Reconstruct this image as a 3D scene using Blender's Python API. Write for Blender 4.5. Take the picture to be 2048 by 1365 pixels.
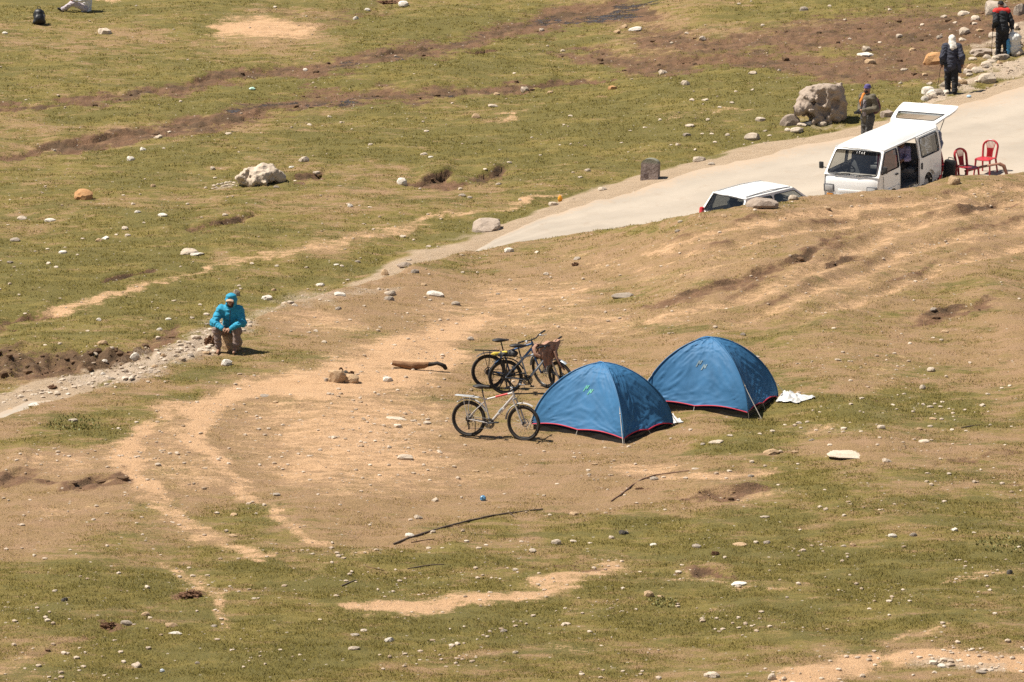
import bpy, bmesh, math, random
import numpy as np
from mathutils import Vector, Matrix, geometry

for o in list(bpy.data.objects):
    bpy.data.objects.remove(o)
SC = bpy.context.scene
COL = SC.collection
R = math.radians

# ------------------------------------------------------------------ camera
F_PX, CX, CY = 7500.0, 1024.0, 682.5          # focal length and centre in photo pixels
CAM_H = 15.1
PITCH = math.atan((682.5 + 807.0) / F_PX)
cam_d = bpy.data.cameras.new('camera')
cam_d.sensor_width = 36.0
cam_d.lens = F_PX / 2048.0 * 36.0
cam_d.clip_start = 1.0
cam_d.clip_end = 8000.0
cam = bpy.data.objects.new('camera', cam_d)
COL.objects.link(cam)
cam.location = (0, 0, CAM_H)
cam.rotation_euler = (math.pi / 2 - PITCH, 0, 0)
SC.camera = cam

# ------------------------------------------------------------------ sky and sun
SUN_EL, SUN_AZ = 60.0, 5.0                   # sun on the left, a little behind the things
sun_dir = Vector((-math.cos(R(SUN_AZ)) * math.cos(R(SUN_EL)), math.sin(R(SUN_AZ)) * math.cos(R(SUN_EL)), math.sin(R(SUN_EL))))
world = bpy.data.worlds.new('World')
SC.world = world
world.use_nodes = True
wn = world.node_tree
sky = wn.nodes.new('ShaderNodeTexSky')
sky.sky_type = 'NISHITA'
sky.sun_disc = False
sky.sun_elevation = R(SUN_EL)
sky.sun_rotation = math.atan2(sun_dir.x, sun_dir.y)
sky.altitude = 3500
sky.air_density = 0.8
sky.dust_density = 0.6
bg = wn.nodes['Background']
bg.inputs['Strength'].default_value = 0.085
warm = wn.nodes.new('ShaderNodeMix')          # the photograph's warm white balance
warm.data_type, warm.blend_type = 'RGBA', 'MULTIPLY'
warm.inputs[0].default_value = 1.0
warm.inputs[7].default_value = (1.25, 1.0, .74, 1)
wn.links.new(sky.outputs['Color'], warm.inputs[6])
wn.links.new(warm.outputs[2], bg.inputs['Color'])
sun_d = bpy.data.lights.new('sun', 'SUN')
sun_d.energy = 4.2
sun_d.angle = R(0.53)
sun_d.color = (1.0, 0.93, 0.82)
sun = bpy.data.objects.new('sun', sun_d)
COL.objects.link(sun)
sun.location = (-40, 60, 80)
sun.rotation_euler = sun_dir.to_track_quat('Z', 'Y').to_euler()

SC.view_settings.view_transform = 'Standard'
SC.view_settings.look = 'None'
SC.view_settings.gamma = 1.0
SC.view_settings.use_curve_mapping = False
SC.view_settings.exposure = 0.98
SC.render.film_transparent = False
SC.cycles.max_bounces = 6
SC.cycles.diffuse_bounces = 3
SC.cycles.glossy_bounces = 3
SC.cycles.transmission_bounces = 6
SC.cycles.transparent_max_bounces = 8
SC.cycles.use_denoising = False

# ------------------------------------------------------------------ noise
_rng = np.random.RandomState(7)
_perm = _rng.permutation(512).astype(np.int64)
_perm = np.concatenate([_perm, _perm])
_g2 = _rng.rand(512) * 2 * np.pi
_g2 = np.stack([np.cos(_g2), np.sin(_g2)], 1)
_g3 = _rng.randn(512, 3)
_g3 /= np.linalg.norm(_g3, axis=1, keepdims=True)


def noise2(x, y, s=1.0, seed=0):
    x = np.asarray(x, float) * s + seed * 17.31
    y = np.asarray(y, float) * s + seed * 7.77
    xi, yi = np.floor(x).astype(np.int64), np.floor(y).astype(np.int64)
    xf, yf = x - xi, y - yi
    u, v = xf * xf * xf * (xf * (xf * 6 - 15) + 10), yf * yf * yf * (yf * (yf * 6 - 15) + 10)

    def g(a, b):
        h = _perm[(_perm[(xi + a) & 511] + yi + b) & 511]
        return _g2[h, 0] * (xf - a) + _g2[h, 1] * (yf - b)
    a = g(0, 0) * (1 - u) + g(1, 0) * u
    b = g(0, 1) * (1 - u) + g(1, 1) * u
    return (a * (1 - v) + b * v) * 1.5


def fbm2(x, y, s=1.0, oct=4, seed=0, gain=0.5):
    r, a = 0.0, 1.0
    for i in range(oct):
        r = r + a * noise2(x, y, s * 2.03 ** i, seed + i)
        a *= gain
    return r


def noise3(P, s=1.0, seed=0):
    P = np.asarray(P, float) * s + seed * 11.13
    I = np.floor(P).astype(np.int64)
    Fr = P - I
    W = Fr * Fr * Fr * (Fr * (Fr * 6 - 15) + 10)
    out = 0
    for a in (0, 1):
        wx = W[..., 0] if a else 1 - W[..., 0]
        for b in (0, 1):
            wy = W[..., 1] if b else 1 - W[..., 1]
            for c in (0, 1):
                wz = W[..., 2] if c else 1 - W[..., 2]
                h = _perm[(_perm[(_perm[(I[..., 0] + a) & 511] + I[..., 1] + b) & 511] + I[..., 2] + c) & 511]
                G = _g3[h]
                d = G[..., 0] * (Fr[..., 0] - a) + G[..., 1] * (Fr[..., 1] - b) + G[..., 2] * (Fr[..., 2] - c)
                out = out + wx * wy * wz * d
    return out * 1.5


def fbm3(P, s=1.0, oct=3, seed=0, gain=0.5):
    r, a = 0.0, 1.0
    for i in range(oct):
        r = r + a * noise3(P, s * 2.03 ** i, seed + i)
        a *= gain
    return r


def sstep(a, b, x):
    t = np.clip((x - a) / (b - a), 0, 1)
    return t * t * (3 - 2 * t)


# ------------------------------------------------------------------ photo pixel <-> place
_cp, _sp = math.cos(PITCH), math.sin(PITCH)


def ray(u, v):
    a, b = (u - CX) / F_PX, -(v - CY) / F_PX
    return np.array([a, _cp + b * _sp, -_sp + b * _cp])


def project(x, y, z):
    dz = z - CAM_H
    f = y * _cp - dz * _sp
    f = np.maximum(f, 0.5)
    up = y * _sp + dz * _cp
    return CX + F_PX * x / f, CY - F_PX * up / f


def soft_plus(t, k=0.5):
    return np.logaddexp(0, t * k) / k


def z_meadow(x, y):
    return -1.08 + 0.06 * soft_plus(y - 85.0) + 0.072 * np.minimum(soft_plus(np.asarray(x, float) - 1.0, .8), 40)


def cast_z(u, v, zf):
    d = ray(u, v)
    t = (CAM_H) / -d[2]
    for _ in range(60):
        y = t * d[1]
        z = zf(t * d[0], y) if callable(zf) else zf
        t = 0.5 * t + 0.5 * (CAM_H - z) / -d[2]
    return t * d[0], t * d[1]


# the crest of the terrace (what hides the near side of the road) and the far edge of the road
E_PX = [(-300, 948, .2), (-100, 874, .2), (0, 836, .22), (150, 790, .25), (300, 745, .25), (400, 702, .25), (480, 655, .22),
        (560, 612, .25), (700, 575, .25), (830, 531, .1), (960, 498, -.15), (1100, 470, .02), (1250, 455, .42),
        (1390, 428, 1.08), (1500, 406, 1.26), (1640, 388, 1.22), (1760, 377, 1.26), (1850, 371, 1.30), (1910, 352, 1.36),
        (2000, 348, 1.34), (2060, 340, 1.32), (2250, 322, 1.4), (2600, 290, 1.7)]
_e = np.array([cast_z(u, v, z) + (z,) for u, v, z in E_PX])
_ex = np.linspace(-60, 60, 2401)
_sl0 = (_e[1, 1] - _e[0, 1]) / (_e[1, 0] - _e[0, 0])
_ey = np.interp(_ex, _e[:, 0], _e[:, 1])
_ey = np.where(_ex < _e[0, 0], _e[0, 1] + (_ex - _e[0, 0]) * 1.0, _ey)
_ey = np.where(_ex > _e[-1, 0], _e[-1, 1] + (_ex - _e[-1, 0]) * 0.9, _ey)
_ez = np.interp(_ex, _e[:, 0], _e[:, 2])
_k = np.exp(-0.5 * (np.arange(-12, 13) / 4.0) ** 2)
_k /= _k.sum()
_ey[12:-12] = np.convolve(_ey, _k, 'same')[12:-12]
_eang = np.cos(np.arctan(np.gradient(_ey, _ex)))
_eang[12:-12] = np.convolve(_eang, np.ones(25) / 25, 'same')[12:-12]

F_PXL = [(-300, 905), (-100, 838), (0, 797), (90, 764)]
F_PXR = [(832, 524), (900, 497), (960, 470), (1050, 434), (1150, 398), (1280, 358), (1400, 324), (1550, 288), (1700, 262),
         (1800, 236), (1900, 202), (2048, 160), (2250, 104), (2600, 20)]
_fl = [cast_z(u, v, z_meadow) for u, v in F_PXL]
_fr = [cast_z(u, v, z_meadow) for u, v in F_PXR]
_mid = []
for x in np.linspace(_fl[-1][0] + 1.5, _fr[0][0] - 0.4, 5):
    _mid.append((x, float(np.interp(x, _ex, _ey)) + 6.2))
_f = np.array(_fl + _mid + _fr)
_fy = np.interp(_ex, _f[:, 0], _f[:, 1])
_fy = np.where(_ex < _f[0, 0], _f[0, 1] + (_ex - _f[0, 0]) * 1.0, _fy)
_fy = np.where(_ex > _f[-1, 0], _f[-1, 1] + (_ex - _f[-1, 0]) * 0.9, _fy)
_fy[12:-12] = np.convolve(_fy, _k, 'same')[12:-12]


def edge_s(x, y):                                   # metres beyond the crest (towards the road)
    return (y - np.interp(x, _ex, _ey)) * np.interp(x, _ex, _eang)


def road_s(x, y):                                   # metres beyond the far edge of the road
    return (y - np.interp(x, _ex, _fy)) * np.interp(x, _ex, _eang)


# scarps: broken turf edges that face the camera (photo line, height)
SCARPS = [([(838, 364), (860, 356), (880, 352), (905, 346)], .22), ([(955, 352), (985, 345), (1015, 335)], .16),
          ([(380, 460), (420, 448), (480, 436), (520, 424)], .12), ([(585, 352), (615, 351), (650, 344)], .13),
          ([(30, 640), (60, 630), (95, 628)], .16), ([(1365, 998), (1410, 988), (1450, 985), (1500, 980), (1530, 974)], .10),
          ([(1290, 612), (1340, 600), (1400, 582), (1460, 566), (1520, 545), (1600, 520), (1690, 470)], .10),
          ([(1830, 640), (1900, 618), (1960, 605), (2010, 585)], .07), ([(0, 965), (40, 945)], .10),
          ([(110, 990), (150, 975), (200, 960), (250, 950)], .10), ([(1430, 1150), (1470, 1155)], .05),
          ([(1380, 1150), (1420, 1145), (1465, 1152)], .06), ([(1640, 535), (1690, 520), (1730, 510)], .08),
          ([(60, 292), (160, 283), (260, 262), (290, 258)], .14), ([(360, 165), (420, 152), (470, 148), (560, 130)], .12),
          ([(740, 108), (790, 98), (870, 96)], .14), ([(1330, 122), (1420, 112), (1530, 128)], .18),
          ([(900, 108), (1010, 96)], .08), ([(380, 250), (480, 234), (560, 205)], .10), ([(1880, 430), (2048, 395)], .09),
          ([(1080, 168), (1110, 164)], .12), ([(200, 560), (320, 536)], .05)]
def ground_smooth(x, y):
    x, y = np.asarray(x, float), np.asarray(y, float)
    s = edge_s(x, y)
    zm = z_meadow(x, np.minimum(y, 400)) + 0.02 * np.maximum(y - 400, 0)
    rs = road_s(x, y)
    # meadow: shallow ditch beside the road, then swells
    sw = sstep(0.3, 6, rs)
    zm = zm + sw * (0.16 * fbm2(x, y, 0.11, 3, 3) + 0.05 * noise2(x, y, 0.45, 8)) - 0.10 * np.exp(-((rs - 0.9) / 0.6) ** 2)
    ze = np.interp(x, _ex, _ez)
    t = np.maximum(-s, 0)
    zt = ze * np.exp(-t / (5.5 + 3.5 * sstep(0, 8, x))) + sstep(0.5, 5, t) * (0.07 * fbm2(x, y, 0.16, 3, 5) + 0.03 * noise2(x, y, 0.6, 9))
    zt = zt + 0.05 * noise2(x, y, 0.5, 13) * np.exp(-t / 1.5)
    # the hillside the photograph was taken from
    zt = zt + 13.2 * np.clip(1 - y / 43.0, 0, 1.0) ** 2
    jag = 0.25 * noise2(x, y, 0.7, 21) + 0.12 * noise2(x, y, 2.2, 22)
    w = sstep(-0.05, 1.15 - .3 * sstep(2, 5, x), s + jag * sstep(-0.5, 1, s))
    return zt * (1 - w) + zm * w


def cast_ground(u, v):
    d = ray(u, v)
    t = np.linspace(40, 150, 4401)
    i = int(np.argmax(CAM_H + t * d[2] <= ground_smooth(t * d[0], t * d[1])))
    return t[i] * d[0], t[i] * d[1]


_scp = [(np.array([cast_ground(u, v) for u, v in pts]), h * .8) for pts, h in SCARPS]


RUTS = [([(1250, 522), (1420, 470), (1560, 440), (1720, 418), (1880, 398), (2060, 378)], .055), ([(1280, 545), (1440, 500), (1580, 465), (1740, 440), (1900, 415), (2060, 396)], .05),
        ([(1330, 640), (1450, 610), (1580, 565), (1700, 505), (1800, 460), (1930, 430), (2060, 412)], .06), ([(1420, 655), (1560, 615), (1690, 560), (1800, 510), (1920, 470), (2060, 445)], .055),
        ([(1560, 660), (1720, 600), (1880, 540), (2060, 490)], .045)]
_rut = [(np.array([cast_ground(u, v) for u, v in pts]), h) for pts, h in RUTS]


def rut_s(x, y, P):
    yl = np.interp(x, P[:, 0], P[:, 1]) + .25 * noise2(x, y, .6, 35)
    dl = np.gradient(P[:, 1], P[:, 0])
    return (y - yl) / np.sqrt(1 + np.interp(x, P[:, 0], dl) ** 2)


def ground_mid(x, y):
    z = ground_smooth(x, y)
    for P, h in _rut:
        m = (x > P[0, 0] - 1) & (x < P[-1, 0] + 8) & (np.abs(y - P[:, 1].mean()) < 25)
        if np.any(m):
            q = rut_s(x[m], y[m], P)
            tp = sstep(-1, 1.2, x[m] - P[0, 0]) * (1 - sstep(.0, .6, edge_s(x[m], y[m])))
            z[m] += h * tp * (.7 * np.exp(-((np.abs(q) - .42) / .2) ** 2) - np.exp(-(q / .24) ** 2)) * (1 + .8 * noise2(x[m], y[m], 1.3, 36))
    for P, h in _scp:
        x0, x1 = P[0, 0], P[-1, 0]
        m = (x > x0 - 0.2) & (x < x1 + 0.2)
        if not np.any(m):
            continue
        xx, yy = x[m], y[m]
        yl = np.interp(xx, P[:, 0], P[:, 1]) + 0.22 * noise2(xx, yy, 1.5, 31)
        sl = (P[-1, 1] - P[0, 1]) / (x1 - x0 + 1e-6)
        s = (yy - yl) / math.sqrt(1 + sl * sl)
        L = x1 - x0
        tp = sstep(-0.15, 0.25 * L, xx - x0) * sstep(-0.15, 0.25 * L, x1 - xx)
        dz = h * tp * (sstep(-0.03, 0.06, s) * np.exp(-np.maximum(s, 0) / 0.9) - 0.35 * np.exp(-((s + 0.15) / 0.22) ** 2))
        z[m] += dz
    return z


def ground_at(x, y):
    return float(ground_mid(np.array([float(x)]), np.array([float(y)]))[0])


def place(u, v):
    """where the sight line of photo pixel (u, v) first meets the ground"""
    d = ray(u, v)
    t = np.linspace(40, 150, 2201)
    z = CAM_H + t * d[2]
    g = ground_mid(t * d[0], t * d[1])
    i = int(np.argmax(z <= g))
    if z[i] > g[i]:
        i = len(t) - 1
    a, b = t[max(i - 1, 0)], t[i]
    for _ in range(16):
        m = (a + b) / 2
        if CAM_H + m * d[2] > ground_at(m * d[0], m * d[1]):
            a = m
        else:
            b = m
    return b * d[0], b * d[1], ground_at(b * d[0], b * d[1])


def px_per_m(y, z=0):
    return F_PX / (y * _cp - (z - CAM_H) * _sp)


# ------------------------------------------------------------------ material helpers
MATS = {}


class NT:
    def __init__(self, name):
        self.m = bpy.data.materials.new(name)
        self.m.use_nodes = True
        self.t = self.m.node_tree
        self.b = self.t.nodes['Principled BSDF']
        self.out = self.t.nodes['Material Output']

    def n(self, kind, **props):
        nd = self.t.nodes.new('ShaderNode' + kind)
        for k, v in props.items():
            setattr(nd, k, v)
        return nd

    def val(self, sock, v):
        if hasattr(v, 'is_output') or isinstance(v, bpy.types.NodeSocket):
            self.t.links.new(v, sock)
        else:
            if isinstance(v, tuple) and len(v) == 3 and sock.type == 'RGBA':
                v = v + (1,)
            sock.default_value = v

    def noise(self, vec, scale, detail=3, rough=0.55, dist=0.0):
        nd = self.n('TexNoise')
        nd.inputs['Scale'].default_value = scale
        nd.inputs['Detail'].default_value = detail
        nd.inputs['Roughness'].default_value = rough
        nd.inputs['Distortion'].default_value = dist
        if vec is not None:
            self.t.links.new(vec, nd.inputs['Vector'])
        return nd.outputs['Fac']

    def math(self, op, a, b=None, clamp=False):
        nd = self.n('Math', operation=op, use_clamp=clamp)
        self.val(nd.inputs[0], a)
        if b is not None:
            self.val(nd.inputs[1], b)
        return nd.outputs[0]

    def mix(self, f, a, b, mode='MIX'):
        nd = self.n('Mix', data_type='RGBA', blend_type=mode)
        self.val(nd.inputs[0], f)
        self.val(nd.inputs[6], a)
        self.val(nd.inputs[7], b)
        return nd.outputs[2]

    def ramp(self, f, lo, hi):
        nd = self.n('MapRange', clamp=True)
        self.val(nd.inputs[0], f)
        nd.inputs[1].default_value = lo
        nd.inputs[2].default_value = hi
        return nd.outputs[0]

    def attr(self, name, kind='GEOMETRY'):
        nd = self.n('Attribute', attribute_name=name, attribute_type=kind)
        return nd

    def coords(self, which='Object'):
        return self.n('TexCoord').outputs[which]

    def bump(self, h, strength=0.5, dist=0.02):
        nd = self.n('Bump')
        nd.inputs['Strength'].default_value = strength
        nd.inputs['Distance'].default_value = dist
        self.t.links.new(h, nd.inputs['Height'])
        self.t.links.new(nd.outputs[0], self.b.inputs['Normal'])

    def set(self, **kw):
        names = {'color': 'Base Color', 'rough': 'Roughness', 'metal': 'Metallic', 'spec': 'Specular IOR Level', 'trans': 'Transmission Weight',
                 'ior': 'IOR', 'alpha': 'Alpha', 'coat': 'Coat Weight', 'sheen': 'Sheen Weight'}
        for k, v in kw.items():
            self.val(self.b.inputs[names[k]], v)
        return self.m


def plain(name, col, rough=0.6, metal=0.0, var=0.18, scale=18.0, bump=0.0, spec=0.5, dirt=None, coat=0.0):
    """a simple procedural surface: base colour, mottled wear, fine relief"""
    if name in MATS:
        return MATS[name]
    t = NT(name)
    co = t.coords()
    n = t.noise(co, scale, 4, 0.6)
    dark = tuple(c * (1 - var) for c in col)
    lite = tuple(min(1, c * (1 + var)) for c in col)
    c = t.mix(t.ramp(n, 0.3, 0.7), dark, lite)
    if dirt:
        n2 = t.noise(co, scale * 0.35, 5, 0.65)
        c = t.mix(t.math('MULTIPLY', t.ramp(n2, 0.52, 0.75), dirt[1]), c, dirt[0])
    t.set(color=c, rough=rough, metal=metal, spec=spec)
    if coat:
        t.set(coat=coat)
    if bump:
        t.bump(t.noise(co, scale * 2.2, 4, 0.6), bump, 0.01)
    MATS[name] = t.m
    return t.m

# ------------------------------------------------------------------ ground: where it is sandy, muddy, wet, lush
def fine_relief(x, y):
    s, rs = edge_s(x, y), road_s(x, y)
    onroad = sstep(0.7, 1.4, s) * (1 - sstep(-0.9, 0.2, rs))
    return (0.045 * noise2(x * .55, y, 1.1, 41) + 0.022 * noise2(x * .6, y, 2.6, 42) + 0.012 * noise2(x * .8, y, 6.0, 43)) * (1 - onroad)


_gm0 = ground_mid


def ground_mid(x, y):
    return _gm0(x, y) + fine_relief(x, y)


def line_mask(u, v, strokes):
    m = np.zeros_like(u)
    for st in strokes:
        pts, r = st[0], st[1]
        val = st[2] if len(st) > 2 else 1.0
        rr = r if isinstance(r, (list, tuple)) else [r] * len(pts)
        best = np.full_like(u, 99.0)
        if len(pts) == 1:
            pts, rr = [pts[0], (pts[0][0] + 1, pts[0][1])], [rr[0]] * 2
        for (a, b), ra, rb in zip(zip(pts[:-1], pts[1:]), rr[:-1], rr[1:]):
            ax, ay, bx, by = a[0] * .5, a[1], b[0] * .5, b[1]
            dx, dy = bx - ax, by - ay
            t = np.clip(((u * .5 - ax) * dx + (v - ay) * dy) / (dx * dx + dy * dy), 0, 1)
            d = np.hypot(u * .5 - ax - t * dx, v - ay - t * dy) / (ra + (rb - ra) * t)
            best = np.minimum(best, d)
        m = np.maximum(m, val * np.clip((1.85 - best) / 1.6, 0, 1))
    return m


SAND = [([(960, 640), (880, 672), (760, 715), (640, 752), (520, 778), (420, 822)], [18, 26, 34, 30, 22, 16], 1.0),
        ([(900, 700), (830, 745), (700, 775), (560, 785)], [20, 32, 26, 16], 1.0),
        ([(430, 812), (395, 850), (400, 890), (440, 930)], [14, 16, 16, 12], 1.0),
        ([(275, 850), (250, 900), (262, 945), (300, 985)], [14, 24, 22, 14], 1.0),
        ([(330, 830), (430, 800)], [12, 14], .75),
        ([(690, 860)], 112, .84), ([(620, 930), (800, 920)], [55, 60], .78), ([(330, 860), (330, 920), (420, 960)], [46, 50, 36], .60), ([(1000, 600), (1150, 585)], [42, 32], .68),
        ([(900, 620), (1050, 640), (1240, 650)], [34, 42, 40], .60), ([(1180, 520), (1320, 560), (1500, 520)], [22, 26, 20], .50),
        ([(700, 650), (600, 640)], [26, 26], .64), ([(700, 1215), (850, 1212), (1020, 1195)], [12, 22, 12], 1.0),
        ([(1010, 1195), (1130, 1160), (1230, 1128)], [12, 18, 20], .85), ([(480, 1105), (560, 1112)], [8, 8], .85),
        ([(330, 1120), (420, 1180), (470, 1250)], [8, 12, 10], .7), ([(390, 1180), (460, 1190)], [8, 6], .8),
        ([(1580, 1362), (1690, 1332), (1760, 1312)], [20, 22, 10], 1.2), ([(1810, 1318), (1930, 1314), (2060, 1326)], [12, 22, 28], 1.2),
        ([(1760, 1285), (1900, 1255)], [5, 6], .7), ([(455, 60), (520, 56), (590, 62)], [20, 24, 18], .95), ([(195, 4), (250, 2)], [5, 4], .8),
        ([(60, 640), (110, 622), (180, 602), (280, 572)], [9, 13, 12, 8], .85),
        ([(280, 572), (430, 540), (560, 500), (690, 482), (830, 455), (960, 420), (1120, 388)], [5, 6, 9, 9, 7, 6, 6], .72),
        ([(430, 524), (560, 505), (640, 490)], [5, 8, 8], .7),
        ([(980, 230), (1060, 222)], [4, 4], .7), ([(1330, 235), (1420, 225), (1500, 222)], [4, 8, 6], .55),
        ([(1290, 510), (1420, 470), (1560, 440), (1720, 418), (1880, 398), (2060, 378)], [10, 13, 13, 11, 10, 10], .72),
        ([(1330, 640), (1450, 610), (1580, 565), (1700, 505), (1800, 460), (1930, 425), (2060, 405)], [12, 15, 17, 18, 15, 13, 12], .66), ([(1500, 640), (1700, 570), (1850, 500), (2060, 450)], [14, 16, 15, 14], .55),
        ([(1240, 940), (1330, 950), (1440, 955), (1540, 935)], [10, 14, 12, 6], .78), ([(1470, 1000), (1560, 990)], [12, 8], .6),
        ([(1640, 1170), (1480, 1172), (1330, 1160)], [4, 8, 8], .6), ([(1900, 1165), (2048, 1140)], [10, 14], .55),
        ([(1650, 850), (1600, 870)], [12, 8], .6), ([(1660, 700), (1560, 640), (1740, 620)], [40, 40, 30], .38),
        ([(1850, 560), (2000, 510)], [34, 30], .34), ([(1000, 950), (800, 980), (640, 985)], [30, 22, 14], .55),
        ([(60, 930), (180, 920)], [22, 24], .62), ([(100, 1030), (260, 1010)], [22, 16], .48), ([(0, 1060)], 30, .45),
        ([(740, 1090), (640, 1140)], [12, 16], .5), ([(1700, 790), (1800, 720)], [16, 16], .48),
        ([(300, 985), (350, 1030), (420, 1080), (520, 1120)], [12, 12, 12, 9], .74), ([(440, 930), (500, 985), (570, 1045), (650, 1085)], [12, 12, 11, 9], .74),
        ([(0, 1340), (60, 1300), (160, 1280)], [20, 12, 6], .55), ([(1100, 1290), (1300, 1310)], [8, 8], .4), ([(1200, 1220), (1080, 1240)], [5, 5], .45)]
MUD = [([(0, 217), (130, 203), (250, 186), (350, 176), (450, 152), (560, 142), (640, 136), (720, 116), (800, 104), (900, 90), (1000, 66), (1100, 38), (1210, 8)],
        [7, 7, 8, 12, 13, 13, 12, 14, 14, 13, 15, 20, 22], 1.0),
       ([(0, 312), (60, 300), (150, 288), (250, 272), (350, 255), (450, 236), (560, 212), (650, 194), (760, 190), (900, 186), (1000, 176), (1110, 166), (1220, 158)],
        [8, 10, 10, 12, 13, 16, 18, 17, 14, 11, 9, 7, 5], 1.0),
       ([(1150, 110), (1300, 130), (1450, 112), (1600, 130), (1750, 150), (1870, 150)], [14, 22, 16, 24, 18, 12], .9),
       ([(1300, 80), (1450, 85), (1600, 70), (1750, 60), (1900, 60), (2060, 40)], [26, 22, 34, 44, 52, 60], .85),
       ([(1180, 20), (1290, 30)], [26, 22], .8), ([(1700, 130), (1800, 110), (1900, 130)], [26, 36, 26], .8),
       ([(845, 366), (880, 360), (930, 366)], [7, 9, 6], 1.0), ([(955, 358), (1010, 345)], [6, 5], .95), ([(905, 370), (950, 366)], [7, 5], .85),
       ([(390, 457), (440, 446), (500, 432)], [3, 3.5, 3], .9), ([(590, 358), (640, 350)], [4, 4], .8),
       ([(40, 645), (75, 636), (100, 632)], [5, 8, 5], .95), ([(0, 655), (40, 645)], [7, 5], .7),
       ([(1370, 995), (1450, 990), (1540, 980)], [6, 7, 6], .95), ([(1300, 612), (1380, 592), (1480, 562), (1560, 540)], [9, 10, 9, 8], .8),
       ([(1600, 505), (1700, 470)], [8, 9], .7), ([(1840, 645), (1900, 628), (1990, 608)], [10, 14, 9], .8), ([(1640, 525), (1720, 515)], [6, 6], .6),
       ([(0, 725), (80, 735), (160, 725), (250, 715), (300, 690), (360, 655)], [34, 36, 30, 22, 16, 8], .8),
       ([(0, 955), (60, 950), (130, 975), (250, 955)], [12, 12, 10, 8], .75), ([(350, 1192), (390, 1188)], [8, 10], .95),
       ([(200, 1252), (230, 1250)], [9, 9], .95), ([(30, 1310), (90, 1295), (180, 1275)], [8, 7, 4], .6), ([(285, 1228)], 5, .7),
       ([(1060, 1140), (1200, 1130)], [8, 10], .55), ([(1370, 1150), (1470, 1160)], [7, 7], .75), ([(110, 1160), (150, 1150)], [6, 5], .6),
       ([(1290, 980)], 4, .9), ([(2030, 968)], 5, .8), ([(1880, 925), (2048, 905)], [5, 6], .6), ([(770, 2), (805, 0)], [8, 8], 1.0),
       ([(350, 180), (250, 195)], [6, 4], .6), ([(640, 60), (700, 30), (760, 20)], [8, 9, 8], .55), ([(560, 20), (680, 30)], [6, 8], .5),
       ([(1000, 1030), (700, 1070)], [4, 4], .3), ([(640, 680), (560, 700)], [10, 8], .3)]
WET = [([(1060, 45), (1150, 38), (1240, 22), (1310, 12)], [9, 11, 13, 10], 1.0), ([(820, 96), (900, 82), (980, 64)], [5, 6, 6], .8),
       ([(680, 128), (760, 122), (820, 112)], [6, 6, 4], .9), ([(470, 220), (560, 206), (650, 198), (740, 196)], [6, 7, 8, 6], 1.0),
       ([(310, 284), (400, 272), (470, 258)], [4, 5, 4], .9), ([(840, 190), (930, 188), (990, 184)], [4, 5, 4], .9), ([(1200, 155), (1320, 148)], [3, 3], .7),
       ([(720, 296), (790, 280), (870, 264)], [3, 4, 3], .55), ([(390, 398), (450, 392)], [3, 3], .5), ([(1440, 118), (1640, 128)], [6, 6], .6),
       ([(560, 160), (600, 158)], [3, 3], .8), ([(1880, 130), (1960, 130)], [4, 4], .5), ([(140, 206), (210, 194)], [3, 3], .6)]
LUSH = [([(1340, 150), (1440, 138), (1540, 150)], [22, 24, 18], 1.0), ([(1000, 280), (1200, 230), (1400, 190), (1560, 185), (1700, 190)], [28, 30, 26, 22, 14], .8),
        ([(740, 60), (860, 50), (960, 40)], [26, 30, 20], .7), ([(850, 130), (1000, 120)], [10, 12], .7), ([(700, 300), (900, 300), (1100, 280)], [24, 24, 24], .6),
        ([(100, 860), (200, 850), (300, 815), (380, 790)], [22, 26, 18, 10], .9), ([(0, 890), (80, 880)], [14, 18], .8), ([(460, 730), (340, 760)], [8, 10], .6),
        ([(1500, 850), (1650, 830), (1800, 815), (1940, 830)], [14, 24, 26, 16], .8), ([(1400, 900), (1560, 880)], [14, 16], .7),
        ([(1700, 960), (1900, 960), (2048, 960)], [34, 40, 40], .6), ([(1150, 1060), (1350, 1050), (1600, 1040)], [26, 34, 30], .65),
        ([(100, 1180), (200, 1170), (60, 1240)], [24, 26, 20], .7), ([(240, 1290), (400, 1270), (560, 1240)], [20, 20, 12], .55),
        ([(420, 1020), (500, 1030)], [12, 12], .5), ([(900, 1060), (1000, 1060)], [16, 18], .6), ([(500, 1130), (560, 1150)], [14, 12], .6),
        ([(100, 240), (300, 225), (480, 210)], [10, 10, 8], .7), ([(1000, 440), (870, 470), (720, 520), (640, 545)], [14, 16, 16, 14], .6),
        ([(860, 530), (960, 520)], [10, 8], .6), ([(0, 600), (100, 560), (220, 520), (420, 470)], [14, 18, 16, 14], .5), ([(200, 620), (330, 590)], [12, 14], .5),
        ([(640, 655), (720, 650)], [8, 8], .45), ([(1320, 455), (1200, 460)], [8, 6], .55), ([(1480, 1280), (1700, 1270), (1950, 1230)], [10, 12, 16], .4),
        ([(130, 770), (0, 790)], [8, 8], .8), ([(330, 170), (420, 150), (350, 80)], [5, 5, 3], .5), ([(400, 55)], 7, 1.0), ([(1560, 960), (1800, 1010), (2060, 1040)], [40, 60, 70], .75), ([(1250, 1060), (1600, 1110), (1900, 1130)], [30, 34, 40], .7), ([(0, 1200), (150, 1190), (300, 1170)], [50, 40, 26], .7), ([(300, 1340), (700, 1320), (1100, 1230)], [22, 26, 22], .5), ([(700, 1130), (900, 1110)], [18, 20], .5), ([(1250, 1250), (1500, 1230)], [20, 16], .45)]
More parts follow.
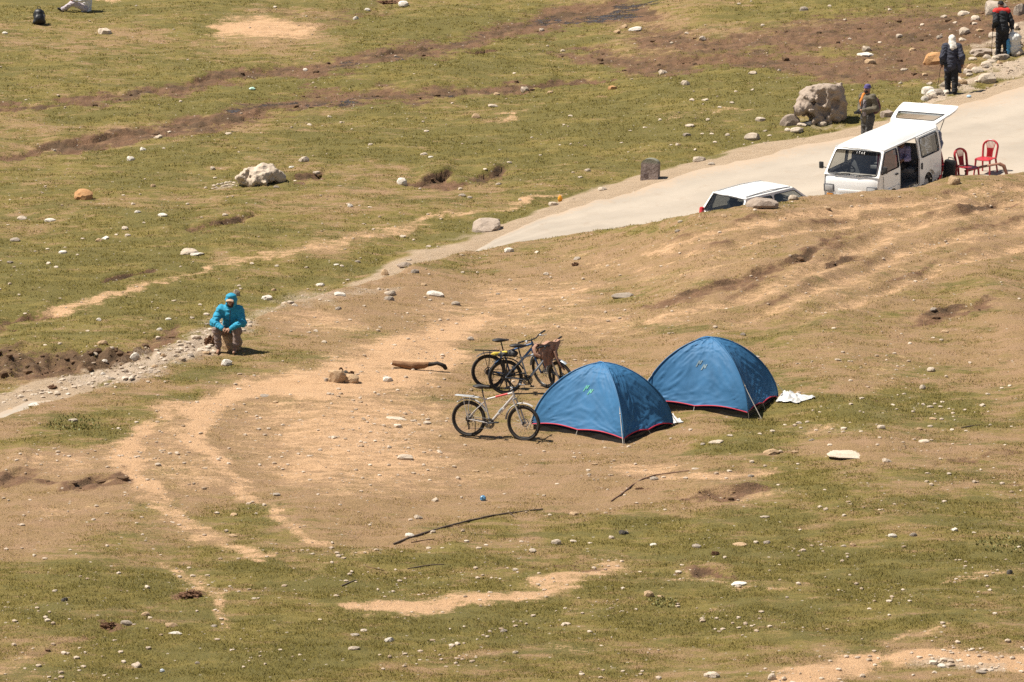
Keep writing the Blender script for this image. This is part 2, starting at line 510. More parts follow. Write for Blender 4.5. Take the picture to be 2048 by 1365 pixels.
DRY = [([(1300, 700), (1500, 600), (1700, 560), (1900, 520), (2060, 480)], [50, 50, 60, 60, 60], .42), ([(1700, 720), (1900, 720), (2060, 700)], [44, 40, 36], .3),
       ([(700, 900), (500, 900)], [110, 80], .8), ([(1100, 560), (1300, 500), (1600, 450), (1900, 420)], [36, 30, 28, 26], .3),
       ([(250, 950), (100, 1020), (0, 1080)], [40, 50, 50], .75), ([(1000, 930), (1200, 950)], [44, 34], .8), ([(560, 60)], 40, .6), ([(900, 330), (700, 340), (500, 320)], [10, 10, 10], .4),
       ([(300, 60), (100, 110), (250, 120)], [16, 14, 14], .35), ([(560, 640), (700, 620), (900, 590)], [26, 26, 28], .6), ([(150, 410), (330, 400)], [16, 14], .4),
       ([(1500, 70), (1300, 40)], [12, 14], .5)]
GRAVEL = [([(0, 806), (100, 778), (200, 756), (300, 728), (400, 690), (480, 650)], [14, 16, 17, 17, 18, 14], 1.0),
          ([(480, 650), (560, 610), (680, 590), (780, 580)], [14, 14, 14, 10], .55), ([(2060, 120), (1980, 150), (1900, 185), (1840, 205)], [16, 14, 10, 6], 1.0),
          ([(1960, 90), (2060, 60)], [16, 20], .7), ([(445, 372)], 7, .7), ([(700, 880), (850, 860)], [60, 50], .35), ([(1850, 1330), (2000, 1340)], [12, 12], .6),
          ([(1500, 870), (1700, 850), (1860, 815)], [10, 14, 10], .35), ([(1600, 245), (1660, 252)], [7, 7], .5), ([(660, 560), (720, 540)], [10, 10], .35)]


def lines(core0, core1, step, far, grow=1.35):
    c = [core0]
    while c[-1] < core1:
        c.append(c[-1] + step(c[-1]))
    lo, hi, d = [], [], step(core0)
    v = core0
    while v > -far:
        d *= grow
        v -= d
        lo.append(v)
    v, d = c[-1], step(core1)
    while v < far:
        d *= grow
        v += d
        hi.append(v)
    return np.array(lo[::-1] + c + hi)


gx = lines(-19.5, 19.5, lambda v: 0.06, 3500)
gy = lines(46.5, 129.0, lambda v: 0.075 + (v - 46.5) / 82.5 * 0.085, 3500)
GX, GY = np.meshgrid(gx, gy)
x_, y_ = GX.ravel(), GY.ravel()
z_ = ground_mid(x_, y_)
core = (y_ > 44) & (y_ < 140) & (np.abs(x_) < 24)
xu, yu = x_[core], y_[core]
wob = np.stack([fbm2(xu, yu, .6, 5, 51, .68), fbm2(xu, yu, .6, 5, 57, .68)], 0)
pu, pv = project(xu, yu, _gm0(xu, yu))
pv0 = pv.copy()
pu = pu + wob[0] * 30
pv = pv + wob[1] * 11


def full(a, out=0.0):
    r = np.full(x_.shape, float(out))
    r[core] = a
    return r


nz_big = fbm2(x_, y_, .12, 4, 61)
nz_mid = fbm2(x_, y_, .7, 4, 65)
sand = full(line_mask(pu, pv, SAND), .2)
mud = full(line_mask(pu, pv, MUD), .0)
wet = full(line_mask(pu, pv, WET), .0)
lush = full(line_mask(pu, pv, LUSH), .3)
dry = full(line_mask(pu, pv, DRY), .3)
grav = full(line_mask(pu, pv, GRAVEL), .0)
es, rs_ = edge_s(x_, y_), road_s(x_, y_)
verge = sstep(0.1, 0.9, es) * (1 - sstep(0.0, 1.1, rs_ + 0.5 * nz_mid))           # bare ground along and under the road
beyond = sstep(0.5, 1.5, es)
low_turf = full((.05 + sstep(900, 1180, pv0 + 60 * wob[1]) * .23), 0)
green = np.clip(0.46 * beyond + low_turf + 0.27 + 0.6 * lush - 0.55 * dry + 0.35 * nz_big + 0.12 * nz_mid, 0, 1)
scar = np.zeros_like(x_)  # bare earth on the scarp faces, also the mask for their painted shade
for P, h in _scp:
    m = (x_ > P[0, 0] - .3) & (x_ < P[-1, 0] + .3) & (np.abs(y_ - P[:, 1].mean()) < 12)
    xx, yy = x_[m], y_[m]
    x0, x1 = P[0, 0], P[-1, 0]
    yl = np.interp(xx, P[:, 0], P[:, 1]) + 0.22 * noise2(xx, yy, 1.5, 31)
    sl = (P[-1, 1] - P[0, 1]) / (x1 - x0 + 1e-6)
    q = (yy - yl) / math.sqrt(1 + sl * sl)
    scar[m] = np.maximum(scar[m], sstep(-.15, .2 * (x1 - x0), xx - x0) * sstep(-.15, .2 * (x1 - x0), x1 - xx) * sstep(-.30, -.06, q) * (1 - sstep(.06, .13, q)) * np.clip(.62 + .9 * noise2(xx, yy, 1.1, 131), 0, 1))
mud = np.maximum(mud, scar * 1.15)  # mud colour here also paints in the overhang shade of the scarps
for P, h in _rut:
    m = (x_ > P[0, 0] - 1) & (x_ < P[-1, 0] + 8) & (np.abs(y_ - P[:, 1].mean()) < 25)
    q = rut_s(x_[m], y_[m], P)
    tp = sstep(-1, 1.2, x_[m] - P[0, 0]) * (1 - sstep(-.3, .1, es[m]))
    sand[m] = np.maximum(sand[m], tp * .66 * np.exp(-(q / .36) ** 2))
    mud[m] = np.maximum(mud[m], tp * .66 * np.exp(-((q - .34) / .16) ** 2) * np.clip(.5 + 1.4 * noise2(x_[m], y_[m], .8, 37), 0, 1))
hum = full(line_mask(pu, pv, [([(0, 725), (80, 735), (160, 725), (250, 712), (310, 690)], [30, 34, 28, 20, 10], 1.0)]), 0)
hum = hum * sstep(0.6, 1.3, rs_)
dark = np.clip(np.maximum(np.maximum(hum * .70, scar * .75), mud * beyond * (.50 + .6 * fbm2(x_ * .6, y_, 1.4, 3, 171))), 0, 1)  # dark soil on hummocks and channels, plus painted shade along the scarps
cl = noise2(x_, y_, 1.9, 71)
z_ += hum * (0.34 * np.maximum(np.abs(cl) - .12, 0) + 0.12 * noise2(x_, y_, 4.1, 72))
rough = mud * (1 - wet)
z_ += rough * (0.08 * noise2(x_, y_, 2.6, 75) + 0.055 * noise2(x_, y_, 6.0, 76)) - 0.10 * mud * beyond
grit = grav * (1 - sstep(0.9, 1.2, es) * (1 - sstep(-.9, 0, rs_)))
z_ += grit * (0.04 * noise2(x_, y_, 5.0, 78) + 0.03 * np.abs(noise2(x_, y_, 9.0, 79)))


def grid_object(name, X, Y, Z, mat, attrs=(), smooth=True):
    ny, nx = X.shape
    me = bpy.data.meshes.new(name)
    co = np.stack([X.ravel(), Y.ravel(), Z.ravel()], 1).astype(np.float32)
    i = np.arange(nx * ny).reshape(ny, nx)
    q = np.stack([i[:-1, :-1], i[:-1, 1:], i[1:, 1:], i[1:, :-1]], -1).reshape(-1, 4)
    me.vertices.add(len(co))
    me.vertices.foreach_set('co', co.ravel())
    me.loops.add(q.size)
    me.loops.foreach_set('vertex_index', q.ravel().astype(np.int32))
    me.polygons.add(len(q))
    me.polygons.foreach_set('loop_start', np.arange(0, q.size, 4, dtype=np.int32))
    if smooth:
        me.polygons.foreach_set('use_smooth', np.ones(len(q), bool))
    for nm, a in attrs:
        at = me.attributes.new(nm, 'FLOAT', 'POINT')
        at.data.foreach_set('value', np.asarray(a, np.float32))
    me.update(calc_edges=True)
    me.materials.append(mat)
    o = bpy.data.objects.new(name, me)
    COL.objects.link(o)
    return o


def ground_material():
    t = NT('ground')
    P = t.coords()
    A = lambda n: t.attr(n).outputs['Fac']
    mp_ = t.n('Mapping')
    mp_.inputs['Scale'].default_value = (.45, 1, 1)
    t.t.links.new(P, mp_.inputs[0])
    P2 = mp_.outputs[0]
    n_f = t.noise(P, 20, 5, .72)
    n_ff = t.noise(P, 70, 3, .6)
    n_m = t.noise(P2, 4.2, 7, .74)
    n_b = t.noise(P2, 1.3, 5, .65)
    # turf
    g = t.math('ADD', A('green'), t.math('MULTIPLY', t.math('SUBTRACT', n_m, .5), 2.1))
    g = t.math('ADD', g, t.math('MULTIPLY', t.math('SUBTRACT', n_b, .5), 1.1))
    lushc = t.mix(t.ramp(n_f, .3, .7), (.160, .126, .031), (.235, .182, .052))
    dryc = t.mix(t.ramp(n_f, .3, .7), (.232, .148, .070), (.345, .224, .114))
    soilc = t.mix(t.ramp(n_ff, .3, .7), (.275, .165, .090), (.385, .248, .150))
    n_b2 = t.noise(P2, 1.0, 6, .70, .3)
    n_b3 = t.noise(P2, 3.0, 6, .70, .3)
    deep = t.mix(t.ramp(n_f, .3, .7), (.100, .088, .023), (.160, .134, .037))
    turf = t.mix(t.ramp(g, .30, .72), dryc, lushc)
    turf = t.mix(t.math('MULTIPLY', t.ramp(t.math('ADD', n_b3, t.math('MULTIPLY', g, -.11)), .46, .56), .66), turf, soilc)
    turf = t.mix(t.math('MULTIPLY', t.ramp(t.math('ADD', n_b2, t.math('MULTIPLY', g, .26)), .64, .76), .80), turf, deep)
    # soil; mud and dark also carry shade painted along the scarps
    sandc = t.mix(t.ramp(n_m, .3, .7), (.51, .312, .170), (.62, .405, .235))
    sandc = t.mix(t.ramp(n_ff, .35, .75), sandc, (.44, .27, .148))
    s = t.math('ADD', A('sand'), t.math('MULTIPLY', t.math('SUBTRACT', n_m, .5), 1.9))
    s = t.math('ADD', s, t.math('MULTIPLY', t.math('SUBTRACT', n_f, .5), 1.1))
    c = t.mix(t.ramp(s, .48, .84), turf, sandc)
    mudc = t.mix(t.ramp(n_f, .3, .7), (.115, .062, .034), (.225, .128, .072))
    m = t.math('ADD', A('mud'), t.math('MULTIPLY', t.math('SUBTRACT', n_m, .5), 1.7))
    m = t.math('ADD', m, t.math('MULTIPLY', t.math('SUBTRACT', n_f, .5), .6))
    mf = t.ramp(m, .40, .72)
    c = t.mix(mf, c, mudc)
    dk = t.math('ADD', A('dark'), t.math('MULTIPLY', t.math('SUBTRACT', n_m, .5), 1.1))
    c = t.mix(t.math('MULTIPLY', t.ramp(dk, .35, .75), .85), c, t.mix(t.ramp(n_f, .3, .7), (.062, .040, .022), (.125, .078, .042)))  # dark soil, with scarp shade put into the colour
    gv = t.math('ADD', A('gravel'), t.math('MULTIPLY', t.math('SUBTRACT', n_f, .5), .8))
    gravc = t.mix(t.ramp(n_ff, .3, .7), (.33, .245, .17), (.52, .42, .32))
    c = t.mix(t.ramp(gv, .35, .75), c, gravc)
    vg = t.math('ADD', A('verge'), t.math('MULTIPLY', t.math('SUBTRACT', n_f, .5), .6))
    vergec = t.mix(t.ramp(n_m, .35, .7), (.35, .255, .165), (.43, .325, .225))
    c = t.mix(t.ramp(vg, .4, .8), c, vergec)
    # pale grit that is too small to build
    vo = t.n('TexVoronoi', feature='F1')
    vo.inputs['Scale'].default_value = 9.0
    t.t.links.new(P, vo.inputs['Vector'])
    sep = t.n('SeparateColor')
    t.t.links.new(vo.outputs['Color'], sep.inputs[0])
    spot = t.math('MULTIPLY', t.math('LESS_THAN', vo.outputs['Distance'], .22), t.math('GREATER_THAN', sep.outputs[0], .93))
    c = t.mix(t.math('MULTIPLY', spot, .75), c, (.47, .40, .32))
    # standing water and wet mud
    w = t.math('ADD', A('wet'), t.math('MULTIPLY', t.math('SUBTRACT', n_m, .5), 1.6))
    w = t.math('ADD', w, t.math('MULTIPLY', t.math('SUBTRACT', n_f, .5), 1.4))
    wf = t.ramp(w, .92, 1.10)
    c = t.mix(wf, c, (.075, .062, .055))
    rg = t.mix(wf, (.93, .93, .93), (.26, .26, .26))
    t.set(color=c, rough=rg, spec=.3)
    h = t.math('ADD', t.math('MULTIPLY', n_f, 1.0), t.math('MULTIPLY', n_ff, .5))
    h = t.math('ADD', h, t.math('MULTIPLY', n_m, 2.0))
    h = t.math('MULTIPLY', h, t.math('SUBTRACT', 1.0, wf))
    t.bump(h, .9, .045)
    return t.m


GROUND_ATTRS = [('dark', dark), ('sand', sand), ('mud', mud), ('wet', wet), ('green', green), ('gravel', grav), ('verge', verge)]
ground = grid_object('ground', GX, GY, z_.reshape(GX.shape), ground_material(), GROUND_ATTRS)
ground['kind'] = 'structure'

# ------------------------------------------------------------------ road
rx = np.concatenate([np.linspace(-60, -14, 60)[:-1], np.linspace(-14, 22, 420), np.linspace(22, 60, 50)[1:]])
rt = np.linspace(0, 1, 24)
RX, RT = np.meshgrid(rx, rt)
near = np.interp(RX, _ex, _ey) + (1.25 + 0.10 * noise2(RX, RX * 0, .8, 81)) / np.interp(RX, _ex, _eang)
farr = np.interp(RX, _ex, _fy) - (0.85 + 0.22 * noise2(RX, RX * 0, .9, 82) + .12 * noise2(RX, RX * 0, 3.1, 83)) / np.interp(RX, _ex, _eang)
RY = near + (farr - near) * RT
RZ = _gm0(RX.ravel(), RY.ravel()).reshape(RX.shape) + 0.014 + 0.02 * np.sin(np.pi * RT)
tr = NT('road_surface')
P = tr.coords()
n1, n2, n3 = tr.noise(P, .55, 4, .6), tr.noise(P, 9, 5, .7), tr.noise(P, 60, 2, .5)
rc = tr.mix(tr.ramp(n1, .3, .7), (.312, .268, .217), (.385, .330, .268))
rc = tr.mix(tr.math('MULTIPLY', tr.ramp(n2, .5, .75), .45), rc, (.33, .26, .19))
rc = tr.mix(tr.math('MULTIPLY', tr.ramp(n3, .5, .7), .22), rc, (.28, .24, .20))
ac = tr.attr('across').outputs['Fac']
wob_r = tr.math('ADD', ac, tr.math('MULTIPLY', tr.math('SUBTRACT', n1, .5), .16))
trk = tr.math('SINE', tr.math('MULTIPLY', wob_r, 25.0))
rc = tr.mix(tr.math('MULTIPLY', tr.ramp(trk, .1, 1.0), .28), rc, (.45, .385, .31))
nst = tr.noise(P, 1.9, 5, .7, .5)
rc = tr.mix(tr.math('MULTIPLY', tr.ramp(nst, .56, .72), .5), rc, (.30, .235, .175))
edge_d = tr.math('ABSOLUTE', tr.math('SUBTRACT', wob_r, .5))
rc = tr.mix(tr.math('MULTIPLY', tr.ramp(tr.math('ADD', edge_d, tr.math('MULTIPLY', tr.math('SUBTRACT', n2, .5), .25)), .40, .52), .7), rc, (.42, .30, .20))
tr.set(color=rc, rough=.88, spec=.3)
tr.bump(n2, .25, .01)
road = grid_object('road', RX, RY, RZ, tr.m, [('across', RT.ravel())])
road['kind'] = 'structure'

# ------------------------------------------------------------------ short turf: blades, one mass nobody could count
rs = np.random.RandomState(11)


def ground_lookup(px, py, arr):
    ix = np.clip(np.searchsorted(gx, px) - 1, 0, len(gx) - 2)
    iy = np.clip(np.searchsorted(gy, py) - 1, 0, len(gy) - 2)
    fx = (px - gx[ix]) / (gx[ix + 1] - gx[ix])
    fy = (py - gy[iy]) / (gy[iy + 1] - gy[iy])
    G = arr.reshape(GX.shape)
    return (G[iy, ix] * (1 - fx) + G[iy, ix + 1] * fx) * (1 - fy) + (G[iy + 1, ix] * (1 - fx) + G[iy + 1, ix + 1] * fx) * fy


def blades_mesh(name, X, Y, Z, H, W, tint, mat, per=5, spread=.05):
    n = len(X)
    k = np.repeat(np.arange(n), per)
    m = len(k)
    ang = rs.rand(m) * 2 * np.pi
    off = rs.randn(m, 2) * spread
    bx, by, bz = X[k] + off[:, 0], Y[k] + off[:, 1], Z[k] - .006
    h = H[k] * (.6 + .7 * rs.rand(m))
    w = W[k] * (.7 + .6 * rs.rand(m))
    lean = rs.randn(m, 2) * .45
    c, s = np.cos(ang) * w / 2, np.sin(ang) * w / 2
    V = np.empty((m, 3, 3), np.float32)
    V[:, 0] = np.stack([bx - c, by - s, bz], 1)
    V[:, 1] = np.stack([bx + c, by + s, bz], 1)
    V[:, 2] = np.stack([bx + lean[:, 0] * h, by + lean[:, 1] * h, bz + h], 1)
    me = bpy.data.meshes.new(name)
    me.vertices.add(m * 3)
    me.vertices.foreach_set('co', V.ravel())
    me.loops.add(m * 3)
    me.loops.foreach_set('vertex_index', np.arange(m * 3, dtype=np.int32))
    me.polygons.add(m)
    me.polygons.foreach_set('loop_start', np.arange(0, m * 3, 3, dtype=np.int32))
    at = me.attributes.new('tint', 'FLOAT', 'POINT')
    at.data.foreach_set('value', np.repeat(np.clip(tint[k] + .16 * rs.randn(m), 0, 1), 3).astype(np.float32))
    me.update(calc_edges=True)
    me.polygons.foreach_set('use_smooth', np.ones(m, bool))
    nr = np.repeat(np.stack([lean[:, 0] * .5, lean[:, 1] * .5 - .15, np.ones(m)], 1), 3, axis=0)
    me.normals_split_custom_set_from_vertices((nr / np.linalg.norm(nr, axis=1, keepdims=True)).tolist())
    me.materials.append(mat)
    o = bpy.data.objects.new(name, me)
    COL.objects.link(o)
    return o


tg = NT('turf_blades')
ta = tg.attr('tint').outputs['Fac']
gc = tg.mix(tg.ramp(ta, .15, .55), (.38, .248, .120), (.300, .230, .074))
gc = tg.mix(tg.ramp(ta, .5, .95), gc, (.205, .172, .046))
tg.set(color=gc, rough=.85, spec=.2)
ttr = tg.n('BsdfTranslucent')
tg.val(ttr.inputs[0], gc)
tmx = tg.n('MixShader')
tmx.inputs[0].default_value = .45
tg.t.links.new(tg.b.outputs[0], tmx.inputs[1])
tg.t.links.new(ttr.outputs[0], tmx.inputs[2])
tg.t.links.new(tmx.outputs[0], tg.out.inputs[0])
NTUFT = 400000
d_ = rs.rand(NTUFT)
ty = 47 / (1 - d_ * (1 - 47 / 128.0))                       # more tufts where they show larger
tx = (rs.rand(NTUFT) * 2 - 1) * np.minimum(.152 * ty + .6, 19)
tgreen, tsand, tmud = ground_lookup(tx, ty, green), ground_lookup(tx, ty, sand), ground_lookup(tx, ty, mud)
tverge, tgrav = ground_lookup(tx, ty, verge), ground_lookup(tx, ty, grav)
patch = fbm2(tx * .5, ty, 1.6, 5, 91, .6)
pr = np.clip(.16 + .75 * tgreen + 1.3 * patch, 0.015, 1) * (1 - sstep(.35, .75, tsand + .25 * patch)) * (1 - .8 * sstep(.4, .8, tmud)) * (1 - sstep(.1, .5, tverge)) * (1 - .9 * sstep(.3, .8, tgrav))
keep = rs.rand(NTUFT) < pr
tx, ty, tgreen, patch = tx[keep], ty[keep], tgreen[keep], patch[keep]
tz = ground_lookup(tx, ty, z_)
th = (.016 + .020 * np.clip(tgreen + .5 * patch, 0, 1)) * (.8 + .3 * rs.rand(len(tx))) * (1 + (ty - 60) / 160)
tw = np.full(len(tx), .011) * (ty / 60)
grass = blades_mesh('grass', tx, ty, tz, th, tw, np.clip(.15 + .75 * tgreen + .35 * patch, 0, 1), tg.m)
grass['kind'] = 'stuff'
grass['label'] = 'short dry and green turf covering the meadow and the terrace'
grass['category'] = 'grass'
print('tufts', len(tx))


def ground_at(x, y):
    return float(ground_lookup(np.array([float(x)]), np.array([float(y)]), z_)[0])


_T = np.linspace(44, 150, 2121)


def place(u, v, h=0.0):
    """where the sight line of photo pixel (u, v) first comes down to h metres above the ground"""
    d = ray(u, v)
    g = CAM_H + _T * d[2] - h - ground_lookup(_T * d[0], _T * d[1], z_)
    i = int(np.argmax(g <= 0)) or len(_T) - 1
    t = np.linspace(_T[i - 1], _T[i], 26)
    g = CAM_H + t * d[2] - h - ground_lookup(t * d[0], t * d[1], z_)
    j = int(np.argmax(g <= 0))
    return t[j] * d[0], t[j] * d[1], CAM_H + t[j] * d[2]


def place_low(u, v, h=0.0):
    """the same for things standing on the road level, behind the bank"""
    d = ray(u, v)
    g = CAM_H + _T * d[2] - h - z_meadow(_T * d[0], _T * d[1])
    i = int(np.argmax(g <= 0))
    t = np.linspace(_T[i - 1], _T[i], 26)
    j = int(np.argmax(CAM_H + t * d[2] - h - z_meadow(t * d[0], t * d[1]) <= 0))
    return t[j] * d[0], t[j] * d[1], CAM_H + t[j] * d[2]

# ------------------------------------------------------------------ mesh helpers
def frame_of(d):
    d = np.asarray(d, float)
    d = d / (np.linalg.norm(d) + 1e-12)
    a = np.array([0, 0, 1.0]) if abs(d[2]) < .9 else np.array([1.0, 0, 0])
    u = np.cross(a, d)
    u /= np.linalg.norm(u)
    return u, np.cross(d, u), d


class MB:
    def __init__(self):
        self.v, self.f = [], []

    def add(self, verts, faces):
        n = len(self.v)
        self.v.extend([tuple(map(float, p)) for p in verts])
        self.f.extend([tuple(int(i) + n for i in f) for f in faces])
        return self

    def box(self, c, s, m=None):
        x, y, z = s[0] / 2, s[1] / 2, s[2] / 2
        P = [(-x, -y, -z), (x, -y, -z), (x, y, -z), (-x, y, -z), (-x, -y, z), (x, -y, z), (x, y, z), (-x, y, z)]
        P = [Vector(p) for p in P]
        if m is not None:
            P = [m @ p for p in P]
        c = Vector(c)
        return self.add([p + c for p in P], [(0, 3, 2, 1), (4, 5, 6, 7), (0, 1, 5, 4), (1, 2, 6, 5), (2, 3, 7, 6), (3, 0, 4, 7)])

    def rbox(self, c, s, r=.02, m=None, seg=2):
        bm = bmesh.new()
        bmesh.ops.create_cube(bm, size=1)
        for v in bm.verts:
            v.co = Vector((v.co.x * s[0], v.co.y * s[1], v.co.z * s[2]))
        bmesh.ops.bevel(bm, geom=bm.edges[:], offset=min(r, min(s) * .45), segments=seg, affect='EDGES', profile=.5)
        bm.verts.index_update()
        c = Vector(c)
        P = [(m @ v.co if m is not None else v.co) + c for v in bm.verts]
        Fc = [[v.index for v in f.verts] for f in bm.faces]
        bm.free()
        return self.add(P, Fc)

    def tube(self, pts, r, n=8, closed=False, caps=True, flat=1.0):
        pts = [np.asarray(p, float) for p in pts]
        rr = r if isinstance(r, (list, tuple, np.ndarray)) else [r] * len(pts)
        N = len(pts)
        V = []
        u0 = None
        for i, p in enumerate(pts):
            if closed:
                d = pts[(i + 1) % N] - pts[i - 1]
            else:
                d = pts[min(i + 1, N - 1)] - pts[max(i - 1, 0)]
            d = d / (np.linalg.norm(d) + 1e-12)
            if u0 is None:
                u0 = frame_of(d)[0]
            u = u0 - d * np.dot(u0, d)
            u /= np.linalg.norm(u) + 1e-12
            u0 = u
            w = np.cross(d, u)
            for k in range(n):
                a = 2 * math.pi * k / n
                V.append(p + rr[i] * (math.cos(a) * u + math.sin(a) * w * flat))
        Fc = []
        for i in range(N if closed else N - 1):
            j = (i + 1) % N
            for k in range(n):
                l = (k + 1) % n
                Fc.append((i * n + k, i * n + l, j * n + l, j * n + k))
        if caps and not closed:
            Fc.append(tuple(range(n - 1, -1, -1)))
            Fc.append(tuple((N - 1) * n + k for k in range(n)))
        return self.add(V, Fc)

    def ring(self, c, axis, R_, r, n=40, m=8, flat=1.0):
        u, w, d = frame_of(axis)
        c = np.asarray(c, float)
        V, Fc = [], []
        for i in range(n):
            a = 2 * math.pi * i / n
            e = math.cos(a) * u + math.sin(a) * w
            for k in range(m):
                b = 2 * math.pi * k / m
                V.append(c + e * (R_ + r * math.cos(b)) + d * r * flat * math.sin(b))
        for i in range(n):
            j = (i + 1) % n
            for k in range(m):
                l = (k + 1) % m
                Fc.append((i * m + k, j * m + k, j * m + l, i * m + l))
        return self.add(V, Fc)

    def ball(self, c, r, n=12, m=8):
        r = r if isinstance(r, (tuple, list)) else (r, r, r)
        V, Fc = [], []
        for j in range(m + 1):
            p = math.pi * j / m
            for i in range(n):
                a = 2 * math.pi * i / n
                V.append((c[0] + r[0] * math.sin(p) * math.cos(a), c[1] + r[1] * math.sin(p) * math.sin(a), c[2] + r[2] * math.cos(p)))
        for j in range(m):
            for i in range(n):
                k = (i + 1) % n
                Fc.append((j * n + i, (j + 1) * n + i, (j + 1) * n + k, j * n + k))
        return self.add(V, Fc)

    def grid(self, P, flip=False):
        P = np.asarray(P, float)
        ny, nx = P.shape[:2]
        Fc = []
        for j in range(ny - 1):
            for i in range(nx - 1):
                q = (j * nx + i, j * nx + i + 1, (j + 1) * nx + i + 1, (j + 1) * nx + i)
                Fc.append(q[::-1] if flip else q)
        return self.add(P.reshape(-1, 3), Fc)

    def panel(self, outer, holes, mapf, th=0.0, normal=None):
        """flat outline with holes, carried into 3-D by mapf; th gives it thickness along normal"""
        loops = [list(outer)] + [list(h) for h in holes]
        tri = geometry.tessellate_polygon([[Vector((p[0], p[1], 0)) for p in l] for l in loops])
        flat = [p for l in loops for p in l]
        A = [np.asarray(mapf(*p), float) for p in flat]
        if not th:
            return self.add(A, tri)
        nrm = np.asarray(normal, float)
        B = [a - nrm * th for a in A]
        n = len(A)
        Fc = [tuple(t) for t in tri] + [tuple(i + n for i in t[::-1]) for t in tri]
        k = 0
        for l in loops:
            for i in range(len(l)):
                a, b = k + i, k + (i + 1) % len(l)
                Fc.append((a, b, b + n, a + n))
            k += len(l)
        return self.add(A + B, Fc)

    def xform(self, M):
        self.v = [tuple(M @ Vector(p)) for p in self.v]
        return self

    def build(self, name, mat, parent=None, smooth=True, angle=40, loc=None):
        me = bpy.data.meshes.new(name)
        me.from_pydata(self.v, [], self.f)
        bm = bmesh.new()
        bm.from_mesh(me)
        bmesh.ops.recalc_face_normals(bm, faces=bm.faces[:])
        bm.to_mesh(me)
        bm.free()
        if smooth:
            me.polygons.foreach_set('use_smooth', np.ones(len(me.polygons), bool))
            me.set_sharp_from_angle(angle=R(angle))
        for m in (mat if isinstance(mat, (list, tuple)) else [mat]):
            me.materials.append(m)
        o = bpy.data.objects.new(name, me)
        COL.objects.link(o)
        if parent is not None:
            o.parent = parent
        if loc is not None:
            o.location = loc
        return o


def thing(name, label, cat, loc=(0, 0, 0), rot=(0, 0, 0), group=None):
    o = bpy.data.objects.new(name, None)
    o.empty_display_size = .2
    COL.objects.link(o)
    o.location, o.rotation_euler = loc, rot
    return tag(o, label, cat, group)


def tag(o, label, cat, group=None):
    o['label'], o['category'] = label, cat
    if group:
        o['group'] = group
    return o


place_h = place


# ------------------------------------------------------------------ implicit shapes -> one continuous mesh
def surface_nets(f, org, h):
    ins = f < 0
    nx, ny, nz = f.shape
    C = [(a, b, c) for a in (0, 1) for b in (0, 1) for c in (0, 1)]
    cnt = sum(ins[a:nx - 1 + a, b:ny - 1 + b, c:nz - 1 + c].astype(np.int8) for a, b, c in C)
    act = (cnt > 0) & (cnt < 8)
    I = np.argwhere(act)
    idx = np.full(act.shape, -1, np.int64)
    idx[act] = np.arange(len(I))
    vals = {c: f[I[:, 0] + c[0], I[:, 1] + c[1], I[:, 2] + c[2]] for c in C}
    acc, num = np.zeros((len(I), 3)), np.zeros(len(I))
    for a in C:
        for ax in range(3):
            if a[ax]:
                continue
            b = list(a)
            b[ax] = 1
            b = tuple(b)
            va, vb = vals[a], vals[b]
            m = (va < 0) != (vb < 0)
            t = np.where(m, va / np.where(np.abs(va - vb) < 1e-9, 1e-9, va - vb), 0)
            p = np.array(a, float)[None] + t[:, None] * (np.array(b) - np.array(a))[None]
            acc += p * m[:, None]
            num += m
    V = (I + acc / np.maximum(num, 1)[:, None]) * h + org
    Q = []
    for ax in range(3):
        o1, o2 = [(1, 2), (2, 0), (0, 1)][ax]
        s0 = [slice(None)] * 3
        s1 = [slice(None)] * 3
        s0[ax], s1[ax] = slice(0, -1), slice(1, None)
        ch = ins[tuple(s0)] != ins[tuple(s1)]
        E = np.argwhere(ch)
        E = E[(E[:, o1] > 0) & (E[:, o2] > 0) & (E[:, o1] < f.shape[o1] - 1) & (E[:, o2] < f.shape[o2] - 1)]
        if not len(E):
            continue

        def cell(d1, d2):
            e = E.copy()
            e[:, o1] -= d1
            e[:, o2] -= d2
            return idx[e[:, 0], e[:, 1], e[:, 2]]
        q = np.stack([cell(1, 1), cell(0, 1), cell(0, 0), cell(1, 0)], 1)
        fl = ~ins[E[:, 0], E[:, 1], E[:, 2]]
        q[fl] = q[fl][:, ::-1]
        Q.append(q)
    return V, np.concatenate(Q)


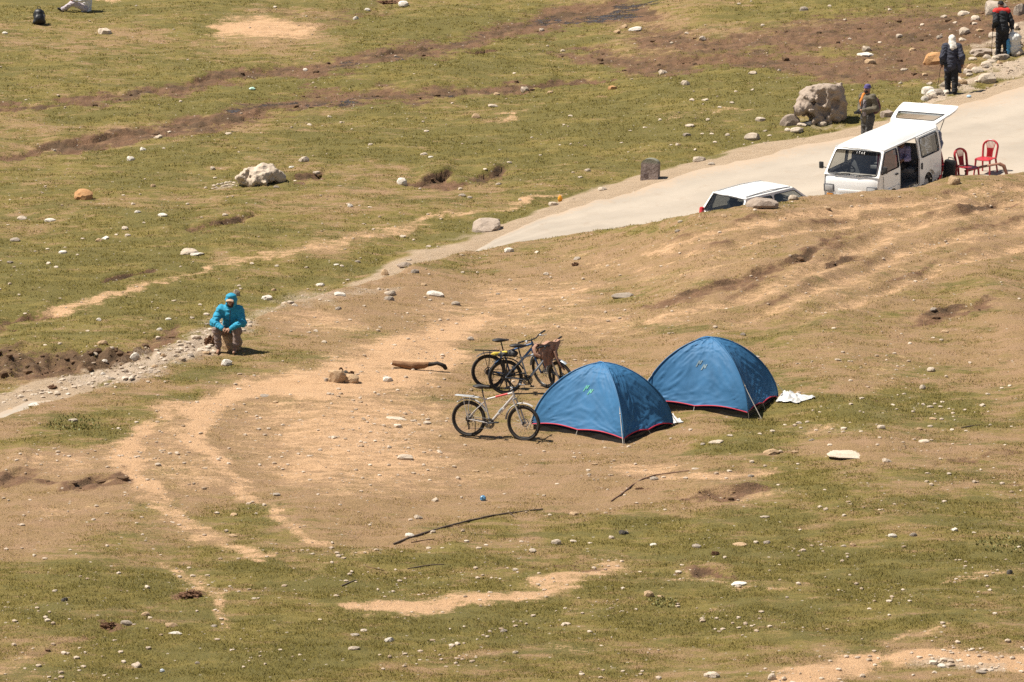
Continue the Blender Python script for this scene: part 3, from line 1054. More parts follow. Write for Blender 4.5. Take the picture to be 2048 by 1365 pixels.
def sdf_shape(prims, h=.012, k=.04, disp=None, cuts=(), subtract=()):
    """prims: ('c', a, b, ra, rb[, rib]) tapered limb or ('e', centre, radii[, 3x3 rotation]) ellipsoid"""
    lo, hi = np.full(3, 1e9), np.full(3, -1e9)
    for p in prims:
        if p[0] == 'c':
            a, b, r = np.array(p[1], float), np.array(p[2], float), max(p[3], p[4])
            lo, hi = np.minimum(lo, np.minimum(a, b) - r), np.maximum(hi, np.maximum(a, b) + r)
        else:
            c, r = np.array(p[1], float), max(p[2])
            lo, hi = np.minimum(lo, c - r), np.maximum(hi, c + r)
    lo, hi = lo - 3 * h - .02, hi + 3 * h + .02
    ax = [np.arange(lo[i], hi[i] + h, h) for i in range(3)]
    f = np.full([len(a) for a in ax], 1.0, np.float32)
    mg = max(k * 1.5, 3 * h)

    def region(p, mg):
        if p[0] == 'c':
            a, b, r = np.array(p[1], float), np.array(p[2], float), max(p[3], p[4])
            l, u = np.minimum(a, b) - r - mg, np.maximum(a, b) + r + mg
        else:
            c, r = np.array(p[1], float), max(p[2])
            l, u = c - r - mg, c + r + mg
        return tuple(slice(max(0, int((l[i] - lo[i]) / h)), min(len(ax[i]), int((u[i] - lo[i]) / h) + 2)) for i in range(3))

    def dist(p, sl):
        X, Y, Z = np.meshgrid(*[ax[i][sl[i]] for i in range(3)], indexing='ij', sparse=True)
        if p[0] == 'c':
            a, b = np.array(p[1], float), np.array(p[2], float)
            d = b - a
            L2 = max(d @ d, 1e-9)
            t = np.clip(((X - a[0]) * d[0] + (Y - a[1]) * d[1] + (Z - a[2]) * d[2]) / L2, 0, 1)
            q = np.sqrt((X - a[0] - t * d[0]) ** 2 + (Y - a[1] - t * d[1]) ** 2 + (Z - a[2] - t * d[2]) ** 2)
            r = p[3] + (p[4] - p[3]) * t
            if len(p) > 5 and p[5]:
                r = r + p[5] * (np.abs(np.sin(t * math.sqrt(L2) / .055 * math.pi)) - .5)
            return q - r
        c, r = np.array(p[1], float), np.array(p[2], float)
        D = [X - c[0], Y - c[1], Z - c[2]]
        if len(p) > 3 and p[3] is not None:
            M = np.array(p[3]).T
            D = [M[i][0] * D[0] + M[i][1] * D[1] + M[i][2] * D[2] for i in range(3)]
        q = np.sqrt((D[0] / r[0]) ** 2 + (D[1] / r[1]) ** 2 + (D[2] / r[2]) ** 2)
        return (q - 1) * min(r)
    for p in prims:
        sl = region(p, mg)
        d = dist(p, sl)
        o = f[sl]
        hh = np.clip(.5 + .5 * (o - d) / k, 0, 1)
        f[sl] = o * (1 - hh) + d * hh - k * hh * (1 - hh)
    for p in subtract:
        sl = region(p, mg)
        f[sl] = np.maximum(f[sl], -dist(p, sl))
    if cuts or disp:
        X, Y, Z = np.meshgrid(*ax, indexing='ij')
        for pt, nr in cuts:
            nr = np.array(nr, float) / np.linalg.norm(nr)
            f = np.maximum(f, (X - pt[0]) * nr[0] + (Y - pt[1]) * nr[1] + (Z - pt[2]) * nr[2])
        if disp:
            m = np.abs(f) < .25
            P = np.stack([X[m], Y[m], Z[m]], 1)
            f = f.astype(float)
            f[m] += disp(P)
    return surface_nets(f, lo, h)


def sdf_mb(*a, **k):
    V, Q = sdf_shape(*a, **k)
    return MB().add(V, Q)


# ------------------------------------------------------------------ stones
def rock_material(name, a, b, stain=None):
    t = NT(name)
    P = t.coords()
    rnd = t.n('ObjectInfo').outputs['Random']
    n1, n2, n3 = t.noise(P, 2.2, 5, .6), t.noise(P, 9, 5, .65), t.noise(P, 30, 3, .6)
    c = t.mix(t.ramp(n1, .3, .7), a, b)
    c = t.mix(t.math('MULTIPLY', t.ramp(n2, .5, .72), .5), c, stain or tuple(x * .55 for x in a))
    c = t.mix(t.math('MULTIPLY', rnd, .45), c, tuple(x * .62 for x in a))
    t.set(color=c, rough=.9, spec=.25)
    t.bump(t.math('ADD', n2, t.math('MULTIPLY', n3, .5)), .6, .03)
    return t.m


ROCK = {'pale': rock_material('pale_stone', (.52, .42, .32), (.66, .56, .45)),
        'white': rock_material('white_stone', (.68, .61, .52), (.80, .74, .66), (.52, .42, .32)),
        'grey': rock_material('grey_stone', (.33, .27, .215), (.45, .38, .31)),
        'dark': rock_material('dark_stone', (.085, .075, .066), (.16, .14, .12)),
        'tan': rock_material('tan_stone', (.46, .31, .18), (.56, .40, .25)),
        'orange': rock_material('orange_stone', (.47, .24, .10), (.56, .34, .17)),
        'clod': rock_material('earth_clod', (.135, .068, .036), (.20, .11, .062)),
        'boulder': rock_material('boulder_stone', (.33, .26, .205), (.46, .375, .305), (.17, .12, .09))}


def rock_verts(seed, sub=2, rag=0.0):
    bm = bmesh.new()
    bmesh.ops.create_icosphere(bm, subdivisions=sub, radius=1)
    V = np.array([v.co[:] for v in bm.verts])
    Fc = [[v.index for v in f.verts] for f in bm.faces]
    bm.free()
    g = np.random.RandomState(seed)
    N = g.randn(13, 3)
    N /= np.linalg.norm(N, axis=1, keepdims=True)
    D = .72 + .3 * g.rand(13)
    dots = V @ N.T
    r = np.min(np.where(dots > .05, D[None] / np.maximum(dots, .05), 9), axis=1)
    r = np.minimum(r, 1.12)
    P = V * r[:, None]
    P += V * (fbm3(V, 1.7, 3, seed % 13) * .13)[:, None]
    if rag:
        P += V * ((np.abs(fbm3(V, 2.6, 4, seed % 7, .7)) - .3) * rag)[:, None]
    P /= np.abs(P).max(axis=0)[None]
    return P, Fc


ROCK_ME = {}


def rock_mesh(seed, sub, tone):
    key = (seed, sub, tone)
    if key not in ROCK_ME:
        P, Fc = rock_verts(seed, 4 if tone == 'clod' else sub, .75 if tone == 'clod' else 0)
        o = MB().add(P, Fc).build('stone', ROCK[tone], angle=17)
        ROCK_ME[key] = o.data
        bpy.data.objects.remove(o)
    return ROCK_ME[key]


rk = random.Random(5)


def stone_at(u, v, w, h, tone, name='stone', seed=None, sub=None, depth=None):
    """u, v: middle of the stone in the photo, w x h its size there in pixels"""
    x, y, z = place(u, v + h * .42)
    s = px_per_m(y, z)
    W, H = w / s, h / s
    Dp = depth if depth else W * rk.uniform(.65, .95)
    vis = math.sin(math.atan2(CAM_H - z, y))
    Hz = max(H - Dp * vis * .75, H * .45)                 # part of the height in the photo is the top seen from above
    o = bpy.data.objects.new(name, rock_mesh(seed if seed is not None else rk.randrange(10), sub or (3 if w > 24 else 2), tone))
    COL.objects.link(o)
    y += Dp * .45
    z = ground_at(x, y)
    o.location = (x, y, z + Hz * (.12 if w < 90 else -.25))
    o.scale = (W / 2, Dp / 2, Hz * .80)
    o.rotation_euler = (rk.uniform(-.12, .12), rk.uniform(-.12, .12), rk.choice((0, math.pi)) + rk.uniform(-.25, .25))
    return o


# stones with a look of their own: u, v, w, h, tone, label
BIG_STONES = [
    (208, 62, 30, 17, 'pale', 'pinkish pale stone lying on the grass below the black backpack'),
    (164, 389, 42, 27, 'orange', 'orange tan stone with a hollow top alone on the left meadow'),
    (44, 436, 23, 10, 'pale', 'pale flat stone on the left meadow, left of a similar flat one'),
    (99, 441, 24, 9, 'white', 'whitish flat stone below and left of the orange stone'),
    (607, 320, 24, 12, 'pale', 'pale wedge stone just above and right of the whitish meadow boulder'),
    (803, 363, 23, 17, 'white', 'rounded white stone left of the raw red earth scar'),
    (976, 452, 66, 30, 'boulder', 'long grey pink boulder at the lower end of the visible road'),
    (953, 232, 20, 13, 'tan', 'tan stone beside a small bare streak on the middle meadow'),
    (1225, 175, 20, 12, 'orange', 'orange tinted stone below the muddy slope'),
    (1326, 145, 20, 11, 'pale', 'pale stone at the foot of the muddy slope'),
    (1271, 59, 31, 9, 'white', 'long white stone high on the muddy slope'),
    (1579, 241, 46, 29, 'boulder', 'smooth brownish boulder leaning at the left of the cratered boulder'),
    (1505, 275, 31, 18, 'pale', 'pale stone on the far road edge left of the boulders'),
    (1399, 318, 29, 14, 'pale', 'flat pale stone on the far road edge above the white car'),
    (1775, 226, 32, 22, 'boulder', 'pinkish boulder behind the lifted tailgate of the van'),
    (1731, 111, 36, 9, 'white', 'long flat pale stone on the muddy slope above the beanie person'),
    (1741, 122, 24, 12, 'tan', 'tan stone just below a long flat pale stone on the muddy slope'),
    (1869, 118, 44, 30, 'orange', 'rusty orange boulder beside the walker with the white scarf'),
    (1970, 104, 58, 20, 'boulder', 'long brown stone at the feet of the walker in red and black'),
    (1997, 16, 54, 34, 'grey', 'big smooth grey boulder behind the head of the walker in red and black'),
    (2040, 20, 26, 28, 'grey', 'grey boulder at the top right edge of the picture'),
    (1975, 160, 38, 22, 'pale', 'pale block stone on the rubble bank right of the white scarf walker'),
    (1527, 407, 68, 27, 'boulder', 'flat brown rock on the bank in front of the white car'),
    (377, 503, 42, 17, 'pale', 'long pale stone resting against a flatter one on the left meadow'),
    (392, 509, 33, 8, 'white', 'thin whitish stone lying against a longer pale stone'),
    (473, 586, 15, 16, 'grey', 'upright grey stone just behind the blue hood'),
    (534, 595, 25, 15, 'white', 'pointed white stone right of the person in the blue jacket'),
    (641, 570, 20, 8, 'white', 'small white slab on the meadow edge above the campfire stones'),
    (680, 588, 24, 10, 'white', 'flat white stone at the edge of the dry terrace'),
    (205, 686, 23, 10, 'tan', 'tan oval stone among the dark turf hummocks'),
    (268, 717, 22, 16, 'white', 'rounded whitish boulder on top of the rubble bank'),
    (419, 681, 26, 28, 'clod', 'reddish upright rock beside the seated person in blue'),
    (453, 726, 22, 16, 'white', 'angular white stone in front of the feet of the person in blue'),
    (67, 809, 25, 10, 'white', 'white stone at the lower left end of the rubble bank'),
    (102, 775, 27, 11, 'clod', 'rust brown stone by the strip of road at the left edge'),
    (145, 841, 20, 8, 'pale', 'pale flat stone on the green strip below the rubble bank'),
    (530, 792, 22, 6, 'grey', 'thin grey slab on the sandy track left of the campfire stones'),
    (673, 753, 42, 31, 'tan', 'largest tan block of the campfire stones'),
    (701, 758, 34, 21, 'tan', 'pale topped wedge at the right of the campfire stones'),
    (681, 739, 13, 12, 'clod', 'small reddish stone on top of the campfire stones'),
    (703, 746, 16, 11, 'clod', 'brown stone at the back of the campfire stones'),
    (653, 759, 10, 11, 'grey', 'small grey stone at the left foot of the campfire stones'),
    (692, 744, 12, 8, 'dark', 'dark charred piece between the campfire stones'),
    (775, 759, 22, 12, 'white', 'white block stone on the sand below the log'),
    (806, 531, 33, 14, 'boulder', 'brown flat stone where the road disappears'),
    (770, 545, 17, 15, 'tan', 'tan upright stone on the meadow edge left of the road end'),
    (781, 587, 27, 12, 'pale', 'pale stone stacked on a grey one on the terrace'),
    (779, 597, 23, 11, 'grey', 'grey stone under a paler one on the terrace'),
    (871, 588, 37, 13, 'white', 'bright white slab on the terrace below the road end'),
    (1018, 500, 21, 12, 'white', 'white stone on the near road edge'),
    (1247, 591, 46, 14, 'grey', 'long grey slab lying on the dry terrace above the bicycles'),
    (1151, 529, 20, 9, 'clod', 'dark brown clod on the dry terrace above the bicycles'),
    (791, 836, 47, 9, 'pale', 'flat pale slab on the sand left of the nearest bicycle'),
    (1433, 884, 31, 9, 'pale', 'row of joined pale stone in the grass below the front tent'),
    (1541, 905, 37, 15, 'tan', 'tan block stone in the green strip below the rear tent'),
    (1702, 914, 104, 17, 'pale', 'large white slab half sunk in the right grass'),
    (1774, 921, 22, 11, 'pale', 'pale stone at the right end of the large white slab'),
    (1846, 775, 14, 11, 'pale', 'pale round stone on the right grass above the cluster'),
    (552, 989, 19, 10, 'grey', 'grey stone at the lower edge of the sandy ring'),
    (870, 1000, 16, 10, 'pale', 'pale stone left of the blue wrapper'),
    (272, 1330, 25, 15, 'pale', 'rounded pale stone near the lower left corner'),
    (778, 1280, 23, 13, 'white', 'white stone below the bare sandy patch'),
    (214, 1250, 40, 27, 'clod', 'heap of dark red earth near the lower left corner'),
    (253, 1247, 26, 13, 'grey', 'grey pointed stone right of the dark red earth heap'),
    (340, 1250, 30, 13, 'tan', 'tan broken stone above a white bone shaped stone'),
    (350, 1267, 30, 6, 'white', 'white bone shaped stone in the lower left grass'),
    (129, 1199, 16, 11, 'dark', 'dark slate stone in the lower left grass'),
    (376, 1190, 56, 22, 'clod', 'low mound of brown earth in the lower left grass'),
    (1148, 1027, 22, 12, 'tan', 'tan stone right of the end of the long branch'),
    (1112, 1084, 21, 14, 'pale', 'pale angular stone in the green lower middle'),
    (1247, 1065, 23, 12, 'dark', 'dark split stone in the green lower middle'),
    (1394, 1092, 22, 12, 'grey', 'two toned grey stone in the lower middle grass'),
    (1481, 1089, 33, 9, 'tan', 'long tan stone in the lower middle grass'),
    (1431, 1106, 20, 13, 'clod', 'brown stone above a patch of broken turf'),
    (1530, 1034, 22, 7, 'pale', 'flat pale stone below the broken turf edge'),
    (1479, 1168, 33, 12, 'white', 'slanting white splinter of stone in the lower right grass'),
    (1298, 1188, 22, 16, 'tan', 'tan round stone beside a leafy weed'),
    (1544, 1355, 17, 16, 'pale', 'pale round stone at the bottom edge of the picture'),
    (1886, 1332, 22, 10, 'white', 'white stone on the pale bare ground at the lower right'),
    (1964, 1346, 23, 8, 'grey', 'grey flat stone on the pale bare ground at the lower right'),
    (2020, 1144, 14, 12, 'dark', 'dark stone near the right edge in the lower grass'),
    (1309, 957, 18, 10, 'grey', 'grey stone beside the curved brown stick'),
    (1279, 977, 22, 7, 'clod', 'brown clod below the curved brown stick'),
    (775, 2, 62, 18, 'clod', 'dark red earth bank at the top edge of the picture'),
    (1855, 355, 10, 8, 'pale', 'pale stone on the bank below the van door'),
    (1908, 362, 28, 20, 'tan', 'tan lump of earth on the bank behind the van')]
for u, v, w, h, tone, label in BIG_STONES:
    kind = 'earth_mound' if tone == 'clod' and ('earth' in label or 'clod' in label or 'lump' in label) else 'stone'
    if 'boulder' in label:
        kind = 'boulder'
    if 'lump' in label:
        kind = 'earth_mound'
    tag(stone_at(u, v, w, h, tone, kind), label, kind.replace('_', ' '))

# the rubble bank beside the far end of the road
for i in range(30):
    f_ = (i + .5) / 30
    u, v = 1842 + 206 * f_ + rk.uniform(-8, 8), 204 - 112 * f_ + rk.uniform(-16, 12) * (.4 + f_)
    w = rk.uniform(14, 30)
    tn = rk.choice(['pale', 'white', 'grey', 'tan', 'pale'])
    at_ = 'left of and below the white scarf walker' if u < 1900 else 'between the two walkers' if u < 1985 else 'below the walker in red and black'
    tag(stone_at(u, v, w, w * rk.uniform(.45, .7), tn), '%s %s stone of the far rubble bank, %s' % ('big' if w > 24 else 'middling' if w > 18 else 'small', tn, at_), 'stone', 'stones of the far rubble bank')

# smaller stones, alike within their part of the place
SMALL_STONES = [
    ('small pale stone on the meadow along the muddy channels at the upper left', 'small stones by the upper left channels', 'white',
     [(10, 67, 12), (286, 298, 15), (261, 318, 20), (583, 335, 12), (425, 338, 12), (619, 249, 11), (611, 140, 12), (659, 233, 10), (682, 245, 8), (316, 274, 20), (328, 297, 8), (338, 264, 10), (456, 267, 14), (108, 301, 8), (361, 203, 8), (550, 15, 8), (272, 12, 6), (711, 37, 13), (806, 10, 22), (735, 20, 13), (52, 200, 6), (160, 255, 6), (375, 120, 6)]),
    ('small pale stone on the meadow around the whitish boulder', 'small stones around the meadow boulder', 'pale',
     [(553, 374, 14), (306, 372, 12), (275, 424, 13), (325, 430, 23), (450, 430, 13), (266, 408, 10), (375, 408, 8), (249, 457, 15), (632, 354, 16), (697, 408, 10), (246, 391, 8), (430, 356, 9), (288, 446, 8), (16, 450, 8), (700, 412, 14), (740, 415, 9), (20, 400, 6), (590, 362, 8)]),
    ('small white chip of rubble at the left foot of the whitish boulder', 'white rubble by the meadow boulder', 'white',
     [(428, 372, 9), (436, 369, 10), (444, 368, 9), (452, 366, 11), (460, 364, 9), (468, 366, 9), (433, 376, 8), (446, 373, 10), (411, 376, 7), (456, 371, 8), (425, 378, 8), (466, 371, 7)]),
    ('small pale stone on the middle meadow above the road', 'small stones on the middle meadow', 'pale',
     [(993, 188, 15), (1049, 181, 20), (1100, 185, 13), (986, 212, 20), (847, 308, 17), (861, 314, 12), (853, 263, 11), (741, 289, 10), (998, 368, 14), (924, 391, 16), (921, 378, 10), (940, 395, 12), (1018, 325, 12), (1175, 341, 13), (1141, 232, 10), (1107, 407, 24), (1205, 378, 20), (1357, 289, 13), (1374, 270, 18), (1376, 252, 14), (1080, 311, 9), (1128, 250, 6), (1000, 300, 6), (1260, 262, 8), (1160, 355, 10), (1243, 286, 8), (1120, 290, 6), (970, 340, 9), (1320, 240, 8), (1290, 255, 10), (806, 473, 16), (858, 493, 13), (1040, 400, 8), (1268, 385, 6)]),
    ('small pale stone on the reddish muddy slope', 'small stones on the muddy slope', 'pale',
     [(1248, 53, 17), (1234, 64, 17), (1126, 102, 11), (1029, 147, 8), (1083, 61, 12), (870, 130, 6), (828, 148, 5), (1095, 92, 7), (1343, 87, 8), (1374, 68, 10), (1609, 18, 19), (1526, 51, 9), (1406, 80, 16), (1733, 100, 22), (1799, 73, 14), (1826, 99, 15), (1888, 33, 16), (1929, 26, 26), (1951, 36, 20), (1929, 65, 24), (1926, 80, 18), (1558, 141, 8), (1801, 167, 9), (1809, 140, 16), (1850, 150, 12), (1860, 167, 14), (1990, 70, 26), (1960, 62, 18), (1905, 97, 12), (1935, 140, 16), (1950, 48, 12), (2030, 55, 22), (2010, 40, 18), (1780, 20, 10), (1690, 40, 9), (1478, 8, 10), (1660, 12, 9), (1700, 78, 9), (1640, 95, 8), (1880, 75, 14), (1910, 45, 13), (1845, 50, 10), (1760, 85, 9), (1920, 110, 14), (1946, 118, 18), (1972, 135, 16), (2000, 125, 14), (2035, 88, 14)]),
    ('small stone on the grass above the far road edge by the boulders', 'small stones by the far road edge', 'pale',
     [(1370, 166, 17), (1507, 147, 20), (1411, 200, 17), (1384, 201, 11), (1464, 206, 10), (1380, 252, 19), (1372, 167, 17), (1522, 239, 22), (1423, 328, 15), (1539, 272, 10), (1604, 251, 20), (1594, 262, 26), (1645, 250, 20), (1620, 247, 18), (1660, 246, 12), (1575, 260, 14), (1356, 289, 12), (1424, 268, 10), (1405, 268, 9), (1455, 270, 11), (1530, 262, 12), (1416, 240, 9), (1440, 215, 10), (1390, 300, 8), (1472, 183, 9), (1505, 180, 8), (1430, 285, 9)]),
    ('small pale stone on the left meadow above the rubble bank', 'small stones on the left meadow', 'white',
     [(29, 481, 22), (210, 476, 18), (198, 481, 15), (255, 471, 14), (125, 504, 18), (19, 525, 15), (97, 527, 11), (112, 534, 11), (504, 527, 10), (553, 532, 10), (612, 535, 8), (673, 530, 12), (684, 532, 10), (547, 580, 12), (590, 610, 15), (347, 602, 11), (384, 636, 12), (413, 629, 14), (413, 649, 13), (318, 658, 14), (337, 638, 14), (198, 640, 12), (223, 695, 14), (120, 688, 10), (316, 677, 11), (175, 662, 9), (400, 610, 8), (95, 498, 9), (130, 495, 8), (38, 590, 8), (120, 597, 8), (478, 572, 8), (714, 523, 15), (695, 560, 9), (640, 600, 8), (155, 510, 8), (70, 503, 6), (90, 690, 9), (50, 628, 9), (232, 470, 8), (165, 478, 9), (208, 722, 14), (190, 710, 14)]),
    ('pale stone in the rubble of the bank at the left', 'stones of the rubble bank', 'pale',
     [(381, 711, 16), (308, 733, 16), (391, 675, 22), (360, 690, 14), (340, 700, 13), (325, 712, 12), (300, 745, 13), (250, 742, 14), (222, 757, 15), (180, 768, 15), (205, 748, 12), (160, 772, 10), (135, 788, 12), (352, 712, 12), (372, 684, 12), (400, 700, 14), (282, 736, 11), (235, 765, 10), (50, 800, 12), (120, 765, 9), (430, 668, 12), (495, 640, 11), (20, 818, 12), (412, 706, 16), (330, 735, 10), (265, 752, 10), (190, 756, 9)]),
    ('small stone on the dry terrace between the road and the bicycles', 'small stones on the upper terrace', 'pale',
     [(818, 520, 12), (830, 543, 18), (848, 569, 14), (912, 607, 20), (996, 588, 12), (1093, 548, 14), (1222, 567, 13), (941, 678, 14), (1073, 505, 11), (1155, 517, 17), (632, 662, 11), (648, 684, 12), (677, 617, 15), (1355, 462, 14), (1361, 443, 12), (1449, 432, 15), (1655, 417, 16), (1587, 396, 20), (700, 640, 9), (760, 655, 8), (880, 640, 8), (955, 545, 8), (1130, 600, 8), (1020, 560, 8), (860, 600, 9), (925, 545, 9), (728, 612, 8), (790, 690, 9), (745, 700, 8)]),
    ('small stone on the sandy ground left of the nearest bicycle', 'small stones on the sand', 'pale',
     [(478, 778, 11), (581, 789, 8), (855, 846, 18), (999, 874, 12), (550, 805, 12), (660, 875, 10), (730, 885, 9), (845, 830, 8), (600, 840, 8), (560, 870, 9), (705, 835, 8), (640, 900, 10), (820, 870, 8), (880, 905, 10), (740, 930, 9), (315, 929, 15), (952, 942, 17), (810, 915, 34), (712, 940, 10), (540, 915, 9), (490, 870, 8), (860, 960, 8), (620, 960, 9), (565, 850, 9), (1040, 910, 9), (930, 890, 8)]),
    ('small pale stone on the grass right of the rear tent', 'small stones right of the tents', 'pale',
     [(1515, 714, 12), (1486, 669, 12), (1668, 657, 11), (1676, 720, 15), (1868, 624, 15), (1891, 663, 17), (1867, 676, 9), (1883, 680, 10), (1820, 687, 9), (1862, 740, 18), (1808, 788, 10), (1724, 797, 13), (1976, 788, 12), (2004, 776, 9), (2020, 772, 9), (1965, 811, 14), (1786, 810, 10), (1763, 854, 17), (1867, 838, 17), (1861, 853, 12), (1840, 858, 13), (1722, 863, 9), (1599, 846, 14), (1461, 872, 15), (1406, 889, 12), (1520, 868, 10), (1589, 905, 16), (1623, 880, 14), (1849, 882, 22), (1905, 860, 10), (1930, 820, 9), (2010, 890, 8), (1660, 890, 10), (1755, 890, 9), (1570, 850, 8), (1640, 825, 8), (1545, 862, 12), (1700, 845, 8), (1885, 804, 10), (1861, 814, 14), (1847, 810, 9), (1881, 814, 10), (1898, 818, 9), (1870, 808, 8), (1980, 850, 8)]),
    ('small stone in the grass across the foreground', 'small stones in the foreground', 'pale',
     [(836, 1034, 20), (820, 1070, 20), (512, 1027, 9), (468, 1030, 17), (728, 1261, 16), (710, 1270, 20), (708, 1297, 24), (290, 1228, 20), (428, 1252, 15), (509, 1197, 13), (1008, 1262, 15), (465, 1072, 20), (885, 1096, 9), (857, 1096, 12), (208, 1351, 10), (395, 1326, 12), (465, 1300, 13), (840, 1320, 8), (838, 1190, 8), (1180, 1086, 11), (1147, 1083, 14), (1223, 1075, 14), (1307, 1089, 14), (1502, 952, 14), (1459, 942, 12), (1391, 937, 15), (1357, 1145, 15), (1364, 1130, 10), (1321, 1193, 17), (1280, 1144, 9), (1909, 1060, 17), (1706, 1090, 17), (1949, 1066, 10), (1687, 1092, 13), (1786, 1072, 19), (1826, 1070, 18), (1739, 1218, 9), (1066, 1102, 17), (1189, 929, 14), (1114, 968, 10), (1031, 1140, 13), (1031, 1305, 13), (1203, 1292, 8), (1124, 1250, 8), (1424, 1350, 34), (1535, 1085, 17), (1512, 1085, 12), (560, 1300, 9), (110, 1182, 13), (187, 1039, 10), (273, 1046, 8), (346, 1045, 8), (600, 1310, 9), (625, 1108, 9), (300, 1235, 12), (1250, 990, 8), (1330, 1020, 9), (1450, 1115, 9), (1760, 1020, 8), (1850, 1000, 8), (1600, 1060, 9), (1650, 980, 8), (1920, 1120, 9), (1700, 1150, 8), (1560, 1130, 8), (1980, 1180, 9), (1750, 1330, 10), (1870, 1345, 12), (1900, 1350, 10), (960, 1200, 8), (1100, 1030, 9), (140, 1100, 8), (60, 1000, 9), (680, 1010, 9), (740, 1050, 8), (250, 985, 8), (640, 1240, 9)])]
MARKS = [(77, 38, 'the black backpack'), (520, 60, 'the bare oval patch'), (520, 350, 'the whitish meadow boulder'), (164, 389, 'the orange stone'), (890, 358, 'the red earth scar'),
         (1300, 335, 'the milestone'), (1645, 212, 'the cratered boulder'), (976, 450, 'the long roadside boulder'), (1271, 59, 'the long white stone'), (1735, 110, 'the flat pale stone on the mud'),
         (1905, 130, 'the white scarf walker'), (2005, 70, 'the walker in red and black'), (1500, 380, 'the white car'), (1760, 320, 'the van'), (458, 650, 'the person in blue'),
         (268, 717, 'the whitish boulder on the bank'), (90, 735, 'the turf hummocks'), (377, 503, 'the long pale stone'), (680, 752, 'the campfire stones'), (840, 732, 'the log'),
         (870, 588, 'the bright white slab'), (1247, 591, 'the long grey slab'), (990, 830, 'the silver bicycle'), (1060, 720, 'the parked bicycles'), (1210, 810, 'the front tent'),
         (1430, 760, 'the rear tent'), (1590, 799, 'the white plastic sheet'), (1702, 914, 'the large white slab'), (1872, 812, 'the stone cluster'), (1300, 965, 'the curved stick'),
         (940, 1050, 'the long branch'), (966, 997, 'the blue wrapper'), (214, 1250, 'the red earth heap'), (870, 1210, 'the bare sandy patch'), (1450, 985, 'the broken turf edge'),
         (1298, 1188, 'the tan round stone'), (1900, 1320, 'the pale bare ground'), (400, 900, 'the sandy track bend'), (791, 836, 'the flat pale slab'), (1541, 905, 'the tan block'),
         (1900, 630, 'the broken ground at the right'), (560, 205, 'the lower mud channel'), (1150, 40, 'the wet top of the channel'), (1112, 1084, 'the pale angular stone'), (376, 1190, 'the brown earth mound')]
TONE_WORD = {'pale': 'pale', 'white': 'white', 'grey': 'grey', 'tan': 'tan', 'dark': 'dark'}
spots_all = []
for label, group, tone, spots in SMALL_STONES:
    for u, v, w in spots:
        tn = rk.choices([tone, 'pale', 'white', 'grey', 'tan'], [3, 4, 1, 2, 2])[0]
        spots_all.append((w, u, v, tn, group, w * rk.uniform(.34, .60)))
spots_all.sort(key=lambda q: -q[0])
used_labels = {}
for w, u, v, tn, group, h in spots_all[:196]:
    mu, mv, what = min(MARKS, key=lambda q: ((q[0] - u) * .6) ** 2 + (q[1] - v) ** 2)
    du, dv = u - mu, v - mv
    side = ('left of' if du < 0 else 'right of') if abs(du) > abs(dv) * 1.6 else ('above' if dv < 0 else 'below')
    if abs(du) > 30 and abs(dv) > 22:
        side = ('upper ' if dv < 0 else 'lower ') + ('left of' if du < 0 else 'right of')
    far_ = ' and away from' if math.hypot(du * .6, dv) > 75 else ''
    size = 'larger' if w > 17 else 'small' if w > 11 else 'tiny'
    lab = '%s %s stone on the ground %s %s' % (size, TONE_WORD[tn], side, what)
    tag(stone_at(u, v, w, h, tn), lab, 'stone', 'small stones near ' + what)
loose = []
for w, u, v, tn, group, h in spots_all[196:]:
    loose.append(stone_at(u, v, w, h, tn))
lmb = {}
for o in loose:
    M = Matrix.LocRotScale(o.location, o.rotation_euler, o.scale)
    key = o.data.materials[0].name
    mb = lmb.setdefault('all', MB())
    mb.add([M @ q.co for q in o.data.vertices], [tuple(f.vertices) for f in o.data.polygons])
    bpy.data.objects.remove(o)
lo = lmb['all'].build('scattered_stones', ROCK['pale'], angle=28)
lo['kind'] = 'stuff'

# rubble and pebbles past counting
PEB = [rock_verts(s, 1) for s in range(6)]


def pebble_field(name, pts, size, mat, seed):
    g = np.random.RandomState(seed)
    V, Fc, k = [], [], 0
    z = ground_lookup(pts[:, 0], pts[:, 1], z_)
    for (x, y), zz, s in zip(pts, z, size):
        P, F0 = PEB[g.randint(6)]
        a = g.rand() * 6.28
        ca, sa = math.cos(a), math.sin(a)
        Q = P * np.array([s, s * g.uniform(.6, 1), s * g.uniform(.45, .85)])
        V.append(np.stack([Q[:, 0] * ca - Q[:, 1] * sa + x, Q[:, 0] * sa + Q[:, 1] * ca + y, Q[:, 2] + zz + s * .12], 1))
        Fc.append(np.array(F0) + k)
        k += len(P)
    V, Fc = np.concatenate(V), np.concatenate(Fc)
    me = bpy.data.meshes.new(name)
    me.from_pydata(V.tolist(), [], Fc.tolist())
    me.materials.append(mat)
    o = bpy.data.objects.new(name, me)
    COL.objects.link(o)
    o['kind'] = 'stuff'
    return o


def scatter(n, seed, weight):
    g = np.random.RandomState(seed)
    y = 47 / (1 - g.rand(n) * (1 - 47 / 126.0))
    x = (g.rand(n) * 2 - 1) * np.minimum(.15 * y, 19)
    k = g.rand(n) < weight(x, y)
    return np.stack([x[k], y[k]], 1), g


def pebble_mat(name, a, b):
    t = NT(name)
    P = t.coords()
    vo = t.noise(P, 3.7, 2, .5)
    c = t.mix(t.ramp(vo, .35, .65), a, b)
    t.set(color=c, rough=.9, spec=.25)
    return t.m


def offroad(x, y):
    s, q = edge_s(x, y), road_s(x, y)
    return 1 - sstep(.8, 1.3, s) * (1 - sstep(-1.0, -.5, q))


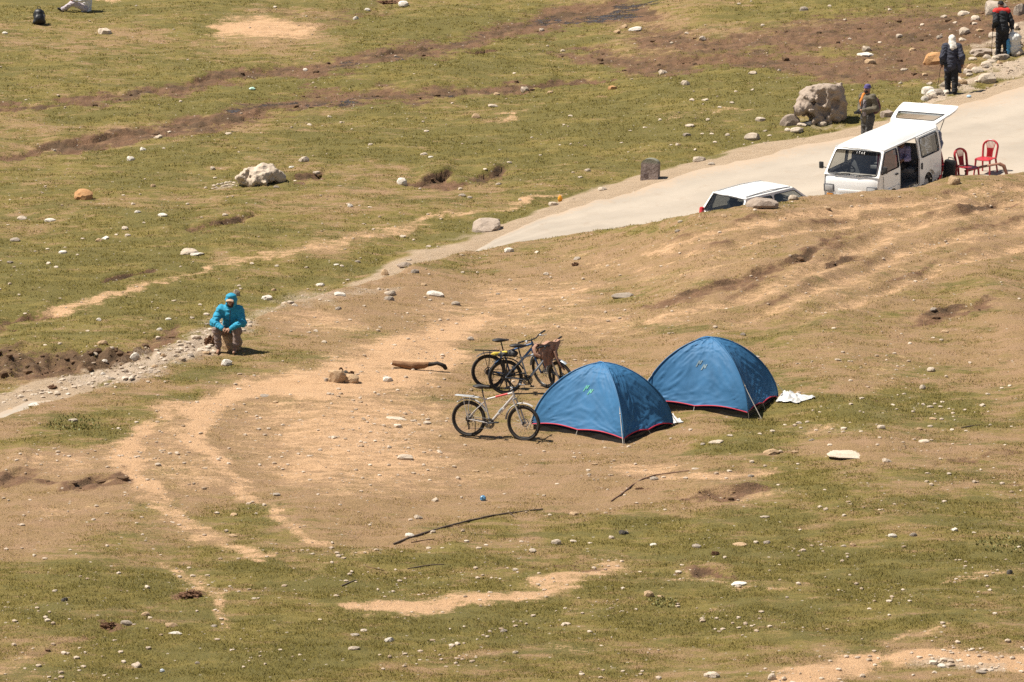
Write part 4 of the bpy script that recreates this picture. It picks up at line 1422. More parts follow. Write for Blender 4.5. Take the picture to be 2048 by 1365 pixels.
pts, g_ = scatter(150000, 3, lambda x, y: sstep(.3, .9, ground_lookup(x, y, grav)) * offroad(x, y) * .9)
rub = pebble_field('rubble', pts, .014 + .075 * g_.rand(len(pts)) ** 6, pebble_mat('rubble_stone', (.33, .25, .18), (.56, .48, .39)), 4)
pts2, g_ = scatter(52000, 8, lambda x, y: (.03 + .22 * sstep(.3, .6, ground_lookup(x, y, sand)) + .30 * sstep(.12, .4, noise2(x, y, .5, 99))) * offroad(x, y))
peb = pebble_field('pebbles', pts2, .010 + .045 * g_.rand(len(pts2)) ** 4, pebble_mat('pebble_stone', (.30, .22, .15), (.54, .45, .36)), 5)
print('rubble', len(pts), 'pebbles', len(pts2))
pts3, g_ = scatter(60000, 12, lambda x, y: (.5 * sstep(.5, .9, ground_lookup(x, y, hum)) + .14 * sstep(.5, .9, ground_lookup(x, y, mud)) * (1 - ground_lookup(x, y, wet))) * offroad(x, y))
clods = pebble_field('mud_clods', pts3, .025 + .11 * g_.rand(len(pts3)) ** 3, pebble_mat('clod_earth', (.075, .045, .025), (.15, .088, .048)), 6)
print('clods', len(pts3))

# boulders with a shape of their own
def boulder(name, label, u, v, prims, cuts=(), h=.022, amp=.05, mat='boulder', subtract=(), freq=5):
    x, y, z = place(u, v)
    mb = sdf_mb(prims, h=h, k=.08, cuts=cuts, subtract=subtract,
                disp=lambda P: amp * fbm3(P, freq, 2, 3) + amp * .5 * (np.abs(noise3(P, freq * 2.1, 5)) - .3) - amp * .22 * fbm3(P, freq * 4.5, 2, 8))
    o = mb.build(name, ROCK[mat], angle=60)
    o.location = (x, y, z)
    return tag(o, label, 'boulder')


boulder('boulder', 'tall cratered grey boulder with an overhanging left ledge by the far road edge', 1648, 250,
        [('e', (-.05, .45, .45), (.50, .45, .50)), ('e', (-.28, .40, .72), (.42, .36, .28)), ('e', (.15, .45, .86), (.40, .36, .24)),
         ('e', (-.42, .25, .42), (.34, .30, .16)), ('e', (.32, .42, .62), (.34, .36, .34)), ('e', (.20, .40, .25), (.42, .40, .35)),
         ('e', (-.18, .28, .20), (.35, .30, .26))],
        cuts=[((.62, .3, .4), (1, -.1, -.35))], subtract=[('e', (-.06, .0, .68), (.16, .20, .16)), ('e', (-.50, .02, .16), (.24, .3, .17)), ('e', (.04, .0, .36), (.20, .16, .10)), ('e', (-.35, .05, .60), (.14, .12, .07)), ('e', (.33, .05, .60), (.10, .16, .16)), ('e', (.18, .02, .90), (.12, .16, .06))], amp=.14, freq=2.2)
boulder('boulder', 'whitish knobbly boulder alone on the left middle meadow', 522, 371,
        [('e', (-.05, .3, .18), (.42, .4, .26)), ('e', (-.38, .25, .14), (.28, .25, .15)), ('e', (.12, .35, .30), (.28, .3, .18)), ('e', (.42, .45, .18), (.18, .2, .18))],
        amp=.09, mat='pale', freq=2.8)

# ------------------------------------------------------------------ tents
def fabric(name, col, seam=0.0):
    t = NT(name)
    P = t.coords()
    n1, n2 = t.noise(P, 3.0, 3, .5), t.noise(P, 140, 2, .5)
    c = t.mix(t.ramp(n1, .3, .7), tuple(x * .88 for x in col), tuple(x * 1.12 for x in col))
    t.set(color=c, rough=.62, spec=.3)
    t.bump(n2, .08, .002)
    # a little light passes the thin cloth
    tr = t.n('BsdfTranslucent')
    t.val(tr.inputs[0], c)
    mx = t.n('MixShader')
    mx.inputs[0].default_value = .16
    t.t.links.new(t.b.outputs[0], mx.inputs[1])
    t.t.links.new(tr.outputs[0], mx.inputs[2])
    t.t.links.new(mx.outputs[0], t.out.inputs[0])
    return t.m


M_FLY = fabric('blue_tent_cloth', (.046, .165, .335))
M_RED = plain('red_tape', (.50, .02, .05), .6, var=.1)
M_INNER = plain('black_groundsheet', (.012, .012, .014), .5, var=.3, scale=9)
M_ROPE = plain('pale_cord', (.52, .48, .42), .8, var=.1)
M_STEEL = plain('peg_steel', (.45, .45, .46), .35, 1.0, var=.1)
M_PLASTIC = plain('white_plastic_sheet', (.50, .50, .49), .4, var=.15, scale=8, dirt=((.36, .28, .2), .5))


def tent(label, u, v, ang, LA, LB, hgt, logo_mat, guy, seed):
    """(u, v): the near corner in the photo; sides LA (to the left) and LB (to the right)"""
    x0, y0, z0 = place(u, v)
    a = np.array([math.cos(R(ang)), math.sin(R(ang))])          # from the left corner towards the near corner
    b = np.array([-a[1], a[0]])                                  # from the near corner towards the right corner
    ctr = np.array([x0, y0]) - a * LA / 2 + b * LB / 2
    zc = ground_at(*ctr)
    T = thing('tent', label, 'tent', (ctr[0], ctr[1], zc), (0, 0, R(ang)), 'blue dome tents')
    hz = lambda X, Y: ground_at(ctr[0] + X * a[0] + Y * b[0], ctr[1] + X * a[1] + Y * b[1]) - zc
    hx, hy = LA / 2, LB / 2
    nt, ns = 64, 56
    rng = np.random.RandomState(seed)

    def arc(t):                                                  # pole profile: share of the half diagonal, height
        th = t * math.pi / 2
        return math.cos(th) ** 1.20, math.sin(th) ** 1.16

    lift = .062

    def surf(side, s, t, off=0.0):
        """side 0..3, s -1..1 along the side, t 0 hem .. 1 top"""
        r, zz = arc(t)
        sag = (1 - s * s)
        flat = 1 - .17 * sag * math.sin(math.pi * min(1, t * 1.12)) * (1 if t < .9 else (1 - t) / .1)
        d = {0: (s * hx, -hy), 1: (hx, s * hy), 2: (-s * hx, hy), 3: (-hx, -s * hy)}[side]
        X, Y = d[0] * r, d[1] * r
        if side in (0, 2):
            Y *= flat
        else:
            X *= flat
        z = lift + (hgt - lift) * zz
        # hem lifts between the pegs
        z += (.045 * abs(math.sin(math.pi * s)) + .03 * sag) * max(0, 1 - t * 6) * (1 if side < 2 else .6)
        wr = nz(side, s, t)
        n = {0: (0, -1, .5), 1: (1, 0, .5), 2: (0, 1, .5), 3: (-1, 0, .5)}[side]
        w = wr + off
        return (X + n[0] * w, Y + n[1] * w, z + n[2] * w)
    GS, GT = np.meshgrid(np.linspace(-1, 1, 161), np.linspace(0, 1, 161))
    tab = []
    for sd in range(4):
        half = hx if sd in (0, 2) else hy
        w = np.zeros_like(GS)
        for an, amp_, reach in ((-1, 1.0, .75), (1, 1.0, .75), (0, .55, .4)):
            dx_, dz_ = (GS - an) * half, GT * hgt * 1.15 + .02
            ph, rho = np.arctan2(dz_, dx_), np.hypot(dx_, dz_)
            n_ = fbm2(ph * 3.2, rho * .8, 1.6, 2, 100 + sd * 3 + seed + an)
            w += amp_ * (np.maximum(0, 1 - np.abs(n_) * 3.2) ** 2) * np.exp(-rho / reach) * np.clip(rho / .12, 0, 1)
        n_ = fbm2(GS * 1.2, GT * 9, 1.3, 2, 140 + sd + seed)
        w += .45 * np.maximum(0, 1 - np.abs(n_) * 3.5) ** 2 * sstep(.45, .75, GT) * (1 - sstep(.92, 1, GT))
        w = w * .032 + .010 * fbm2(GS * half * 2.2, GT * 2.4, 1.0, 2, 150 + sd + seed)
        tab.append(w * (1 - np.abs(GS) ** 10) * np.clip(GT / .02, 0, 1) * (1 - sstep(.93, 1, GT)))

    def nz(side, s, t):
        a, b = min(159.0, (s + 1) * 80), min(159.0, t * 160)
        i_, j_ = int(a), int(b)
        fa, fb = a - i_, b - j_
        W = tab[side]
        return float((W[j_, i_] * (1 - fa) + W[j_, i_ + 1] * fa) * (1 - fb) + (W[j_ + 1, i_] * (1 - fa) + W[j_ + 1, i_ + 1] * fa) * fb)
    mb = MB()
    for sd in range(4):
        P = [[surf(sd, -1 + 2 * i / ns, j / nt) for i in range(ns + 1)] for j in range(nt + 1)]
        mb.grid(P)
    fly = mb.build('fly_sheet', M_FLY, T, angle=75)
    # tape along the hem, seam sleeves over the poles
    tape = MB()
    for sd in range(4):
        tape.tube([surf(sd, -1 + 2 * i / ns, 0, .004) for i in range(ns + 1)], .011, 6)
    tape.build('hem_tape', M_RED, T)
    for cx, cy in ((-1, -1), (1, -1), (1, 1), (-1, 1)):
        pts = []
        for j in range(nt + 1):
            r, zz = arc(j / nt)
            pts.append((cx * hx * r * 1.004, cy * hy * r * 1.004, lift + (hgt - lift) * zz + .004))
        MB().tube(pts, .013, 6).build('pole_sleeve', M_FLY, T)
        MB().tube([(cx * hx * 1.02, cy * hy * 1.02, lift), (cx * hx * 1.04, cy * hy * 1.04, hz(cx * hx, cy * hy) - .02)], .007, 6).build('pole_end', M_STEEL, T)
    # dark inner tent and groundsheet seen under the hem
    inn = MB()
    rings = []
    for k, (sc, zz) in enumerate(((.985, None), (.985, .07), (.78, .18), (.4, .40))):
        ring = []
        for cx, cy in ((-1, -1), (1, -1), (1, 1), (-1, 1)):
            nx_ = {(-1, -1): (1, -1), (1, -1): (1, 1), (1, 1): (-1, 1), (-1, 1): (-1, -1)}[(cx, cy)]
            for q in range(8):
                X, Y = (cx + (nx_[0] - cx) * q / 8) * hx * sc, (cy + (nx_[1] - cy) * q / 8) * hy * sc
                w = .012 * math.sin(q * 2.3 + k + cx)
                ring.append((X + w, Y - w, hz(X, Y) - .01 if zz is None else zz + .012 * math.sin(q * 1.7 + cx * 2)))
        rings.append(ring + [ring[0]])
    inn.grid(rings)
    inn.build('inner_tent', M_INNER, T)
    # guy lines with pegs: from a height on the pole at a corner to a point on the ground
    for cx, cy, t, gx_, gy_ in guy:
        r, zz = arc(t)
        top = np.array([cx * hx * r * 1.01, cy * hy * r * 1.01, lift + (hgt - lift) * zz])
        bot = np.array([gx_, gy_, hz(gx_, gy_)])
        ln = MB().tube([top, top * .5 + bot * .5 + np.array([0, 0, -.012]), bot], .0065, 5).build('guy_line', M_ROPE, T)
        MB().tube([bot + np.array([0, 0, -.08]), bot + np.array([0, 0, .05])], .006, 6).build('peg', M_STEEL, ln)
        MB().tube([top * .75 + bot * .25, top * .72 + bot * .28], .012, 6).build('tensioner', M_ROPE, ln)
    for sd in (0, 1):                                            # middle hem loops
        p = np.array(surf(sd, 0, 0))
        q = p + np.array([(0, -.05, 0), (.05, 0, 0)][sd])
        q[2] = hz(q[0], q[1])
        MB().tube([p, q], .005, 5).build('hem_loop', M_ROPE, T)
    # printed mark: a double peaked mountain sign
    mark = MB()
    for k, (s0, pts) in enumerate(((-.02, [(-.10, -.02), (-.05, .055), (-.02, .01), (.02, .06)]), (.05, [(-.03, .0), (.03, .065), (.05, .02), (.10, .07)]))):
        for (p0, p1) in zip(pts[:-1], pts[1:]):
            Q = []
            for e in (-.5, .5):
                row = []
                for w in np.linspace(0, 1, 4):
                    s_ = p0[0] + (p1[0] - p0[0]) * w + s0 + e * .035
                    t_ = .46 + p0[1] + (p1[1] - p0[1]) * w - k * .05
                    row.append(surf(0, s_, t_, .006))
                Q.append(row)
            mark.grid(Q)
    mark.build('printed_mark', logo_mat, T)
    return T


M_LOGO_G = plain('green_print', (.07, .33, .26), .6, var=.15)
M_LOGO_Y = plain('faded_print', (.16, .24, .29), .6, var=.2, scale=30)
tent('blue dome tent in front, nearest the silver bicycle, with a green printed mark', 1247, 888, -37, 2.07, 1.57, 1.22, M_LOGO_G,
     [(1, -1, .40, 1.13, -.93), (1, 1, .15, 1.08, .90), (-1, 1, .35, -1.5, 1.3), (-1, -1, .12, -1.12, -.86)], 1)
tent('blue dome tent standing behind, with a faded grey printed mark and slanting cord', 1495, 838, -25, 2.13, 1.55, 1.26, M_LOGO_Y,
     [(1, -1, .42, 1.34, -.76), (-1, -1, .34, -1.35, -1.25), (1, 1, .2, 1.2, 1.0), (-1, 1, .35, -1.5, 1.3)], 4)


def crumpled(name, label, cat, quad, mat, n=22, amp=.03, seed=0, lift=.02):
    """a crumpled sheet on the ground; quad: four photo points, left, near, right, far"""
    C = [np.array(place(*q)[:2]) for q in quad]
    P = []
    for j in range(n + 1):
        for i in range(n + 1):
            s, t = i / n, j / n
            p = C[0] * (1 - s) * (1 - t) + C[1] * s * (1 - t) + C[2] * s * t + C[3] * (1 - s) * t
            e = 1 + .1 * float(noise2(np.array([p[0]]), np.array([p[1]]), 4, 60 + seed)[0])
            m = sum(C) / 4
            p = m + (p - m) * e
            h = abs(float(fbm2(np.array([p[0]]), np.array([p[1]]), 5, 3, 70 + seed)[0])) * amp * 2.2 * min(1, 8 * min(s, t, 1 - s, 1 - t) + .25)
            P.append((p[0], p[1], ground_at(*p) + lift + h))
    c = np.mean(P, axis=0)
    o = MB().grid((np.array(P) - c).reshape(n + 1, n + 1, 3)).build(name, mat, angle=50, loc=c)
    return tag(o, label, cat)


crumpled('plastic_sheet', 'crumpled white plastic sheet on the grass right of the rear tent', 'sheet', [(1553, 806), (1595, 809), (1632, 797), (1565, 789)], M_PLASTIC, amp=.05, seed=1)
crumpled('plastic_sheet', 'small white plastic corner on the grass between the two tents', 'sheet', [(1336, 838), (1345, 850), (1368, 847), (1345, 832)], M_PLASTIC, amp=.03, seed=2)


def wad(name, label, cat, u, v, w, h, col, seed):
    x, y, z = place(u, v + h * .4)
    s = px_per_m(y, z)
    W, H = w / s / 2, h / s / 2
    bm = bmesh.new()
    bmesh.ops.create_icosphere(bm, subdivisions=3, radius=1)
    V = np.array([q.co[:] for q in bm.verts])
    Fc = [[q.index for q in f.verts] for f in bm.faces]
    bm.free()
    V = V * (1 + .38 * np.abs(fbm3(V, 2.2, 3, seed)))[:, None] * .85
    V = V * np.array([W, W * .8, H])
    o = MB().add(V, Fc).build(name, plain('wrap_%d' % seed, col, .35, var=.25, scale=40), angle=15, loc=(x, y + W * .5, z + H * .7))
    return tag(o, label, cat)


wad('wrapper', 'crumpled blue wrapper on the bare ground left of the curved stick', 'litter', 966, 997, 13, 13, (.10, .25, .42), 1)
wad('wrapper', 'orange and yellow wrapper by the white stone at the road edge', 'litter', 1120, 398, 10, 15, (.75, .33, .02), 2)
wad('wrapper', 'pale green wrapper in the muddy channel', 'litter', 504, 178, 13, 7, (.42, .62, .50), 3)
wad('wrapper', 'white and blue scrap in the grass at the bottom left', 'litter', 324, 1342, 10, 8, (.62, .66, .72), 4)
wad('wrapper', 'light blue scrap in the rubble below the white scarf walker', 'litter', 1938, 193, 10, 6, (.45, .60, .72), 5)

# ------------------------------------------------------------------ wood: log, branches
tw = NT('weathered_wood')
Pw = tw.coords()
mp = tw.n('Mapping')
mp.inputs['Scale'].default_value = (3, 22, 22)
tw.t.links.new(Pw, mp.inputs[0])
nw = tw.noise(mp.outputs[0], 2.2, 6, .65, .6)
cw = tw.mix(tw.ramp(nw, .3, .7), (.13, .062, .032), (.33, .19, .10))
tw.set(color=cw, rough=.85, spec=.2)
tw.bump(nw, .6, .015)
M_WOOD = tw.m
M_STICK = plain('dry_stick', (.155, .085, .055), .85, var=.35, scale=12)
M_DARKSTICK = plain('dark_stick', (.095, .066, .050), .85, var=.35, scale=12)
M_CHAR = plain('charred_wood', (.022, .016, .013), .8, var=.4, scale=14)

lx, ly, lz = place(838, 741)
L = thing('log', 'thick brown log with a charred bent end on the sand beside the bicycles', 'log', (lx, ly, lz))
prof = [(-.53, .0, .150, .052), (-.44, .0, .135, .060), (-.30, .0, .105, .072), (-.15, .01, .085, .080), (-.02, .02, .095, .070), (.10, .02, .105, .058), (.20, .02, .12, .044)]
lm = MB().tube([(p[0], p[1], p[2]) for p in prof], [p[3] for p in prof], 14)
V = np.array(lm.v)
V += (fbm3(V, 6, 3, 4) * .02)[:, None] * np.array([0, 1, 1])
lm.v = [tuple(p) for p in V]
lm.build('trunk', M_WOOD, L, angle=60)
em = MB().tube([(.18, .02, .12), (.28, .02, .13), (.36, .02, .13), (.44, .02, .12), (.50, .02, .09), (.53, .02, .03), (.535, .02, .0)], [.043, .038, .040, .042, .045, .038, .026], 12)
V = np.array(em.v)
V += (fbm3(V, 8, 3, 5) * .018)[:, None] * np.array([0, 1, 1])
em.v = [tuple(p) for p in V]
em.build('charred_end', M_CHAR, L, angle=60)


def branch(name, label, pts, r, mat, twigs=()):
    P = []
    for i, (u, v) in enumerate(pts):
        P.append(np.array(place(u, v)))
    Q = []
    for a, b in zip(P[:-1], P[1:]):
        for w in np.linspace(0, 1, 9)[:-1]:
            p = a + (b - a) * w
            p[2] += r * .8
            Q.append(p)
    P[-1][2] += r * .8
    Q.append(P[-1])
    c = Q[0].copy()
    rr = [r * (.5 + .5 * math.sin(math.pi * min(.5, .12 + .9 * i / len(Q)))) * (1 - .45 * i / len(Q)) for i in range(len(Q))]
    t = MB().tube([q - c for q in Q], rr, 7)
    V = np.array(t.v)
    V += (fbm3(V, 9, 2, 4) * r * .25)[:, None] * np.array([0, .3, 1])
    t.v = [tuple(p) for p in V]
    for i, d in twigs:
        t.tube([Q[i] - c, Q[i] - c + np.array(d)], [r * .4, r * .15], 5)
    return tag(t.build(name, mat, angle=60, loc=c), label, 'stick')


branch('stick', 'curved reddish brown stick on the ground below the front tent', [(1222, 1004), (1245, 988), (1262, 974), (1285, 960), (1310, 952), (1345, 947), (1378, 943)], .017, M_STICK)
branch('stick', 'long dark branch lying across the grass below the bicycles', [(787, 1090), (812, 1080), (850, 1068), (890, 1056), (940, 1043), (985, 1033), (1030, 1027), (1085, 1020)], .021, M_DARKSTICK, ((30, (.12, .1, .03)), (46, (.1, -.3, .02))))
branch('stick', 'short pale stick under the left end of the long branch', [(822, 1086), (845, 1082), (868, 1079)], .010, M_STICK)
branch('stick', 'thin bent twig in the litter of pale stones, lower middle', [(815, 1139), (838, 1135), (862, 1131), (888, 1130)], .012, M_DARKSTICK)
branch('stick', 'short dark stick left of the pale stones, lower middle', [(682, 1174), (696, 1168), (712, 1162)], .014, M_DARKSTICK)
branch('stick', 'straight dark stick on the grass right of the stone cluster', [(1922, 857), (1940, 854), (1963, 851)], .014, M_DARKSTICK)
branch('stick', 'thin grey stick between the pale stones, lower middle', [(732, 1134), (750, 1138), (768, 1142)], .009, M_STICK)

# ------------------------------------------------------------------ leafy weeds
tl = NT('weed_leaf')
tl.set(color=tl.mix(tl.n('ObjectInfo').outputs['Random'], (.165, .165, .048), (.24, .23, .09)), rough=.6, spec=.3)


def weed(label, u, v, wpx, n, seed):
    x, y, z = place(u, v)
    s = px_per_m(y, z)
    W = wpx / s / 2
    g = np.random.RandomState(seed)
    T = thing('weed', label, 'weed', (x, y, z), group='leafy weeds')
    mb = MB()
    for i in range(n):
        a, rr = g.rand() * 6.28, W * math.sqrt(g.rand())
        bx, by = math.cos(a) * rr, math.sin(a) * rr * 1.3
        bz = ground_at(x + bx, y + by) - z
        d = np.array([g.randn() * .6, g.randn() * .6, .5 + g.rand()])
        d = d / np.linalg.norm(d) * (.03 + .035 * g.rand())
        w = np.cross(d, [g.randn(), g.randn(), .3])
        w = w / (np.linalg.norm(w) + 1e-6) * (.009 + .009 * g.rand())
        p = np.array([bx, by, bz])
        mb.add([p, p + d * .5 + w, p + d, p + d * .5 - w], [(0, 1, 2, 3)])
    mb.build('leaves', tl.m, T, smooth=False)
    st = MB()
    for i in range(6):
        a, rr = g.rand() * 6.28, W * .6 * g.rand()
        bx, by = math.cos(a) * rr, math.sin(a) * rr
        bz = ground_at(x + bx, y + by) - z
        st.tube([(bx, by, bz - .01), (bx + g.randn() * .02, by + g.randn() * .02, bz + .04)], [.003, .002], 4)
    st.build('stems', tl.m, T)


for i, (label, u, v, w, n) in enumerate((
        ('low leafy weeds in the green strip below the rubble bank', 148, 850, 110, 240),
        ('low leafy weeds beside the tan round stone, lower middle', 1325, 1204, 60, 120),
        ('low leafy weeds near the right edge in the lower grass', 2005, 1092, 110, 200))):
    weed(label, u, v, w, n, i)

# ------------------------------------------------------------------ bicycles
M_TYRE = plain('tyre_rubber', (.018, .016, .015), .85, var=.3, scale=30, dirt=((.16, .11, .07), .35))
M_BLK = plain('black_alloy', (.018, .018, .020), .45, var=.2)
M_ALU = plain('bare_alloy', (.50, .50, .50), .45, .4, var=.12)
M_SPOKE = plain('spoke_steel', (.30, .29, .28), .6, var=.1)
M_DISC = plain('disc_steel', (.22, .22, .22), .55, .2, var=.2)
M_SIL = plain('silver_paint', (.50, .48, .46), .38, .15, var=.08, dirt=((.35, .27, .2), .25))
M_GRY = plain('grey_paint', (.30, .34, .38), .38, .15, var=.1, dirt=((.35, .27, .2), .25))
M_BLUE = plain('blue_frame_paint', (.045, .11, .24), .35, .1, var=.1)
M_REDP = plain('red_decal', (.55, .06, .05), .4, var=.1)
M_WHT = plain('white_decal', (.72, .70, .68), .4, var=.05)
M_SADDLE = plain('saddle_vinyl', (.022, .020, .020), .55, var=.2)


def bicycle(label, loc, rz, lean, frame_mat, steer=0.0, mag=False, rack='light', guards=True, crank=200, decal=None, stand_=1, group='mountain bicycles'):
    B = thing('bicycle', label, 'bicycle', loc, (lean, 0, rz), group)
    WR = .336
    ra, fa, bb = np.array([0, 0, WR]), np.array([1.08, 0, WR]), np.array([.425, 0, .285])
    st = np.array([.29, 0, .735])
    crown, htop = np.array([.885, 0, .80]), np.array([.845, 0, .915])
    ax = Vector(htop - crown).normalized()
    S = Matrix.Translation(Vector(crown)) @ Matrix.Rotation(R(steer), 4, ax) @ Matrix.Translation(-Vector(crown))

    def wheel(pos, M, rear):
        rim = MB().ring((0, 0, 0), (0, 1, 0), .278, .013, 48, 6, 1.0)
        w = rim.build('wheel', M_BLK if mag or not rear else M_BLK, B)
        w.matrix_local = M @ Matrix.Translation(Vector(pos))
        MB().ring((0, 0, 0), (0, 1, 0), .310, .027, 56, 10).build('tyre', M_TYRE, w)
        hb = MB().tube([(0, -.05, 0), (0, .05, 0)], .022, 10)
        hb.build('hub', M_BLK, w)
        sp = MB()
        if mag:
            for k in range(5):
                a = 2 * math.pi * k / 5 + .3
                for da in (-.10, .10):
                    sp.tube([(.02 * math.cos(a), 0, .02 * math.sin(a)), (.275 * math.cos(a + da), 0, .275 * math.sin(a + da))], [.016, .014], 6)
        else:
            for k in range(28):
                a = 2 * math.pi * k / 28
                sd = .03 if k % 2 else -.03
                sp.tube([(.02 * math.cos(a + .9), sd, .02 * math.sin(a + .9)), (.27 * math.cos(a), 0, .27 * math.sin(a))], .0016, 4)
        sp.build('spokes', M_BLK if mag else M_SPOKE, w)
        dsc = MB().ring((0, .055, 0), (0, 1, 0), .070, .010, 24, 4, .15)
        for k in range(5):
            a = 2 * math.pi * k / 5
            dsc.tube([(.015 * math.cos(a), .055, .015 * math.sin(a)), (.065 * math.cos(a + .5), .055, .065 * math.sin(a + .5))], .005, 4)
        dsc.build('brake_disc', M_DISC, w)
        if rear:
            cs = MB()
            for k in range(6):
                cs.tube([(0, -.03 - k * .005, 0), (0, -.033 - k * .005, 0)], .055 - k * .006, 16)
            cs.build('cassette', M_BLK, w)
        return w
    wheel(ra, Matrix.Identity(4), True)
    wheel(fa, S, False)
    fm = MB()
    fm.tube([bb, bb + (st - bb) * 1.05], [.017, .016], 10)
    fm.tube([st - np.array([0, 0, .03]), htop - np.array([-.012, 0, .035])], [.017, .021], 10)
    fm.tube([bb, crown + np.array([-.01, 0, .03])], [.026, .024], 10)
    fm.tube([crown, htop], .022, 10)
    for s in (-1, 1):
        fm.tube([bb + np.array([-.01, s * .03, 0]), (.10, s * .055, .325), (0, s * .066, WR)], [.012, .010, .009], 8)
        fm.tube([st + np.array([.01, s * .018, -.07]), (.12, s * .05, .49), (0, s * .066, WR)], [.010, .009, .008], 8)
    frame = fm.build('frame', frame_mat, B)
    if decal:
        d = htop - st
        dm = MB()
        dm.tube([st - np.array([0, 0, .03]) + d * .42, st - np.array([0, 0, .03]) + d * .84 + np.array([.004, 0, -.003])], [.0205, .0222], 10)
        dm.build('decal', decal, frame)
        MB().tube([bb + (crown - bb) * .35, bb + (crown - bb) * .6], [.0265, .026], 10).build('lettering_band', M_WHT, frame)
    fk = MB()
    fk.tube([crown - np.array([0, .065, .03]), crown + np.array([0, .065, -.03])], .016, 8)
    for s in (-1, 1):
        mid = (crown - np.array([0, 0, .03])) * .5 + fa * .5
        fk.tube([crown + np.array([0, s * .062, -.03]), mid + np.array([-.012, s * .062, .04])], .014, 8)
        fk.tube([mid + np.array([-.012, s * .062, .045]), fa + np.array([0, s * .062, 0])], [.019, .015], 8)
    fk.xform(S).build('fork', frame_mat if not mag else M_SIL, B)
    hb = MB()
    stem = htop + np.array([-.012, 0, .045])
    hb.tube([htop, stem], .014, 8)
    hb.tube([stem, stem + np.array([.075, 0, .03])], .014, 8)
    c = stem + np.array([.075, 0, .03])
    hb.tube([c + np.array([-.05, -.33, .035]), c + np.array([-.02, -.16, .03]), c + np.array([0, -.07, 0]), c + np.array([0, .07, 0]), c + np.array([-.02, .16, .03]), c + np.array([-.05, .33, .035])], .0125, 8)
    ho = hb.xform(S).build('handlebar', M_BLK, B)
    for s in (-1, 1):
        MB().tube([c + np.array([-.032, s * .225, .033]), c + np.array([-.052, s * .34, .035])], .018, 8).xform(S).build('grip', M_SADDLE, ho)
        lv = MB().tube([c + np.array([-.02, s * .19, .03]), c + np.array([.04, s * .20, .01]), c + np.array([.045, s * .30, .0])], .007, 6)
        lv.rbox(c + np.array([0, s * .175, .02]), (.05, .04, .03), .01)
        lv.xform(S).build('brake_lever', M_ALU if not mag else M_BLK, ho)
    sd = MB()
    sv = sdf_mb([('e', (-.07, 0, 0), (.10, .085, .030)), ('c', (-.05, 0, .0), (.15, 0, .006), .04, .018)], h=.009, k=.03)
    top = st + np.array([-.055, 0, .215])
    sv.v = [tuple(np.array(p) + top) for p in sv.v]
    so = sv.build('saddle', M_SADDLE, B)
    MB().tube([st, top - np.array([-.01, 0, .03])], .013, 8).tube([top + np.array([-.08, .02, -.03]), top + np.array([.09, .012, -.018])], .0045, 5).tube([top + np.array([-.08, -.02, -.03]), top + np.array([.09, -.012, -.018])], .0045, 5).build('seat_post', M_BLK, so)
    cr = MB()
    for k, r_ in enumerate((.092, .072, .052)):
        cr.ring(bb + np.array([0, -.045 + k * .007, 0]), (0, 1, 0), r_, .008, 32, 4, .4)
    for k in range(5):
        a = 2 * math.pi * k / 5
        cr.tube([bb + np.array([0, -.045, 0]), bb + np.array([.088 * math.cos(a), -.045, .088 * math.sin(a)])], .008, 5)
    co_ = cr.build('chainring', M_BLK, B)
    for s, a in ((-1, R(crank)), (1, R(crank + 180))):
        e = bb + np.array([.17 * math.cos(a), s * .075, .17 * math.sin(a)])
        ca = MB().tube([bb + np.array([0, s * .055, 0]), e], [.014, .011], 6).build('crank_arm', M_BLK, B)
        MB().rbox(e + np.array([0, s * .055, 0]), (.085, .09, .022), .008).build('pedal', M_BLK, ca)
    ch = MB()
    ch.tube([bb + np.array([0, -.045, .09]), ra + np.array([0, -.043, .045])], .005, 5).tube([bb + np.array([0, -.045, -.09]), np.array([.03, -.043, WR - .17]), np.array([-.01, -.043, WR - .11]), ra + np.array([-.02, -.043, -.04])], .005, 5)
    ch.build('chain', M_BLK, B)
    MB().tube([ra + np.array([0, -.06, -.02]), ra + np.array([.015, -.05, -.10])], .013, 6).rbox(ra + np.array([.022, -.045, -.14]), (.03, .02, .11), .008).build('derailleur', M_BLK, B)
    kx = .10
    MB().tube([(kx, .06, .31), (kx - .01, .10, .18), (kx - .04, .17, .01 - .17 * math.sin(lean))], [.010, .009, .008], 6).build('kickstand', M_BLK, B)
    if rack:
        rk_ = MB()
        zz = .745
        m = M_BLK if rack == 'black' else M_ALU
        for s in (-1, 1):
            rk_.tube([(.20, s * .05, zz), (-.26, s * .06, zz + .015)], .007, 6)
            for xx in (-.10, .03):
                rk_.tube([(xx, s * .06, zz), (0, s * .075, WR + .02)], .006, 5)
        for xx in np.linspace(-.26, .16, 6):
            rk_.tube([(xx, -.055, zz + .008), (xx, .055, zz + .008)], .006, 5)
        rk_.tube([(.0, 0, zz + .005), (.20, 0, zz), (.285, 0, zz - .03)], .008, 5)
        if rack == 'light':
            rk_.rbox((-.09, 0, zz + .018), (.36, .10, .012), .005)
        rk_.build('rear_rack', m, B)
    if guards:
        def fender(pos, a0, a1, R_, wd, M):
            P = []
            for a in np.linspace(R(a0), R(a1), 22):
                P.append([(pos[0] + (R_ - .018 * (abs(e) > .9)) * math.cos(a), wd * e, pos[2] + (R_ - .012 * e * e) * math.sin(a)) for e in (-1, -.5, 0, .5, 1)])
            m_ = MB().grid(P)
            P2 = [[(p[0] * .0 + (p[0] - pos[0]) * .985 + pos[0], p[1], (p[2] - pos[2]) * .985 + pos[2]) for p in r_] for r_ in P]
            m_.grid(P2, True)
            m_.xform(M)
            return m_
        fender(ra, 25, 128, .385, .032, Matrix.Identity(4)).build('mudguard', M_SIL if guards == 'silver' else M_BLK, B)
